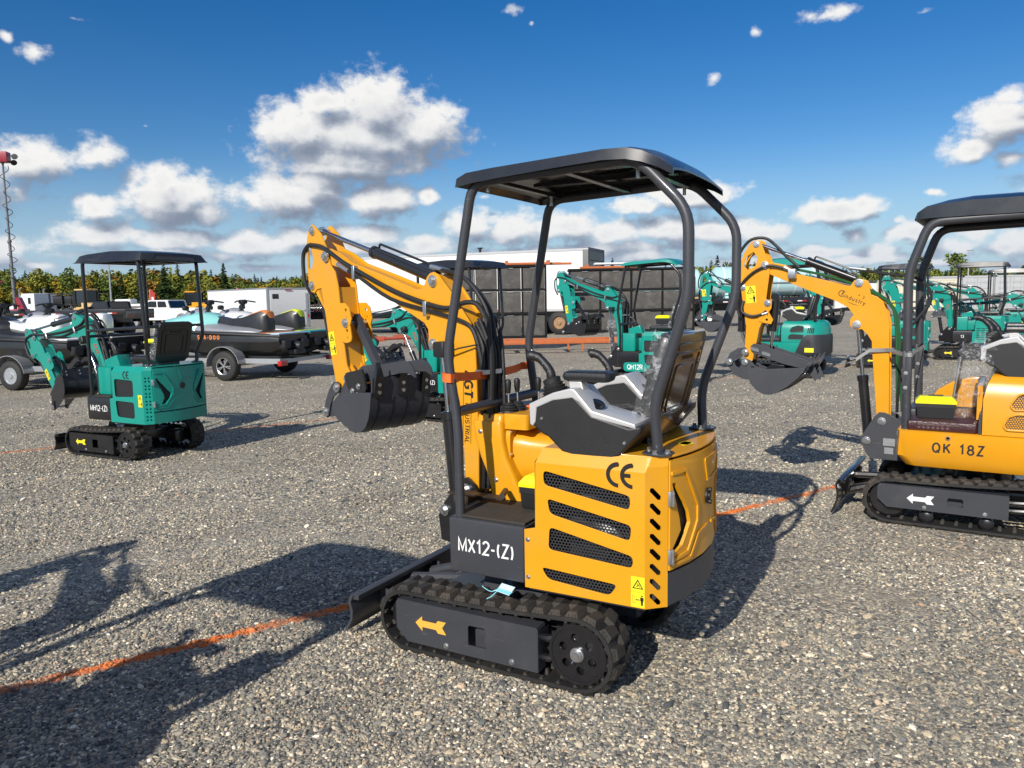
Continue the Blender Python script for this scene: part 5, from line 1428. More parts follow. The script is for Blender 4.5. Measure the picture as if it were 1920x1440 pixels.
def house_round(root, o):
    P = o['paint']; hi = o['detail']; DK = o['dark']; W = .48
    # lower skirt: plan outline with round front corners and round tail
    def plan(w, xf, xt):
        a = [(xf, -w + .10), (xf - .02, -w + .03), (xf - .08, -w)]
        t = [(xt + .30, -w)] + [(xt + .30 - .30 * math.sin(R(k)) , -w * math.cos(R(k))) for k in range(15, 180, 15)] + [(xt + .30, w)]
        return a + t + [(xf - .08, w), (xf - .02, w - .03), (xf, w - .10)]
    def body(name, zs, m, parent):
        mb = MB(); mb.loft([[(x, y, z) for x, y in plan(w, xf, xt)] for (z, w, xf, xt) in zs]); return mb.build(name, m, parent, sm=40)
    sk = body('platform_skirt', [(.418, W - .045, .05, -1.16), (.488, W, .098, -1.20), (.655, W, .092, -1.20), (.664, W - .012, .08, -1.19)], P, root)
    if o.get('tailm'):
        def tailplan(w, x0, xt): return [(x0, -w)] + [(xt + .30 - .30 * math.sin(R(k)), -w * math.cos(R(k))) for k in range(0, 181, 15)] + [(x0, w)]
        mb = MB(); mb.loft([[(x, y, z) for x, y in tailplan(w, x0, xt)] for (z, w, x0, xt) in ((.40, W - .04, -.72, -1.19), (.46, W + .008, -.66, -1.225), (.74, W + .008, -.78, -1.225), (.80, W + .003, -.86, -1.215))])
        cw = mb.build('counterweight', o['tailm'], root, sm=40)
        mb = MB(); mb.text('16', .07, frame((-.88, W + .009, .66), (-1, 0, 0), (0, 0, 1)), ext=.0006, bold=.18); mb.build('number_lettering', TXTB, cw)
        mb = MB(); mb.plate([(-.83, .56), (-.99, .56), (-.99, .48), (-.83, .48)], W + .009, W + .0105); mb.build('warning_label', DECY, cw)
    def hoodplan(w, x0, xt): return [(x0, -w)] + [(xt + .30 - .30 * math.sin(R(k)), -w * math.cos(R(k))) for k in range(0, 181, 15)] + [(x0, w)]
    mb = MB()
    mb.loft([[(x, y, z) for x, y in hoodplan(w, x0, xt)] for (z, w, x0, xt) in ((.668, W - .01, -.41, -1.19), (.90, W - .01, -.408, -1.19), (1.00, W - .03, -.43, -1.17), (1.045, W - .07, -.45, -1.12), (1.058, W - .12, -.46, -1.08))])
    # raised swoosh over the vents
    hd = mb.build('engine_hood', P, root, sm=40)
    mb = MB()
    for q in ([(-.60, .935), (-.56, .87), (-.58, .845), (-.80, .86), (-.80, .955), (-.70, .965)], [(-.55, .79), (-.53, .735), (-.545, .715), (-.80, .715), (-.80, .80), (-.60, .81)]):
        mb.plate(round2(q, .015), W - .0125, W - .0085)
    mb.build('vent_mesh', BLKP if o.get('tailm') else PERF, hd)
    mb = MB()
    for q in ([(-.60, .935), (-.56, .87), (-.58, .845), (-.80, .86), (-.80, .955), (-.70, .965)], [(-.55, .79), (-.53, .735), (-.545, .715), (-.80, .715), (-.80, .80), (-.60, .81)]):
        a = round2(q, .015); mb.plate(round2(shrink(q, -.012), .02), W - .0115, W + .004, holes=[a], bev=.002)
    if o.get('tailm'):
        pass
    mb.build('vent_frame', P, hd)
    if o.get('tailm'):
        for k in range(4):
            mb = MB(); mb.plate([(-.90 - k * .03, .93), (-.885 - k * .03, .93), (-.87 - k * .03, .84), (-.885 - k * .03, .84)], W - .012, W + .0)
            mb.build('louver', BLKP, hd)
    # floor mat
    mb = MB(); mb.box(-.385, .03, -.455, .455, .665, .735, .018)
    fm = mb.build('floor_mat', MARO if not o.get('tailm') else BLKP, root)
    if not o.get('tailm') and hi > 0:
        mb = MB()
        for i in range(7):
            for j in range(2):
                x, z = -.045 - i * .028, .690 + j * .022
                mb.plate([(x, z - .009), (x - .012, z), (x, z + .009), (x + .012, z)], .453, .4575)
        mb.build('tread_pattern', mat('worn_maroon_vinyl', (.12, .07, .07), .5, var=.2), fm)
    mb = MB(); mb.box(-.405, -.388, -.455, .455, .668, .80); mb.build('kick_panel', DK, root)
    # model name
    mb = MB(); mb.text(o['text'], o.get('textsize', .060), frame((-.285, W + .0004, .562), (-1, 0, 0), (0, 0, 1)), ext=.0006, bold=.19, space=1.22)
    mb.build('model_lettering', TXTB, sk)
    if hi > 0:
        mb = MB(); mb.lathe([(0, .016), (.004, .016), (.005, .010), (-.0, .008)], (-.22, W, .63), (0, 1, 0), 16); mb.build('bolt', RUST, sk)
    # far side cowl
    mb = MB(); mb.plate([(-.04, .74), (-.05, .80), (-.10, .87), (-.19, .93), (-.30, .965), (-.40, .975), (-.40, .74)], -.44, -.30, bev=.01)
    mb.box(-.40, -.37, -.30, .30, .74, .97)
    mb.build('cab_cowl', P, root)
    # nose plates
    mb = MB(); mb.lathe([(0, .0), (.001, .05)], (.0, 0, .67), (0, 0, 1), 8)
    mb.box(-.02, .06, -.20, .20, .70, .78, .02)
    mb.build('pedal_box', DK, root)
    if hi > 0:
        for (x, y) in ((-.12, .14), (-.12, -.05)):
            l = MB(); l.cyl((x - .09, y, .735), (x - .14, y, 1.18), .010, n=10); lv = l.build('travel_lever', ZINC, root)
            l = MB(); l.lathe([(0, .016), (.03, .021), (.085, .021), (.105, .016), (.115, .006)], (x - .138, y, 1.15), (-.1, 0, 1), 12); l.build('lever_knob', BLKP, lv)
    # seat and consoles sit further back
    console(root, 1, x0=-.235, z0=.062, y=.31, joy=hi > 0, arm=hi > 0)
    console(root, -1, x0=-.235, z0=.062, y=.31, joy=hi > 0, arm=hi > 0)
    seat(root, x=-.25, z=.065, shell=SEATV, film=o.get('film', False), w=.19)
    PM = o['post']; r = .030
    for s in (-1, 1):
        path = [(.038, s * .40, .66), (.048, s * .40, 1.20), (.060, s * .40, 1.72), (-.055, s * .395, 2.06), (-.98, s * .395, 2.08), (-1.05, s * .39, 1.75), (-.98, s * .37, 1.30), (-.98, s * .36, 1.04)]
        mb = MB(); mb.tube(round_path([Vector(p) for p in path], .09, 5), r, 12)
        mb.box(.018, .072, *sorted((s * .372, s * .428)), .90, 1.20, .004)
        fr = mb.build('rollbar_post', PM, root)
        if hi > 0:
            bolts('bolt', [((.05, .429 if s > 0 else -.371, z), (0, 1, 0), .009, .006) for z in (.95, 1.05)], ZINC, fr)
    cs = [(.038, 2.085, .38, .004), (.02, 2.135, .41, .014), (-.03, 2.180, .42, .025), (-.15, 2.215, .425, .045), (-.30, 2.232, .43, .052), (-.55, 2.232, .43, .052), (-.80, 2.208, .43, .045), (-.97, 2.16, .425, .04), (-1.03, 2.11, .41, .02), (-1.05, 2.085, .38, .004)]
    canopy_shell(root, cs, o['canopym'], zb=2.080, rib=True)
# ------------------------------------------------------------------ the machines
TRACK_A = dict(ty0=.27, ty1=.45, xf=.478, rf=.155, xr=-.375, rr=.172, cx0=.515, cx1=-.205, cz0=.066, cz1=.252, hole=.13, b1=.245, b2=-.085, arrow=(.325, .165, .82), nlug=34, cx=-.06,
               bladex=.82, bladew=.44, bladez=.21)
TRACK_B = dict(ty0=.30, ty1=.49, xf=.125, rf=.168, xr=-.86, rr=.19, cx0=.19, cx1=-.575, cz0=.128, cz1=.280, hole=-.235, b1=-.10, b2=-.45, arrow=(-.075, .203, .82), nlug=36, cx=-.42,
               bladex=.47, bladew=.48, bladez=.27)
def style(**k):
    o = dict(detail=1, paint=TEAL, dark=BLACK, steel=BLACK, post=BLACK, arrowmat=DECY, swing=-15.8, pivot=(.34, 0), boomkind='A', boomdata=BOOM_A, house='panel', side='windows', rops='straight', canopy='flat', canopym=CANP, text='MH12-(Z)', dark_tail=False)
    o.update(TRACK_A); o.update(k); return o

def text_agt(parent, M, bw, m1=TXTB, m2=TXTB, x=.0, sz=.056):
    # lettering running down the mast of the boom, tops of the letters towards the cab
    mb = MB(M); mb.text('AGT', sz * 1.0, frame((x + .005, bw, 1.195), (.06, 0, -1), (-1, 0, -.06)), ext=.0006, bold=.21)
    mb.build('maker_lettering', m1, parent)
    mb = MB(M); mb.text('INDUSTRIAL', sz * .52, frame((x + .021, bw, 1.005), (.045, 0, -1), (-1, 0, -.045)), ext=.0006, bold=.15)
    for k in (-.028, .028):
        mb.loft([[(x + .013 + k - .0012, bw + .0004, 1.21), (x + .013 + k + .0012, bw + .0004, 1.21), (x + .013 + k + .0012, bw + .0012, 1.21), (x + .013 + k - .0012, bw + .0012, 1.21)], [(x + .027 + k - .0012, bw + .0004, .91), (x + .027 + k + .0012, bw + .0004, .91), (x + .027 + k + .0012, bw + .0012, .91), (x + .027 + k - .0012, bw + .0012, .91)]])
    mb.build('maker_lettering', m2, parent)
def text_agt_teal(parent, M, bw):
    text_agt(parent, M, bw, TXTR, TXTB, x=.012, sz=.055)
def text_cf(parent, M, bw, s=1.0):
    # round emblem and the word 'industry' on the slope of the boom
    d = Vector((-.923, 0, -.385)); up = Vector((-.385, 0, .923))
    F = frame((.41, bw, 1.560), d, up) @ Matrix.Scale(.68, 4)
    mb = MB(M)
    mb.text('industry', .043, F @ Matrix.Translation((.030, -.006, 0)), ext=.0006, bold=.15, space=1.15)
    o_ = [(-.125 + .036 * math.cos(R(a)), .006 + .036 * math.sin(R(a))) for a in range(40, 331, 10)]; i_ = [(-.125 + .028 * math.cos(R(a)), .006 + .028 * math.sin(R(a))) for a in range(40, 331, 10)]
    mb.add_mesh(shape_mesh(o_ + i_[::-1], (), .0005), F @ Matrix.Translation((0, 0, .0006)))
    mb.text('F', .040, F @ Matrix.Translation((-.110, .006, 0)), ext=.0006, bold=.2)
    sw = [(-.06 + .17 * t, -.046 - .016 * math.sin(math.pi * t)) for t in [i / 10 for i in range(11)]]; sw2 = [(x, y + .006 * math.sin(math.pi * (x + .06) / .17)) for x, y in sw][::-1]
    mb.add_mesh(shape_mesh(sw + sw2[1:-1], (), .0005), F @ Matrix.Translation((0, 0, .0006)))
    c1 = [(.085 + .022 * math.cos(R(a)), .045 + .022 * math.sin(R(a))) for a in range(-70, 71, 14)]; c2 = [(.081 + .019 * math.cos(R(a)), .045 + .019 * math.sin(R(a))) for a in range(-60, 61, 12)][::-1]
    mb.add_mesh(shape_mesh(c1 + c2, (), .0005), F @ Matrix.Translation((0, 0, .0006)))
    star = [((.005 if i % 2 else .011) * math.cos(R(90 + i * 36)) + .048, (.005 if i % 2 else .011) * math.sin(R(90 + i * 36)) + .052) for i in range(10)]
    mb.add_mesh(shape_mesh(star, (), .0005), F @ Matrix.Translation((0, 0, .0006)))
    mb.build('maker_lettering', TXTB, parent)

GRP_Y = 'yellow mini excavators'
GRP_T = 'teal mini excavators in the rows behind'
MAIN = style(detail=2, paint=YEL, dark=DARK, steel=DARKS, post=DARK, arrowmat=ARRY, side='slots', rops='bent', canopy='molded', canopym=CANP, text='MX12-(Z)', dark_tail=True, boomtext=text_agt)
main = excavator('mini_excavator', 'yellow mini excavator nearest the camera with MX12-(Z) on its charcoal side', (.130, 3.519), 60.8, MAIN, GRP_Y)

QK = style(detail=1, paint=YEL2, dark=DARK, steel=DARKS, post=DARK, arrowmat=TXTW, boomkind='B', boomdata=BOOM_B, house='round', canopym=CANP, text='QK 18Z', pivot=(.05, 0), swing=-1.5, boomtext=text_cf, film=False, **{k: v for k, v in TRACK_B.items()})
qk = excavator('mini_excavator', 'golden excavator at the right edge with QK 18Z in black on its skirt', (2.957, 5.539), 57.0, QK, GRP_Y)

shadow_twin = copy_tree(qk)
shadow_twin.location = (-3.20, 1.50, 0); shadow_twin.rotation_euler = (0, 0, R(90 + 60.5))
shadow_twin['label'] = 'yellow excavator just outside the left edge whose shadow lies on the gravel'
MH = style(detail=1, boomtext=None, droop=25, swing=-6, boomtextx=1)
MH['boomtext'] = text_agt_teal
mh = excavator('mini_excavator', 'teal excavator on the left with black canopy, scuffed tail and MH12-(Z) on its side', (-4.12, 8.36), 63.0, MH, GRP_T, scale=.985)
def again(src, label, loc, head, sc=1.0):
    c = copy_tree(src); c.location = (loc[0], loc[1], 0); c.rotation_euler = (0, 0, R(90 + head)); c.scale = (sc,) * 3; c['label'] = label
    return c
mh2 = again(mh, 'teal excavator seen behind the yellow bucket, black canopy above its drooped boom', (-.86, 10.43), 57.0, .965)
QH = style(detail=1, swing=-15, droop=0, canopym=TEAL, canopy='molded', text='QH12R', side='windows', boomtext=text_cf and None, rops='bent', textsize=.075, textpos=(-.06, .416, .425), plaque=True)
qh = excavator('mini_excavator', 'teal excavator with a teal canopy and QH12R plate, plastic-wrapped boom cylinder', (2.21, 13.15), 60.0, QH, GRP_T, scale=1.02)
Z16 = style(detail=1, paint=TEAL, dark=BLACK, steel=DARKS, post=BLACK, boomkind='B', boomdata=BOOM_B, house='round', canopym=TEAL, text='16Z', pivot=(.05, 0), swing=-3, boomtext=None, tailm=mat('graphite_counterweight', (.032, .034, .040), .45, var=.08), **TRACK_B)
z16 = excavator('mini_excavator', 'rounded teal excavator with graphite counterweight marked 16 behind the golden boom', (5.46 - .38, 15.16 + .23), 58.0, Z16, GRP_T, scale=1.03)
XA = style(detail=1, swing=-10, droop=0, canopym=mat('glossy_silver_edge_canopy', (.03, .03, .032), .12, coat=1.0), text='', side='windows', boomtext=text_agt_teal)
xa = excavator('mini_excavator', 'teal excavator behind the golden posts with two dark side windows and glossy canopy', (8.1, 16.5), 66.0, XA, GRP_T)
XB = style(detail=1, swing=-8, droop=4, canopym=CANP, text='13', side='louvers', boomtext=text_agt_teal, steel=DARKS)
xb = excavator('mini_excavator', 'teal excavator with CE mark and slotted side louvers in front of the containers', (10.70, 18.05), 56.0, XB, GRP_T, scale=1.03)
xc = again(xb, 'rearmost teal excavator whose boom crosses in front of the grey containers', (13.6, 21.6), 62.0, 1.0)
xd = again(mh, 'teal excavator cut by the right edge of the picture with drooped boom', (13.15, 18.55), 62.0, 1.0)
# ------------------------------------------------------------------ other things in the yard
def wheel(parent, p, ax, r, w, rim, rimr=None, spokes=0, name='wheel'):
    """tyre with a rim as its sub-part; ax = outward axis, p = centre of the outer face"""
    rimr = rimr or r * .6; p = Vector(p); ax = Vector(ax).normalized()
    mb = MB(); mb.lathe([(-w, rimr), (-w * .98, r * .9), (-w * .88, r * .985), (-w * .5, r), (-w * .12, r * .985), (-.02 * w, r * .9), (0, rimr), (-.15 * w, rimr * .96), (-w * .85, rimr * .96)], p, ax, 28, cap=False)
    t = mb.build(name, TIRE, parent, sm=50)
    mb = MB()
    if spokes:
        mb.lathe([(-.12 * w, rimr * .99), (-.03 * w, rimr * .97), (-.06 * w, rimr * .90), (-.3 * w, rimr * .88)], p, ax, 28, cap=False)
        u = ax.orthogonal().normalized(); v = ax.cross(u)
        for i in range(spokes):
            a = 2 * math.pi * i / spokes; d = u * math.cos(a) + v * math.sin(a); e = ax.cross(d)
            for sgn in (-1, 1):
                q = [d * rimr * .12 + e * sgn * rimr * .05, d * rimr * .92 + e * sgn * rimr * .20, d * rimr * .92 + e * sgn * rimr * .08, d * rimr * .12 - e * sgn * rimr * .03]
                mb.loft([[p + k - ax * .08 * w for k in q], [p + k - ax * .16 * w for k in q]])
        mb.lathe([(-.1 * w, rimr * .18), (-.04 * w, rimr * .16), (-.03 * w, .01)], p, ax, 16)
    else:
        mb.lathe([(-.12 * w, rimr * .99), (-.03 * w, rimr * .95), (-.22 * w, rimr * .86), (-.30 * w, rimr * .55), (-.12 * w, rimr * .42), (-.10 * w, rimr * .30), (-.02 * w, rimr * .28), (-.02 * w, .01)], p, ax, 24)
    mb.build('rim', rim, t, sm=40)
    if spokes:
        mb = MB(); mb.lathe([(-.5 * w, rimr * .95), (-.48 * w, .01)], p, ax, 20); mb.build('brake_disc', BLACK, t)
    return t
def H(head): return R(90 + head)

# ---- jet skis on galvanised trailers
def jet_ski(loc, rz, label, hood, deck, seatc, padc, stripe, brand=None, group='jet skis on trailers'):
    t = thing('jet_ski', label, 'jet ski', loc, rz, group)
    st = [(-1.62, .50, .10, .47), (-1.3, .55, .02, .50), (-.5, .59, 0, .53), (.4, .59, 0, .56), (.9, .53, .04, .62), (1.3, .38, .16, .70), (1.58, .18, .36, .76), (1.68, .04, .52, .78)]
    mb = MB(); rings = []
    for x, w, k, top in st:
        rings.append([(x, 0, k), (x, w * .45, k + .05), (x, w * .80, k + (top - k) * .33), (x, w * .86, k + (top - k) * .45), (x, w, k + (top - k) * .62), (x, w, top - .06), (x, w * .94, top), (x, 0, top), (x, -w * .94, top), (x, -w, top - .06), (x, -w, k + (top - k) * .62), (x, -w * .86, k + (top - k) * .45), (x, -w * .80, k + (top - k) * .33), (x, -w * .45, k + .05)])
    mb.loft(rings); h = mb.build('hull', SKIB, t, sm=35)
    mb = MB()
    for s in (-1, 1): mb.tube(smooth_path([(-1.66, s * .50, .44), (-.5, s * .60, .49), (.4, s * .60, .53), (.95, s * .53, .60), (1.35, s * .37, .69), (1.68, s * .03, .76)], 4), .028, 8)
    mb.build('bumper_rail', BLKP, h)
    # stern: platform, nozzle
    mb = MB(); mb.box(-1.64, -.95, -.50, .50, .47, .50, .01); mb.build('rear_platform', padc, t)
    if stripe is not None:
        mb = MB(); mb.box(-1.35, -1.0, -.46, .46, .501, .507); mb.build('deck_stripe', stripe, t)
    mb = MB(); mb.cyl((-1.55, 0, .22), (-1.82, 0, .22), .12, .09); mb.box(-1.80, -1.60, -.18, .18, .06, .16, .02); mb.box(-1.72, -1.58, .20, .42, .18, .36, .03); mb.box(-1.72, -1.58, -.42, -.20, .18, .36, .03)
    mb.build('jet_nozzle', BLKP, t)
    # deck body and hood
    def sec(st_, m, name, par=t):
        mb = MB(); rings = []
        for x, w, z0, z1 in st_:
            r = []
            for i in range(9):
                a = math.pi * i / 8; r.append((x, w * math.cos(a) * (1 if abs(math.cos(a)) > .5 else 1), z0 + (z1 - z0) * math.sin(a) ** .7))
            rings.append(r)
        mb.loft(rings); return mb.build(name, m, par, sm=40)
    sec([(-1.0, .30, .46, .56), (-.7, .40, .46, .62), (-.2, .44, .48, .66), (.3, .46, .50, .74), (.7, .46, .54, .80)], deck, 'deck_body')
    hd = sec([(.12, .20, .62, .84), (.35, .40, .55, .93), (.65, .50, .56, .96), (1.0, .46, .60, .90), (1.3, .34, .66, .84), (1.55, .16, .72, .80), (1.64, .04, .75, .78)], hood, 'hood')
    sec([(.50, .12, .86, 1.00), (.72, .22, .88, 1.02), (.95, .20, .88, .97), (1.1, .05, .88, .90)], SKIG, 'dash_cowl', hd)
    # seat
    mb = MB(); rings = []
    for x, w, z in ((-1.12, .10, .80), (-1.08, .15, .92), (-.95, .17, .955), (-.75, .18, .90), (-.45, .17, .82), (-.1, .15, .80), (.2, .13, .86), (.38, .10, .92)):
        rings.append([(x, -w, .55), (x, -w * 1.05, z - .10), (x, -w * .8, z - .01), (x, 0, z), (x, w * .8, z - .01), (x, w * 1.05, z - .10), (x, w, .55)])
    mb.loft(rings); s = mb.build('seat', SKIW if seatc is SKIW else SEATV, t, sm=45)
    mb = MB(); rings = []
    for x, w, z in ((-1.13, .09, .83), (-1.08, .13, .93), (-.95, .14, .964), (-.75, .15, .908), (-.62, .13, .868)):
        rings.append([(x, -w, z - .03), (x, -w * .8, z), (x, 0, z + .006), (x, w * .8, z), (x, w, z - .03)])
    mb.loft(rings); mb.build('seat_pad', seatc, s, sm=45)
    # steering
    mb = MB(); mb.tube([(.55, 0, .95), (.44, 0, 1.12)], .05, 10); mb.tube(round_path([(.38, -.36, 1.14), (.46, -.20, 1.17), (.46, .20, 1.17), (.38, .36, 1.14)], .06), .016, 8); mb.box(.38, .52, -.09, .09, 1.10, 1.20, .03)
    hb = mb.build('handlebar', BLKP, t)
    for sy in (-1, 1):
        mb = MB(); mb.box(.72, .82, *sorted((sy * .30, sy * .44)), .98, 1.08, .03); mb.tube([(.76, sy * .25, .95), (.77, sy * .37, 1.0)], .018, 6); mb.build('mirror', BLKP, t)
    if brand:
        mb = MB(); mb.text('SEA-DOO', .075, frame((.02, .590, .425), (-1, 0, 0), (0, 0, 1)), ext=.003, bold=.24, space=1.45)
        mb.build('maker_lettering', brand, h)
    return t
def ski_trailer(loc, rz, label, rim, spokes, r=.31, group='jet ski trailers'):
    t = thing('boat_trailer', label, 'trailer', loc, rz, group)
    mb = MB()
    mb.box(-1.25, 2.2, -.28, -.20, .36, .46); mb.box(-1.25, 2.2, -2.05, -1.97, .36, .46)
    mb.loft([[(2.2, -.28, .36), (2.2, -.20, .36), (2.2, -.20, .46), (2.2, -.28, .46)], [(3.4, -1.18, .36), (3.4, -1.08, .36), (3.4, -1.08, .46), (3.4, -1.18, .46)]])
    mb.loft([[(2.2, -2.05, .36), (2.2, -1.97, .36), (2.2, -1.97, .46), (2.2, -2.05, .46)], [(3.4, -1.18, .36), (3.4, -1.08, .36), (3.4, -1.08, .46), (3.4, -1.18, .46)]])
    for x in (-1.2, 0.0, 1.5): mb.box(x - .04, x + .04, -1.97, -.28, .36, .44)
    mb.box(-.04, .04, -2.2, -.05, r - .03, r + .03); mb.box(3.35, 4.2, -1.18, -1.08, .37, .45)
    f = mb.build('frame', GALV, t)
    for s in (-.60, -1.70):
        for k in (-.18, .18):
            mb = MB(); mb.box(-1.1, 1.3, s + k - .04, s + k + .04, .44, .50); mb.build('bunk', SKIB, t)
    for y, ax in ((0, 1), (-2.24, -1)):
        wheel(t, (0, y, r), (0, ax, 0), r, .20, rim, spokes=spokes)
        mb = MB(); ya, yb = (y - .24, y + .03) if ax > 0 else (y - .03, y + .24)
        P = [(math.cos(R(a)) * (r + .09), r + .02 + math.sin(R(a)) * (r + .07)) for a in range(-5, 186, 12)]
        for (a, b) in zip(P, P[1:]): mb.loft([[(a[0], ya, a[1]), (a[0], yb, a[1]), (a[0] * 1.02, yb, a[1] + .012), (a[0] * 1.02, ya, a[1] + .012)], [(b[0], ya, b[1]), (b[0], yb, b[1]), (b[0] * 1.02, yb, b[1] + .012), (b[0] * 1.02, ya, b[1] + .012)]])
        mb.build('fender', GALV, t, sm=50)
        mb = MB(); mb.box(-1.34, -1.24, *sorted((y - ax * .12, y - ax * .34)), .32, .42, .01); mb.build('tail_light', REDL, t)
    return t
def ski_set(o, head, labels, cols, rim, spokes, brand, r=.31):
    rz = H(head); M = Matrix.Translation(o) @ Matrix.Rotation(rz, 4, 'Z')
    ski_trailer(o, rz, labels[0], rim, spokes, r)
    for i, y in enumerate((-.62, -1.72)):
        p = M @ Vector((.32, y, .485)); c = cols[i]
        jet_ski(p, rz, labels[1 + i], *c, brand=brand if i == 0 else None)
ski_set((-5.97, 15.87, 0), 71, ('galvanised two-place trailer with star alloy wheels under the mint jet ski', 'black and mint jet ski with an orange seat pad and orange SEA-DOO lettering', 'grey and white jet ski with a lime seat pad behind the mint one'),
        ((MINT, SKIG, SEATO, SKIL, SEATO), (SKIW, SKIG, SEATY, SKIT, SEATY)), ALU, 5, SEATO)
ski_set((-9.66, 14.74, 0), 74, ('galvanised trailer with a steel disc wheel at the left edge', 'black jet ski with a white seat and white stern deck at the left edge', 'white-hooded jet ski with a lime stripe half hidden at the left edge'),
        ((SKIB, SKIB, SKIW, SKIW, None), (SKIW, SKIB, SKIW, SKIW, SEATY)), GALV, 0, None, r=.29)

# ---- enclosed cargo trailer
def cargo_trailer(loc, rz):
    t = thing('cargo_trailer', 'white enclosed cargo trailer parked behind the jet skis', 'trailer', loc, rz)
    mb = MB(); mb.box(0, 6.0, -2.15, 0, .50, 2.22, .02); b = mb.build('body', WHTD, t)
    mb = MB(); mb.box(-.02, 6.02, -2.17, .02, 2.22, 2.28, .01); mb.box(-.02, 6.02, -2.17, .02, .44, .50)
    for y in (-2.17, -.05): mb.box(-.02, .05, y, y + .07, .44, 2.25)
    mb.build('trim', GALV, t)
    mb = MB(); mb.box(-.035, -.02, -2.02, -.14, .56, 2.08, .004); d = mb.build('rear_door', WHTD, t)
    mb = MB(); mb.box(-.042, -.035, -.55, -.24, 1.78, 2.0, .003); mb.build('window', GLASS, d)
    mb = MB(); mb.box(-.05, -.035, -1.99, -1.93, .60, 2.04); mb.box(-.065, -.035, -1.99, -1.80, 1.22, 1.26); mb.build('door_latch', GALV, d)
    mb = MB(); mb.box(-.03, -.02, -1.25, -.90, 2.15, 2.19); mb.build('marker_light', REDL, t)
    for y in (-.12, -2.10):
        mb = MB(); mb.box(-.04, -.02, y, y + .08, .90, 1.05); mb.build('tail_light', REDL, t)
    for y, ax in ((0.02, 1), (-2.17, -1)):
        for x in (2.6, 3.45): wheel(t, (x, y, .35), (0, ax, 0), .35, .2, GALV)
cargo_trailer((-11.0, 35.0, 0), H(46))

# ---- white box semi-trailer
def box_trailer(loc, rz):
    t = thing('semi_trailer', 'long white box semi-trailer with a grey roll-up rear door', 'trailer', loc, rz)
    L, W = 13.5, 2.6
    mb = MB(); mb.box(.25, L, -W, 0, 1.12, 3.58, .02); b = mb.build('body', WHT, t)
    mb = MB()
    for i in range(1, 12): mb.box(.25 + i * 1.1, .262 + i * 1.1, -.002, .004, 1.15, 3.56)
    mb.build('panel_seam', WHTD, b)
    mb = MB(); mb.box(0, L, -W - .01, .01, 3.56, 3.68, .01); mb.box(0, L, -W - .01, .012, 1.02, 1.14, .01); mb.build('rail', CONTG, t)
    mb = MB(); mb.box(0, .25, -.14, .015, 1.02, 3.62, .01); mb.box(0, .25, -W - .015, -W + .14, 1.02, 3.62, .01); mb.box(0, .25, -W, 0, 3.20, 3.72, .01); mb.box(0, .2, -W, 0, .98, 1.12); mb.build('rear_frame', mat('weathered_grey_frame', (.13, .13, .13), .5, var=.2, dirt=.3), t)
    mb = MB()
    for k in range(5): mb.box(.07, .10, -W + .14, -.14, 1.13 + k * .414, 1.535 + k * .414, .008)
    mb.build('roll_door', mat('dull_grey_door', (.24, .24, .235), .5, var=.15, dirt=.3), t)
    mb = MB(); mb.box(3.2, 6.5, .012, .016, 1.04, 1.10); mb.build('reflective_tape', REDL, t)
    mb = MB(); mb.box(.6, L - 1, -W + .5, -.5, .85, 1.02); mb.box(.8, 3.2, -W + .4, -.4, .55, .85); mb.build('chassis', BLACK, t)
    mb = MB(); mb.box(.35, .38, -.85, -.12, .35, 1.0); mb.build('mud_flap', GALV, t)
    for x in (1.35, 2.6):
        for y, ax in ((-.02, 1), (-W + .02, -1)): wheel(t, (x, y, .52), (0, ax, 0), .52, .55, RUST, rimr=.29)
    mb = MB(); mb.box(9.5, 9.65, -.55, -.40, 0, 1.0); mb.box(9.5, 9.65, -W + .4, -W + .55, 0, 1.0); mb.build('landing_leg', BLACK, t)
    mb = MB(); mb.cyl((5.2, -.4, 3.68), (5.2, -.4, 3.86), .06); mb.cyl((5.2, -.4, 3.86), (5.2, -.4, 3.92), .12); mb.build('vent', BLACK, t)
box_trailer((3.33, 33.0, 0), R(180 - 22))

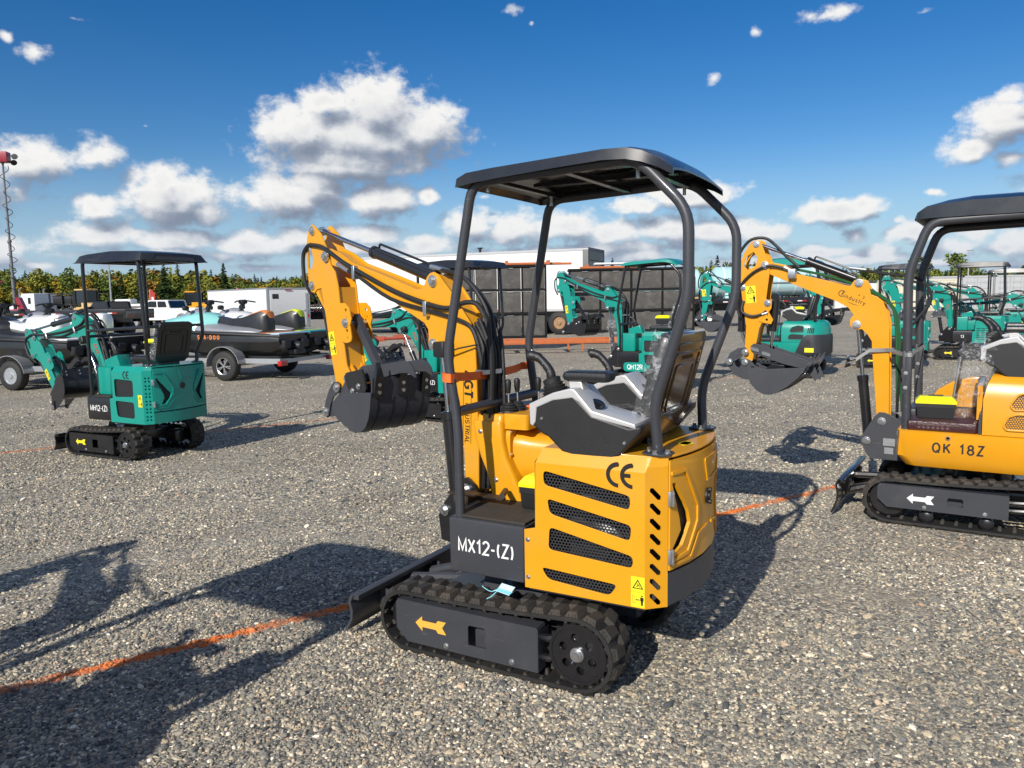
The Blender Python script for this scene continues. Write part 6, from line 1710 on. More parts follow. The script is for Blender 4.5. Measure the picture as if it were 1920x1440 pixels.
# ---- flatbed trailers and the pale blue tanks
def flatbed(loc, rz, L, label, zd=1.42, wheels=(1.2, 2.45), rim=WHT, W=2.5, lights=True):
    t = thing('flatbed_trailer', label, 'trailer', loc, rz, 'flatbed semi-trailers')
    mb = MB(); mb.box(0, L, -W, 0, zd - .07, zd, .01); mb.build('deck', mat('dark_deck_planks', (.06, .055, .05), .7, var=.4, vscale=5), t)
    mb = MB(); mb.box(0, L, -.08, .02, zd - .24, zd + .01, .01); mb.box(0, L, -W - .02, -W + .08, zd - .24, zd + .01, .01); mb.box(0, .12, -W, 0, zd - .45, zd - .07, .01); mb.box(.2, L - .4, -W + .75, -W + .9, zd - .60, zd - .08); mb.box(.2, L - .4, -.9, -.75, zd - .60, zd - .08)
    for i in range(int(L / .6)): mb.box(.3 + i * .6, .36 + i * .6, -W + .02, -.02, zd - .18, zd - .09)
    mb.build('side_rail', BLACK, t)
    mb = MB()
    i = 0
    while .4 + i * .9 < L - .4:
        mb.box(.4 + i * .9, .62 + i * .9, .021, .024, zd - .19, zd - .14); i += 1
    mb.build('reflective_tape_red', REDL, t)
    mb = MB()
    for j in range(i): mb.box(.62 + j * .9, .84 + j * .9, .021, .024, zd - .19, zd - .14)
    mb.build('reflective_tape_white', WHT, t)
    if lights:
        for y in (-.3, -.5, -W + .3, -W + .5):
            mb = MB(); mb.cyl((-.02, y, zd - .28), (0, y, zd - .28), .055); mb.build('tail_light', REDL, t)
        for x in (3.2, 6.2):
            mb = MB(); mb.cyl((x, .02, zd - .24), (x, .045, zd - .24), .05); mb.build('marker_light', AMB, t)
    for x in wheels:
        for y, ax in ((-.06, 1), (-W + .06, -1)): wheel(t, (x, y, .5), (0, ax, 0), .5, .52, rim, rimr=.28)
    mb = MB(); mb.box(L * .72, L * .72 + .14, -.6, -.46, 0, zd - .2); mb.box(L * .72, L * .72 + .14, -W + .46, -W + .6, 0, zd - .2); mb.build('landing_leg', BLACK, t)
    return t
flatbed((-17.7, 35.5, 0), R(180 - 4), 13.0, 'long black flatbed trailer with amber and red lights in front of the black pickup', zd=1.42, wheels=(1.4, 2.7), rim=GALV)
flatbed((15.8, 37.8, 0), R(180 - 3), 11.5, 'flatbed trailer with white hubs carrying the two pale blue tanks', zd=1.42, wheels=(6.1, 7.4), rim=WHT)
flatbed((-.5, 38.5, 0), R(180 - 6), 12.0, 'black flatbed trailer seen under the raised boom of the nearest excavator', zd=1.30, wheels=(4.0, 5.3), rim=BLACK)
def tank(loc, rz, L, r, label, bars):
    t = thing('storage_tank', label, 'tank', loc, rz, 'pale blue tanks')
    mb = MB(); mb.lathe([(-.30, r * .25), (-.22, r * .62), (-.08, r * .90), (0, r), (L, r), (L + .08, r * .90), (L + .22, r * .62), (L + .30, r * .25)], (0, 0, r + .10), (1, 0, 0), 32); mb.build('shell', LBLUE, t, sm=40)
    for x in (.45, L - .45):
        mb = MB(); mb.plate_x([(-r * .75, 0), (r * .75, 0), (r * .6, .35), (0, .12), (-r * .6, .35)], x - .08, x + .08); mb.build('saddle', LBLUE, t)
    if bars:
        n = 6
        for i in range(n):
            x = .3 + i * (L - .6) / (n - 1)
            mb = MB(); mb.tube([(x, -(r + .05), 0), (x, -(r + .05), .9)], .03, 6)
            mb.lathe([(-.04, r + .012), (.04, r + .012)], (x, 0, r + .10), (1, 0, 0), 32)
            mb.build('strap_post', WHTD, t)
        mb = MB(); mb.tube([(.0, r + .06, .75), (L, r + .06, .75)], .025, 6); mb.tube([(.0, r + .06, .35), (L, r + .06, .35)], .025, 6); mb.build('rail', GALV, t)
        mb = MB(); mb.lathe([(0, .25), (.14, .25), (.16, .18)], (L * .4, 0, 2 * r + .08), (0, 0, 1), 16); mb.build('manhole', LBLUE, t)
tank((9.35, 38.95, 1.42), R(180), 2.9, .70, 'smooth pale blue tank with a domed end, left of the golden boom', False)
tank((15.3, 38.95, 1.42), R(180), 5.0, .74, 'pale blue tank with white straps under the golden boom', True)

# ---- racks of dusty black panels standing on orange frames
def rack(loc, rz, w, h, cols, rows, z0, label):
    t = thing('panel_stack', label, 'panel stack', loc, rz, 'stacks of black panels')
    cw, ch = w / cols, h / rows
    for j in range(rows):
        for i in range(cols):
            mb = MB(); x0, z = i * cw, z0 + j * ch
            mb.box(x0 + .035, x0 + cw - .035, .02, .9, z + .04, z + ch - .05, .006)
            mb.build('panel', CRATE, t)
    for j in range(rows + 1):
        mb = MB(); mb.box(-.03, w + .03, -.03, .95, z0 + j * ch - .035, z0 + j * ch + .035, .005)
        if j < rows:
            pass
        mb.build('frame_rail', CRATEF, t)
    for i in range(cols + 1):
        mb = MB(); k = .03 if i in (0, cols) else .018
        mb.box(i * cw - k, i * cw + k, -.012, .05, z0, z0 + h); mb.build('frame_post', CRATEF, t)
    rnd = random.Random(int(w * 10)); mb = MB()
    for j in range(rows):
        for i in range(cols):
            x = i * cw + cw * .5; mb.box(x - .10, x + .10, -.02, -.012, z0 + (j + 1) * ch - .075, z0 + (j + 1) * ch - .06)
    mb.build('label_strip', GALV, t)
    return t
rack((-1.85, 24.0, 0), R(2), 2.95, 2.2, 4, 3, .40, 'black panel stack on the orange frame behind the front posts')
rack((1.98, 26.0, 0), R(-2), 4.15, 2.06, 4, 3, .46, 'wide black panel stack behind the teal-canopied excavator')
def forks(loc, rz, label, white):
    t = thing('beam_stack', label, 'steel beams', loc, rz, 'orange steel frames on the stacks')
    for k in range(3):
        mb = MB(); mb.box(k * .5, 1.6 + k * .35, k * .22, k * .22 + .10, 0, .07, .01); mb.build('beam', ORGP, t)
    mb = MB(); mb.box(.2, .3, 0, .7, .07, .13); mb.box(1.5, 1.6, 0, .7, .07, .13); mb.build('cross_beam', ORGP, t)
    if white:
        mb = MB(); mb.box(.5, 2.3, .05, .6, .13, .19, .01); mb.build('lid', WHT, t)
forks((-.35, 24.1, 2.64), R(0), 'orange steel frame lying on the left black stack', False)
forks((2.35, 26.1, 2.56), R(-2), 'orange steel frame with a white board on the wide stack', True)
def orange_trailer(loc, rz, L, label, m=ORGP, wheels=True):
    t = thing('frame_trailer', label, 'trailer', loc, rz, 'orange frame trailers')
    mb = MB(); mb.box(0, L, -.08, 0, .30, .39, .01); mb.box(0, L, -1.3, -1.22, .28, .40, .01)
    for i in range(5): mb.box(.02 + i * (L - .12) / 4, .10 + i * (L - .12) / 4, -1.22, -.08, .29, .37)
    f = mb.build('frame', m, t)
    mb = MB(); mb.box(L * .30, L * .30 + .22, .0, .004, .30, .38); mb.box(L * .85, L * .85 + .25, .0, .004, .30, .38); mb.build('reflector', WHT, f)
    for x in (L * .18, L * .55, L * .62):
        mb = MB(); mb.box(x, x + .05, -.08, -.03, 0, .30); mb.build('leg', m if wheels else BLACK, t)
    mb = MB(); mb.box(.0, .18, .001, .03, .27, .37, .01); mb.build('tail_light', REDL, t)
    if wheels:
        for y, ax in ((.14, 1), (-1.44, -1)): wheel(t, (L * .80, y, .24), (0, ax, 0), .24, .14, BLACK)
        mb = MB(); mb.tube([(L, -.65, .34), (L + 1.0, -.65, .34)], .04, 8); mb.tube([(L, -.05, .34), (L + .9, -.65, .34)], .03, 6); mb.tube([(L, -1.25, .34), (L + .9, -.65, .34)], .03, 6); mb.build('tow_bar', m, t)
orange_trailer((-1.7, 23.3, 0), R(3), 6.2, 'orange frame trailer with white reflectors beneath the black stacks')
orange_trailer((-6.6, 26.2, 0), R(8), 2.3, 'red-oxide utility trailer behind the yellow bucket', RORG)
orange_trailer((-4.2, 27.4, 0), R(10), 2.0, 'small red-oxide trailer frame behind the teal boom', RORG)

# ---- light tower
def light_tower():
    t = thing('light_tower', 'tall light mast with a red lamp head and a coiled black cable', 'light tower', (-25.6, 40.0, 0), R(10))
    mb = MB(); mb.box(-.45, .50, -.5, .5, .35, 1.5, .03); mb.plate([(.2, 1.5), (.50, 1.5), (.28, 2.1), (.10, 2.1)], -.2, .2); mb.box(-.75, -.55, -.35, .35, .5, 1.3, .03); b = mb.build('cabinet', RED, t)
    mb = MB()
    h = 7.2
    for i, (z0, z1, r) in enumerate(((1.2, 3.2, .085), (3.2, 5.0, .07), (5.0, 6.6, .057), (6.6, 8.9, .045))):
        mb = MB(); mb.cyl((0, 0, z0), (0, 0, z1), r, n=12); mb.cyl((0, 0, z1 - .08), (0, 0, z1), r * 1.5, n=12); mb.build('mast_section', mat('dull_grey_mast', (.16, .165, .17), .5), t)
    mb = MB(); P = []
    for i in range(11 * 14 + 1):
        a = 2 * math.pi * i / 14; z = 8.75 - (i / (11 * 14)) ** .85 * 6.9; rr = .17 + .05 * math.sin(i * .21); P.append((rr * math.cos(a) + .06, rr * math.sin(a), z))
    mb.tube(P, .016, 5); mb.build('coiled_cable', HOSE, t)
    mb = MB(); mb.box(-.30, .30, -.25, .25, 8.90, 9.42, .02); hd = mb.build('lamp_head', RED, t)
    for x, z in ((-.55, 9.25), (.55, 9.25), (-.5, 8.95), (.5, 8.95)):
        mb = MB(); mb.tube([(x * .5, 0, z), (x * .85, 0, z)], .03, 6); mb.lathe([(0, .03), (.10, .14), (.13, .15), (.135, .12)], (x, 0, z), (x * .6, -.5, -.35), 14); mb.build('lamp', GALV if z > 9 else BLKP, hd)
    for x in (-.9, .9):
        mb = MB(); mb.box(min(0, x), max(0, x), -.05, .05, .30, .38); mb.box(x - .04, x + .04, -.04, .04, 0, .38); mb.build('outrigger', RED, t)
    for y, ax in ((.62, 1), (-.62, -1)): wheel(t, (0, y, .33), (0, ax, 0), .33, .18, GALV)
light_tower()
def kiosk():
    t = thing('equipment_trailer', 'dark red machine with a raised striped lid at the left edge', 'equipment trailer', (-27.2, 39.5, 0), R(5))
    mb = MB(); mb.box(-.9, .9, -.6, .6, .6, 1.75, .03); mb.build('body', RED, t)
    mb = MB(); mb.loft([[(-1.1, -.9, 2.35), (1.0, -.9, 2.35), (1.0, -.9, 2.42), (-1.1, -.9, 2.42)], [(-1.1, .6, 2.9), (1.0, .6, 2.9), (1.0, .6, 2.97), (-1.1, .6, 2.97)]]); l = mb.build('lid', RED, t)
    mb = MB(); mb.loft([[(-1.12, -.93, 2.30), (1.02, -.93, 2.30), (1.02, -.93, 2.36), (-1.12, -.93, 2.36)], [(-1.12, -.75, 2.39), (1.02, -.75, 2.39), (1.02, -.75, 2.46), (-1.12, -.75, 2.46)]]); mb.build('lid_edge', WHT, l)
    for x in (-.8, .8):
        mb = MB(); mb.tube([(x, .5, 1.7), (x, .5, 2.85)], .03, 6); mb.build('strut', BLACK, t)
    for y, ax in ((.7, 1), (-.7, -1)): wheel(t, (0, y, .35), (0, ax, 0), .35, .18, GALV)
kiosk()

# ---- pickups, tractor unit, loader, lifts
def pickup(loc, rz, label, m, truckbed=True, group=None, lift=0.0):
    t = thing('pickup_truck', label, 'pickup', loc, rz, group)
    W = .98
    P = [(-2.9, .62), (-2.9, 1.32), (-.95, 1.34), (-.95, 1.36), (-.80, 1.90), (.70, 1.92), (1.30, 1.42), (2.55, 1.30), (2.80, 1.15), (2.85, .62), (2.35, .60)] + [(1.85 + .50 * math.cos(R(a)), .50 + .50 * math.sin(R(a))) for a in range(15, 180, 15)] + [(1.33, .55), (-1.35, .55)] + [(-1.85 + .50 * math.cos(R(a)), .50 + .50 * math.sin(R(a))) for a in range(15, 180, 15)] + [(-2.36, .60)]
    mb = MB()
    for s in (-1, 1): mb.plate([(x, z) for x, z in P if True], *sorted((s * W, s * (W - .12))), bev=.02)
    mb.box(-2.88, -.95, -W + .1, W - .1, .60, .80); mb.box(-.95, 1.3, -W + .1, W - .1, .58, 1.38); mb.box(1.28, 2.80, -W + .1, W - .1, .60, 1.30, .05); mb.box(-.80, .72, -W + .13, W - .13, 1.84, 1.925, .03)
    mb.box(-2.92, -2.84, -W + .06, W - .06, .62, 1.32, .02); mb.box(-.98, -.90, -W + .1, W - .1, .6, 1.36)
    b = mb.build('body', m, t, sm=32)
    mb = MB()
    for s in (-1, 1):
        for q in ([(-.74, 1.42), (-.64, 1.82), (-.02, 1.84), (-.02, 1.42)], [(.06, 1.42), (.06, 1.84), (.62, 1.85), (1.08, 1.45)]): mb.plate(round2(q, .04), *sorted((s * (W + .002), s * (W - .02))))
    mb.loft([[(1.22, -.8, 1.44), (1.22, .8, 1.44), (1.25, .8, 1.46), (1.25, -.8, 1.46)], [(.66, -.74, 1.86), (.66, .74, 1.86), (.69, .74, 1.88), (.69, -.74, 1.88)]])
    mb.loft([[(-.97, -.78, 1.42), (-.97, .78, 1.42), (-.94, .78, 1.42), (-.94, -.78, 1.42)], [(-.82, -.74, 1.84), (-.82, .74, 1.84), (-.79, .74, 1.84), (-.79, -.74, 1.84)]])
    mb.build('window', GLASS, b)
    for s in (-1, 1):
        mb = MB(); mb.box(-2.94, -2.88, *sorted((s * (W - .02), s * (W - .20))), .92, 1.30, .02); mb.build('tail_light', REDL, t)
        mb = MB(); mb.box(2.80, 2.88, *sorted((s * (W - .06), s * (W - .35))), .88, 1.12, .02); mb.build('headlight', GLASS, t)
        mb = MB(); mb.box(1.02, 1.14, *sorted((s * W, s * (W + .22))), 1.36, 1.55, .03); mb.build('mirror', BLKP, t)
        for x in (-1.85, 1.85): wheel(t, (x, s * W, .42), (0, s, 0), .42, .27, ALU)
    mb = MB(); mb.box(2.84, 2.98, -W + .04, W - .04, .45, .72, .04); mb.build('front_bumper', GALV, t)
    mb = MB(); mb.box(-3.08, -2.94, -W + .04, W - .04, .45, .68, .04); mb.build('rear_bumper', BLACK, t)
    mb = MB(); mb.box(2.80, 2.87, -.55, .55, .78, 1.18, .02); mb.build('grille', BLACK, t)
pickup((-30.2, 58.6, 0), H(62), 'black crew-cab pickup parked behind the flatbed trailer', BLACK)
pickup((-24.0, 54.0, 0), H(77), 'white crew-cab pickup seen above the mint jet ski', WHT)
pickup((-26.3, 59.5, 0), H(77), 'second white pickup parked behind the white crew-cab', WHT)
pickup((-52.0, 112.0, 0), H(80), 'distant pale grey pickup near the forest edge', CONTG)

def semi_tractor():
    t = thing('semi_truck', 'white conventional truck tractor with a chrome stack and sleeper', 'truck', (-46.5, 76.0, 0), H(68))
    W = 1.15
    mb = MB(); mb.box(-1.2, .6, -W, W, .9, 2.9, .06); mb.plate([(.6, 1.0), (.6, 2.75), (.95, 2.70), (1.35, 1.95), (1.35, 1.0)], -W + .05, W - .05, bev=.02)
    mb.loft([[(1.35, -.95, .9), (1.35, .95, .9), (1.35, .95, 1.95), (1.35, -.95, 1.95)], [(2.9, -.75, .9), (2.9, .75, .9), (2.9, .75, 1.65), (2.9, -.75, 1.65)]])
    for s in (-1, 1): mb.plate([(1.5, .55), (1.6, 1.15), (2.0, 1.35), (2.5, 1.30), (2.85, 1.0), (2.85, .6), (2.6, .6), (2.45, .95), (2.05, 1.05), (1.75, .9), (1.65, .55)], *sorted((s * .7, s * 1.15)), bev=.02)
    mb.build('cab', WHT, t, sm=32)
    for s in (-1, 1):
        mb = MB(); mb.box(-.75, -.35, *sorted((s * W, s * (W + .01))), 1.9, 2.5, .004); mb.build('window', GLASS, t)
        mb = MB(); mb.plate([(.72, 2.0), (.72, 2.6), (.92, 2.58), (1.2, 2.0)], *sorted((s * (W - .05), s * (W - .03)))); mb.build('window', GLASS, t)
        mb = MB(); mb.tube(smooth_path([(-.0 + .62, s * (W + .12), .9), (.62, s * (W + .12), 3.1), (.55, s * (W + .12), 3.3), (.45, s * (W + .12), 3.35)], 3), .08, 10); mb.build('exhaust_stack', CHR, t)
        wheel(t, (2.15, s * 1.1, .52), (0, s, 0), .52, .3, ALU); wheel(t, (-2.6, s * 1.2, .52), (0, s, 0), .52, .55, ALU); wheel(t, (-3.9, s * 1.2, .52), (0, s, 0), .52, .55, ALU)
    mb = MB(); mb.box(.95, 1.0, -.95, .95, 2.1, 2.6); mb.build('windscreen', GLASS, t)
    mb = MB(); mb.box(-5.0, -1.2, -.5, .5, .75, 1.0); mb.build('chassis', BLACK, t)
    mb = MB(); mb.box(2.88, 2.95, -.5, .5, .75, 1.6, .02); mb.build('grille', ALU, t)
semi_tractor()
def service_body():
    t = thing('steel_rack', 'dark open-frame steel deck with tool racks behind the white truck', 'steel deck', (-41.3, 74.0, 0), R(4))
    for x in (-2.2, -1.1, 0, 1.1, 2.2):
        mb = MB(); mb.box(x - .06, x + .06, -.9, -.78, 0.0, 2.75); mb.build('post', BLACK, t)
    for z in (.9, 1.7, 2.75):
        mb = MB(); mb.box(-2.3, 2.3, -1.0, 1.0, z, z + .08); mb.build('shelf', BLACK, t)
    mb = MB(); mb.box(-2.0, -.3, -.7, .7, 1.8, 2.6, .05); mb.build('tool_box', BLACK, t)
    mb = MB(); mb.box(.2, 2.0, -.7, .7, 1.0, 1.6, .05); mb.build('tool_box', RUST, t)
service_body()
def loader(loc, rz, label, m, sc=1.0, group=None):
    t = thing('wheel_loader', label, 'wheel loader', loc, rz, group, sc)
    mb = MB(); mb.plate([(-2.6, .95), (-2.6, 1.7), (-1.2, 2.0), (-.4, 2.0), (-.4, .8)], -.75, .75, bev=.05); mb.plate([(-.4, .8), (.3, .8), (1.6, .7), (2.0, 1.0), (.6, 1.6), (-.4, 1.6)], -.55, .55, bev=.03); mb.build('body', m, t)
    mb = MB(); mb.box(-.9, .6, -.72, .72, 3.15, 3.3, .04); mb.build('cab_roof', m, t)
    for x in (-.85, .52):
        for y in (-.66, .66):
            mb = MB(); mb.box(x - .05, x + .05, y - .05, y + .05, 1.9, 3.16); mb.build('cab_post', BLACK, t)
    mb = MB(); mb.box(-.82, .50, -.64, .64, 1.9, 3.14); mb.build('cab_glass', GLASS, t)
    for s in (-1, 1):
        for x in (-1.7, 1.3): wheel(t, (x, s * 1.2, .78), (0, s, 0), .78, .5, m, rimr=.36)
        mb = MB(); mb.plate([(.8, 1.3), (2.6, .5), (3.0, .35), (3.0, .55), (1.0, 1.55)], *sorted((s * .35, s * .50)), bev=.01); mb.build('lift_arm', m, t)
    mb = MB(); mb.plate([(2.9, .15), (3.9, .12), (3.95, .18), (3.2, .25), (3.0, .5), (3.1, .95), (3.2, 1.2), (3.1, 1.22), (2.9, .95)], -1.3, 1.3); mb.build('loader_bucket', m, t)
loader((-38.4, 70.0, 0), H(62), 'cream-yellow wheel loader with a dark cab beyond the flatbed', CREAM, .95)
loader((-33.6, 82.0, 0), H(70), 'yellow loader parked behind the white pickups', YEL, .9)
def lamp_pole(loc, h, label):
    t = thing('lamp_pole', label, 'lamp pole', loc, 0, 'thin poles along the far side of the yard')
    mb = MB(); mb.cyl((0, 0, 0), (0, 0, h), .13, .06, n=8); mb.build('pole', GALV, t)
    mb = MB(); mb.box(-.3, .6, -.08, .08, h - .05, h + .06, .02); mb.build('lamp_arm', GALV, t)
lamp_pole((-46.4, 90, 0), 7.2, 'thin grey pole left of the black-canopied teal excavator posts')
lamp_pole((41.5, 85, 0), 4.8, 'thin grey pole in front of the trees behind the white cabin')
lamp_pole((62.0, 105, 0), 7.0, 'thin grey pole above the grey containers')
def flag(loc, label):
    t = thing('feather_flag', label, 'flag', loc, R(5), 'feather flags at the far side')
    mb = MB(); mb.cyl((0, 0, 0), (0, 0, 3.6), .04, .02, n=6); mb.build('pole', WHTD, t)
    mb = MB(); mb.plate([(.02, 1.2), (.02, 3.55), (.30, 3.5), (.62, 3.0), (.62, 1.6), (.3, 1.2)], -.006, .006); mb.build('cloth', mat('red_flag_cloth', (.45, .03, .03), .7), t)
    mb = MB(); mb.plate([(.18, 2.0), (.45, 2.0), (.45, 2.6), (.18, 2.6)], -.012, .012); mb.build('emblem', WHTD, t)
flag((-45.6, 98, 0), 'red and white feather flag beside the thin pole')
flag((-34.6, 98, 0), 'red feather flag in front of the trees above the white pickups')
def boat(loc, rz, label):
    t = thing('motor_boat', label, 'boat', loc, rz)
    mb = MB(); mb.loft([[(x, -w, z), (x, 0, z - .8), (x, w, z), (x, w, z + .3), (x, -w, z + .3)] for x, w, z in ((-3.2, 1.2, 1.5), (0, 1.3, 1.5), (2.0, 1.0, 1.6), (3.4, .1, 1.8))]); mb.build('hull', SKIW, t)
    mb = MB(); mb.box(-1.6, .8, -.9, .9, 1.8, 2.5, .15); mb.build('cabin', SKIW, t)
    mb = MB(); mb.box(.2, .84, -.8, .8, 2.1, 2.4, .04); mb.build('windscreen', GLASS, t)
    for y, ax in ((1.0, 1), (-1.0, -1)): wheel(t, (-.5, y, .35), (0, ax, 0), .35, .2, GALV)
boat((-56.0, 112, 0), R(175), 'white motor boat on wheels near the distant forest')

# ---- shipping containers and site cabin
def container(loc, rz, label, m, L=6.0, W=2.44, Hh=2.9, doors=True):
    t = thing('shipping_container', label, 'container', loc, rz, 'grey shipping containers in a row' if m is CONTG else None)
    mb = MB()
    def corr(p0, p1, n, dep):       # corrugated wall between two plan points
        a = Vector(p0); b = Vector(p1); d = (b - a) / n; nn = Vector((d.y, -d.x, 0)).normalized() * dep; pts = []
        for i in range(n):
            q = a + d * i; pts += [q, q + d * .30, q + d * .42 - nn, q + d * .80 - nn, q + d * .92]
        return pts + [b]
    for side in (corr((.12, -W + .03, 0), (L - .12, -W + .03, 0), 20, -.04), corr((.12, -.03, 0), (L - .12, -.03, 0), 20, .04)):
        mb.loft([[(p.x, p.y, .16) for p in side], [(p.x, p.y, Hh - .12) for p in side]], cap=False, closed=False)
    mb.box(.05, L - .05, -W + .08, -.08, Hh - .09, Hh - .03)
    b = mb.build('side_wall', m, t, sm=20)
    mb = MB()
    for x in (0, L - .14):
        for y in (-W, -.14): mb.box(x, x + .14, y, y + .14, 0, Hh)
    for z in (0, Hh - .13): mb.box(0, L, -W, -W + .10, z, z + .13); mb.box(0, L, -.10, 0, z, z + .13); mb.box(0, .12, -W, 0, z + .001, z + .131); mb.box(L - .12, L, -W, 0, z + .001, z + .131)
    mb.build('corner_frame', m, t)
    for k in (0, 1):
        y0 = -W + .14 + k * 1.08
        mb = MB(); mb.box(.03, .07, y0 + .01, y0 + 1.07, .14, Hh - .14)
        for j in range(5): mb.box(.005, .04, y0 + .10, y0 + .98, .26 + j * .50, .26 + j * .50 + .34, .02)
        d = mb.build('cargo_door', m, t)
        for yy in (y0 + .25, y0 + .83):
            mb = MB(); mb.cyl((-.02, yy, .10), (-.02, yy, Hh - .10), .02, n=8); mb.box(-.04, 0, yy - .04, yy + .04, 1.2, 1.32); mb.build('lock_bar', GALV, d)
    return t
c0 = (37.2, 68.6); dv = Vector((2.62, -.42, 0))
CL = ['pale grey container with double doors nearest the cream one', 'second pale grey container from the cream one', 'third pale grey container behind the slotted excavator', 'fourth pale grey container behind the right canopy', 'pale grey container at the right edge of the picture', 'last pale grey container, beyond the right edge']
base = container((c0[0], c0[1], 0), R(81), CL[0], CONTG)
for i in range(1, 6):
    c = copy_tree(base); c.location = (c0[0] + dv.x * i, c0[1] + dv.y * i, 0); c['label'] = CL[i]
container((31.5, 66.6, 0), R(4), 'cream corrugated container beside the white cabin', CONTC, L=6.0, Hh=2.6)
def cabin():
    t = thing('site_cabin', 'white site cabin with a dark roof edge and a twin-pane window', 'cabin', (27.2, 68.5, 0), R(-2))
    mb = MB(); mb.box(0, 6.2, -.0, 2.4, .25, 2.45, .02); mb.build('wall', WHTD, t)
    mb = MB(); mb.box(-.06, 6.26, -.08, 2.5, 2.45, 2.62, .01); mb.build('roof', mat('dark_roof_edge', (.05, .055, .06), .5), t)
    mb = MB(); mb.box(3.55, 4.35, -.03, 0, .95, 2.15, .01); w = mb.build('window_frame', WHT, t)
    for x in (3.65, 4.0):
        mb = MB(); mb.box(x, x + .25, -.04, -.028, 1.05, 2.05); mb.build('pane', GLASS, w)
    mb = MB(); mb.box(.6, 1.5, -.03, .0, .3, 2.2, .01); mb.build('door', GALV, t)
    for x in (.2, 3.0, 5.8):
        mb = MB(); mb.box(x, x + .3, .2, 2.2, 0, .25); mb.build('skid', CONC, t)
cabin()
for i, (x, y, rz, lb) in enumerate(((32.2, 64.5, 5, 'left grey concrete block by the white cabin'), (33.7, 64.9, -8, 'right grey concrete block by the white cabin'))):
    t = MB(); t.box(-.65, .65, -.35, .35, 0, .85, .04); t.cyl((0, 0, .85), (0, 0, .93), .08); b = t.build('concrete_block', CONC, None, lb, category='block', group='concrete blocks'); b.location = (x, y, 0); b.rotation_euler.z = R(rz)
t = thing('lumber_stack', 'low stack of pale timber behind the flatbed with the tanks', 'timber stack', (12.2, 60, 0), R(3))
for k in range(4):
    mb = MB(); mb.box(0, 3.4, 0, 1.2, .1 + k * .5, .5 + k * .5, .02); mb.build('timber_bundle', mat('pale_timber', (.42, .30, .15), .7, var=.25, vscale=12), t)

# ---- small things on and around the nearest machines
MM = Matrix.Translation((.130, 3.519, 0)) @ Matrix.Rotation(H(60.8), 4, 'Z')
QM = Matrix.Translation((2.957, 5.539, 0)) @ Matrix.Rotation(H(57.0), 4, 'Z')
def tool_box(M, label, x, y, z, rz=0, l=.24, w=.13, h=.10):
    t = thing('tool_box', label, 'tool box', (M @ Vector((x, y, z))), M.to_euler().z + R(rz), 'yellow-lidded tool boxes')
    mb = MB(); mb.loft([[(sx * l * k, sy * w * k, zz) for sx, sy in ((-.5, -.5), (.5, -.5), (.5, .5), (-.5, .5))] for zz, k in ((0, .86), (.01, .90), (h - .03, .95), (h - .028, 1.0), (h, 1.0))]); mb.build('box', BLKP, t)
    mb = MB(); mb.loft([[(sx * l * a, sy * w * b, zz) for sx, sy in ((-.5, -.5), (.5, -.5), (.5, .5), (-.5, .5))] for zz, a, b in ((h, 1.03, 1.03), (h + .018, 1.03, 1.03), (h + .045, .82, .70), (h + .048, .78, .64))])
    ld = mb.build('lid', BRY, t)
    mb = MB(); mb.box(-.045, .045, -.012, .012, h + .047, h + .056, .003); mb.build('carry_handle', BLKP, ld)
    return t
tool_box(QM, 'black tool box with a bright yellow lid on the maroon floor mat', -.125, .27, .737, 6)
tool_box(MM, 'yellow-lidded tool box tucked behind the cowl of the nearest excavator', -.055, .10, .669, 90, l=.20)
# ratchet strap across the front posts of the nearest machine
t = thing('ratchet_strap', 'orange ratchet strap tied across the front posts of the nearest excavator', 'strap', MM @ Vector((.26, 0, 1.25)), MM.to_euler().z)
mb = MB(Matrix.Translation((-.26, 0, -1.25)))
xp = .255
mb.band(smooth_path([(xp - .029, .40, 1.265), (xp, .402, 1.266), (xp + .030, .372, 1.267), (xp + .01, .343, 1.267), (xp - .02, .30, 1.262), (xp - .010, .10, 1.250), (xp + .0, -.15, 1.247), (xp + .02, -.30, 1.25), (xp + .035, -.345, 1.252), (xp + .04, -.38, 1.252), (xp + .012, -.404, 1.252)], 4), .038, (0, 0, 1), .003)
mb.band(smooth_path([(xp - .03, .342, 1.262), (xp - .031, .372, 1.262), (xp - .029, .40, 1.265)], 3), .038, (0, 0, 1), .003)
mb.build('webbing', ORG, t)
mb = MB(Matrix.Translation((-.26, 0, -1.25)))
mb.band(smooth_path([(xp - .02, .05, 1.245), (xp - .03, .0, 1.18), (xp - .05, -.06, 1.11), (xp - .10, -.12, 1.078), (xp - .15, -.17, 1.082), (xp - .20, -.22, 1.076), (xp - .24, -.26, 1.03)], 5), .026, (.9, .3, .3), .002)
mb.build('loose_tail', ORG, t)
mb = MB(Matrix.Translation((-.26, 0, -1.25))); mb.box(xp - .028, xp - .006, -.03, .05, 1.232, 1.264, .004); mb.cyl((xp - .02, .055, 1.228), (xp - .02, .055, 1.268), .008, n=8); mb.build('buckle', mat('brass_plated_steel', (.30, .26, .16), .35, metal=.8), t)
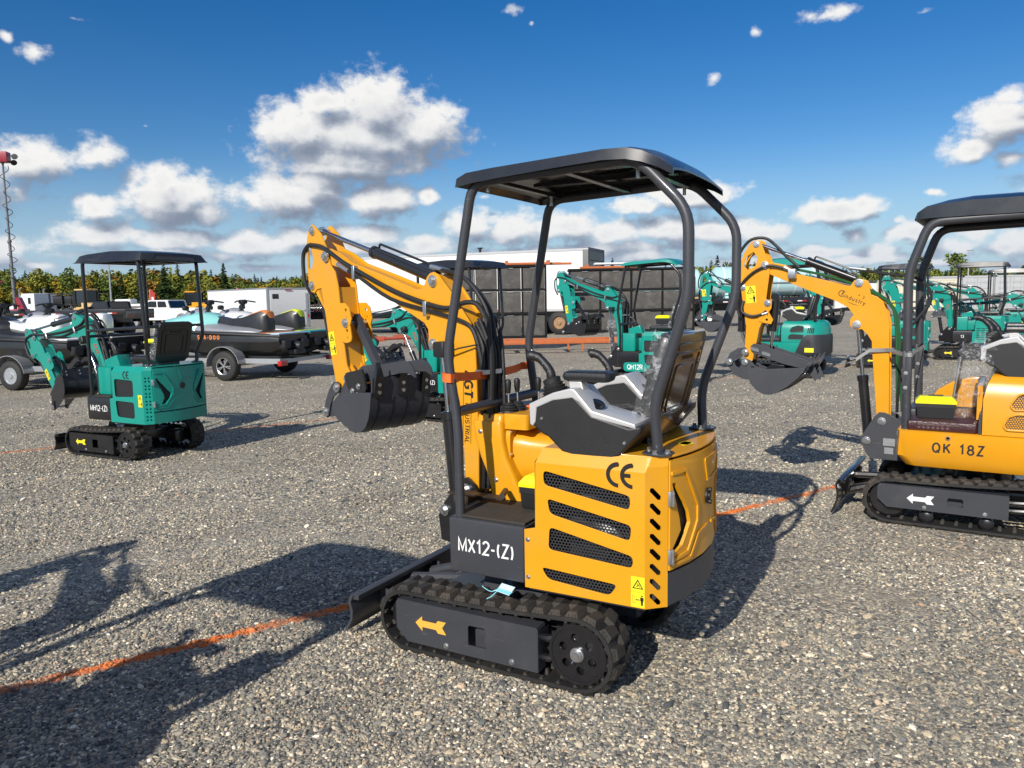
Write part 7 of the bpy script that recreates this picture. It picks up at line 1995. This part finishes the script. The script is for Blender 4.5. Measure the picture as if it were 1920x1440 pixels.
# silver band round the golden mast and its front posts
BMQ = QM @ Matrix.Translation((.05, 0, 0)) @ Matrix.Rotation(R(-1.5), 4, 'Z')
t = thing('shipping_band', 'flat silver band tying the golden boom to its front posts', 'band', QM @ Vector((.1, 0, 1.2)), QM.to_euler().z)
mb = MB(Matrix.Translation((-.1, 0, -1.2)))
z = 1.175
mb.band(round_path([(.33, .07, z), (.20, .062, z + .005), (.06, .435, z + .0), (.01, .43, z), (.015, .36, z), (.06, .34, z)], .02), .028, (0, 0, 1), .003)
mb.band(round_path([(.33, .07, z - .002), (.36, .0, z), (.33, -.07, z), (.18, -.062, z), (.08, -.435, z), (.01, -.43, z), (.015, -.36, z + .01), (.015, .36, z + .012)], .02), .028, (0, 0, 1), .003)
mb.build('steel_band', ALU, t)
mb = MB(Matrix.Translation((-.1, 0, -1.2))); mb.band([(.33, .072, z), (.37, .08, z - .03), (.42, .085, z - .07)], .028, (0, 0, 1), .003); mb.build('loose_end', ALU, t)
# label and cable ties on the crawler
t = thing('hang_tag', 'pale blue and white paper tag with cyan ties lying on the dusty track', 'tag', MM @ Vector((-.045, .425, .378)), MM.to_euler().z)
t.rotation_euler = (R(-48), 0, MM.to_euler().z)
mb = MB(); mb.loft([[(-.035, -.02, .0), (.030, -.026, .004), (.034, .018, .022), (-.030, .026, .018)], [(-.035, -.02, .0015), (.030, -.026, .0055), (.034, .018, .0235), (-.030, .026, .0195)]]); mb.build('paper', TAGW, t)
mb = MB(); mb.loft([[(-.036, .006, .010), (.033, .000, .016), (.0345, .016, .0235), (-.030, .024, .0205)], [(-.036, .006, .0115), (.033, .000, .0175), (.0345, .016, .025), (-.030, .024, .022)]]); mb.build('blue_stripe', CYAN, t)
for P in ([(.03, 0, .01), (.06, .02, .012), (.10, .01, .004), (.12, .0, .0)], [(.03, .0, .01), (.055, .035, .004), (.08, .05, -.004)]):
    mb = MB(); mb.tube(smooth_path(P, 4), .002, 5); mb.build('cable_tie', CYAN, t)
# crumpled plastic film over the controls of the golden excavator
def film_blob(M, label, path, rad, seed):
    rnd = random.Random(seed); t = thing('plastic_film', label, 'plastic film', M @ Vector(path[0]), 0, 'crumpled clear plastic films')
    off = M @ Vector(path[0])
    mb = MB(Matrix.Translation(-off) @ M); P = smooth_path(path, 5); rings = []
    for i, p in enumerate(P):
        r0 = rad[min(i * (len(rad) - 1) // max(len(P) - 1, 1), len(rad) - 1)]
        rings.append([(p.x + math.cos(2 * math.pi * k / 14) * r0 * rnd.uniform(.65, 1.25), p.y + math.sin(2 * math.pi * k / 14) * r0 * rnd.uniform(.65, 1.25), p.z + rnd.uniform(-.012, .012)) for k in range(14)])
    mb.loft(rings, cap=False); mb.build('sheet', FILM, t, sm=20)
film_blob(QM, 'crumpled clear plastic hanging over the joystick of the golden excavator', [(-.42, .33, 1.33), (-.38, .33, 1.24), (-.36, .33, 1.12), (-.34, .30, .98), (-.31, .26, .86), (-.28, .22, .75)], (.05, .12, .11, .08, .05, .09), 3)
QHM = Matrix.Translation((2.21, 13.15, 0)) @ Matrix.Rotation(H(60), 4, 'Z') @ Matrix.Scale(1.02, 4) @ Matrix.Translation((.34, 0, 0)) @ Matrix.Rotation(R(-15), 4, 'Z')
film_blob(QHM, 'clear plastic wound round the upper cylinder of the teal-canopied excavator', [(.98, 0, 1.93), (.80, 0, 1.88), (.55, 0, 1.80), (.32, 0, 1.74)], (.02, .055, .06, .05), 8)
film_blob(QHM, 'clear plastic bag round the lower cylinder of the teal-canopied excavator', [(.22, 0, 1.18), (.20, 0, 1.05), (.18, 0, .85), (.16, 0, .62)], (.07, .075, .07, .03), 9)
for M_, s_, lb in ((Matrix.Translation((2.21, 13.15, 0)) @ Matrix.Rotation(H(60), 4, 'Z'), 1.02, 'yellow-lidded tool box on the seat of the teal-canopied excavator'), (Matrix.Translation((5.08, 15.39, 0)) @ Matrix.Rotation(H(58), 4, 'Z'), 1.03, 'yellow-lidded tool box on the seat of the rounded teal excavator'), (Matrix.Translation((8.1, 16.5, 0)) @ Matrix.Rotation(H(66), 4, 'Z'), 1.0, 'yellow-lidded tool box on the floor of the glossy-canopied teal excavator'), (Matrix.Translation((-4.12, 8.36, 0)) @ Matrix.Rotation(H(63), 4, 'Z'), .985, 'yellow-lidded tool box on the seat of the left teal excavator')):
    if 'floor' in lb: tool_box(M_, lb, .10 * s_, .25, .67, 0)
    elif 'rounded' in lb: tool_box(M_, lb, -.60 * s_, .0, 1.20, 0)
    else: tool_box(M_, lb, -.40 * s_, .0, 1.11 * s_, 0)
# ------------------------------------------------------------------ forest along the far side
def leaf_mat(name, c, c2):
    m = bpy.data.materials.new(name); m.use_nodes = True
    t = NT(m.node_tree); b = t.n['Principled BSDF']
    geo = t.node('ShaderNodeNewGeometry')
    r = geo.outputs['Random Per Island']
    n = t.noise(geo.outputs['Position'], .35, 3, .6)
    f = t.m('ADD', t.m('MULTIPLY', r, .6), t.m('MULTIPLY', n.outputs[0], .5), clamp=True)
    t.l.new(t.ramp(f, [(.15, (*c, 1)), (.85, (*c2, 1))]), b.inputs['Base Color'])
    b.inputs['Roughness'].default_value = .8; b.inputs['Specular IOR Level'].default_value = .1
    return m
LM = [leaf_mat('spruce_needles', (.022, .042, .014), (.05, .085, .025)), leaf_mat('green_leaves', (.08, .12, .025), (.17, .21, .05)),
      leaf_mat('yellow_green_leaves', (.15, .17, .03), (.30, .29, .055)), leaf_mat('yellow_leaves', (.26, .19, .02), (.42, .30, .04)), leaf_mat('rusty_leaves', (.20, .11, .02), (.30, .18, .04)),
      leaf_mat('olive_pine_needles', (.030, .050, .014), (.060, .085, .025))]
BARK = mat('grey_bark', (.12, .11, .09), .9, var=.3)
def conifer_pts(h, w, n, rnd):
    V = []
    for i in range(n):
        t = rnd.random() ** .85; z = h * (.10 + .90 * t); r = w * (1 - t) ** .9 + .08
        a = rnd.uniform(0, 2 * math.pi); q = rnd.uniform(.35, 1.0) * r
        c = Vector((math.cos(a) * q, math.sin(a) * q, z)); d = Vector((math.cos(a), math.sin(a), -.35)).normalized(); s = Vector((-math.sin(a), math.cos(a), rnd.uniform(-.3, .3)))
        L = (.20 + .35 * r) * rnd.uniform(.7, 1.3); W = L * .45
        V.append((c - d * L * .5 - s * W * .2, c + s * W, c + d * L, c - s * W))
    return V
def broad_pts(h, w, n, rnd):
    blobs = [(Vector((rnd.uniform(-.5, .5) * w, rnd.uniform(-.5, .5) * w, h * rnd.uniform(.32, .88))), w * rnd.uniform(.35, .62), h * rnd.uniform(.10, .18)) for _ in range(9)] + [(Vector((0, 0, h * .9)), w * .35, h * .10)]
    V = []
    for i in range(n):
        c0, rx, rz = rnd.choice(blobs)
        a, b = rnd.uniform(0, 6.283), math.acos(rnd.uniform(-1, 1)); k = rnd.uniform(.55, 1.05)
        c = c0 + Vector((math.cos(a) * math.sin(b) * rx * k, math.sin(a) * math.sin(b) * rx * k, math.cos(b) * rz * k))
        u = Vector((rnd.uniform(-1, 1), rnd.uniform(-1, 1), rnd.uniform(-.6, .6))).normalized(); v = u.cross(Vector((rnd.uniform(-1, 1), rnd.uniform(-1, 1), rnd.uniform(-1, 1)))).normalized(); s = rnd.uniform(.28, .55)
        V.append((c - u * s, c + v * s * .8, c + u * s, c - v * s * .8))
    return V
def quad_mesh(name, quads, mi, mats):
    me = bpy.data.meshes.new(name); n = len(quads)
    co = np.array([[tuple(p) for p in q] for q in quads], dtype=np.float32).reshape(-1)
    me.vertices.add(n * 4); me.vertices.foreach_set('co', co)
    me.loops.add(n * 4); me.loops.foreach_set('vertex_index', np.arange(n * 4, dtype=np.int32))
    me.polygons.add(n); me.polygons.foreach_set('loop_start', np.arange(0, n * 4, 4, dtype=np.int32)); me.polygons.foreach_set('loop_total', np.full(n, 4, dtype=np.int32))
    for m in mats: me.materials.append(m)
    me.polygons.foreach_set('material_index', np.array(mi, dtype=np.int32)); me.update(calc_edges=True)
    return me
def tree_line():
    rnd = random.Random(21)
    protos = {'c': [], 'b': []}
    for k in range(5): protos['c'].append(np.array([[tuple(p) for p in q] for q in conifer_pts(1, .17, 240, rnd_scale(rnd))]))
    for k in range(5): protos['b'].append(np.array([[tuple(p) for p in q] for q in broad_pts(10, 2.9, 330, rnd)]) / 10)
    Q = []; MI = []; TQ = []
    def edge(x):     # distance of the forest front and tree height along the yard
        d = 235 + 55 * (x + 180) / 400 + 8 * math.sin(x * .05); h = 14.6 + 1.4 * math.sin(x * .09) + 1.0 * math.sin(x * .031 + 1)
        if x > 95: h -= min((x - 95) * .035, 5.0)
        return d, h
    for row in range(8):
        x = -260.0
        while x < 330:
            x += rnd.uniform(1.5, 2.9)
            d, h = edge(x); y = d + row * 5.5 + rnd.uniform(-2.5, 2.5); X = x + rnd.uniform(-1, 1)
            back = row / 7
            con = rnd.random() < (.12 + .42 * back + (.30 if x > 40 else 0))
            hh = h * rnd.uniform(.76, .94) * (.70 + .32 * back) * (1.03 if con else 1.0)
            if rnd.random() < .05 and back > .4: hh *= 1.18
            if row < 2 and rnd.random() < .4: hh *= .6
            pr = rnd.choice(protos['c' if con else 'b']); a = rnd.uniform(0, 6.28); ca, sa = math.cos(a), math.sin(a)
            wid = hh * (rnd.uniform(.8, 1.25) if con else rnd.uniform(.85, 1.3))
            P = pr.copy(); x0 = (P[..., 0] * ca - P[..., 1] * sa) * wid + X; y0 = (P[..., 0] * sa + P[..., 1] * ca) * wid + y; z0 = P[..., 2] * hh
            Q.append(np.stack([x0, y0, z0], -1))
            if con: mi = 0 if rnd.random() < .75 else 5
            else:
                u = rnd.random() + (.12 if x > 20 else -.08); mi = 3 if u < .05 and row < 5 else (4 if u < .08 else (2 if u < .42 else 1))
            MI += [mi] * len(P)
            r = hh * .012
            TQ.append([[X - r, y, 0], [X + r, y, 0], [X + r * .3, y, hh * .9], [X - r * .3, y, hh * .9]]); TQ.append([[X, y - r, 0], [X, y + r, 0], [X, y + r * .3, hh * .9], [X, y - r * .3, hh * .9]])
    Q = np.concatenate(Q); n = len(Q); T = np.array(TQ)
    A = np.concatenate([Q, T]); MI += [6] * len(T)
    me = quad_mesh('forest', A, MI, LM + [BARK])
    o = bpy.data.objects.new('forest', me); COL.objects.link(o); o['kind'] = 'stuff'
class rnd_scale:
    """random source whose offsets suit a unit-high tree"""
    def __init__(s, r): s.r = r
    def random(s): return s.r.random()
    def uniform(s, a, b): return s.r.uniform(a, b)
def conifer_pts(h, w, n, rnd):
    V = []
    for i in range(n):
        t = rnd.random() ** .85; z = h * (.08 + .92 * t); r = w * (1 - t) ** .85 + .006 * h
        a = rnd.uniform(0, 2 * math.pi); q = rnd.uniform(.3, 1.0) * r
        c = Vector((math.cos(a) * q, math.sin(a) * q, z)); d = Vector((math.cos(a), math.sin(a), -.35)).normalized(); s = Vector((-math.sin(a), math.cos(a), rnd.uniform(-.3, .3)))
        L = (.022 * h + .42 * r) * rnd.uniform(.7, 1.3); W = L * .6
        V.append((c - d * L * .5 - s * W * .2, c + s * W, c + d * L, c - s * W))
    return V
tree_line()
def single_tree(loc, h, kind, label, mi, seed):
    rnd = random.Random(seed)
    t = thing('conifer_tree' if kind == 'c' else 'broadleaf_tree', label, 'tree', loc, 0, 'trees standing apart from the forest')
    q = conifer_pts(h, h * .17, 420, rnd) if kind == 'c' else broad_pts(h, h * .27, 520, rnd)
    me = quad_mesh('crown', [[p for p in a] for a in q], [0] * len(q), [LM[mi]]); c = bpy.data.objects.new('crown', me); COL.objects.link(c); c.parent = t
    mb = MB(); mb.cyl((0, 0, 0), (0, 0, h * .85), h * .014, h * .004, n=6)
    for k in range(5):
        a = rnd.uniform(0, 6.28); z = h * rnd.uniform(.35, .7); mb.cyl((0, 0, z), (math.cos(a) * h * .13, math.sin(a) * h * .13, z + h * .12), h * .006, h * .002, n=5)
    mb.build('trunk', BARK, t)
for i, (x, y, h, k, lb, mi) in enumerate([
    (112, 195, 11.2, 'b', 'loose green tree left of the lone pair above the containers', 1), (121, 205, 9.0, 'b', 'yellow-green tree just right of the loose green tree', 2), (105, 200, 11.0, 'b', 'dark green broad tree behind the glossy canopy', 1),
    (131, 195, 8.6, 'b', 'small round dark tree above the grey containers', 5), (136, 197, 7.6, 'b', 'smaller dark tree beside the round one above the containers', 5), (151, 200, 7.2, 'b', 'little dark tree above the last grey containers', 5),
    (-149, 232, 13.9, 'b', 'tall grey-green tree rising above the forest at the left', 1), (-142, 234, 13.2, 'b', 'tall olive tree right of the tallest one at the left', 2), (-134, 236, 13.4, 'b', 'third tall loose tree of the left group', 1),
    (-106, 238, 14.2, 'c', 'tall dark spruce between the posts of the left teal excavator', 0), (-112, 236, 13.2, 'c', 'dark spruce just left of the tallest spruce', 0), (-87, 236, 13.8, 'c', 'pointed spruce above the white pickups', 0),
    (-123, 226, 9.5, 'b', 'golden yellow tree at the forest edge behind the thin pole', 3), (-104, 224, 8.5, 'b', 'orange-yellow tree at the forest edge between the excavator posts', 4), (-140, 222, 9.0, 'b', 'bright yellow tree above the wheel loader', 3)]):
    single_tree((x, y, 0), h, k, lb, mi, 50 + i)
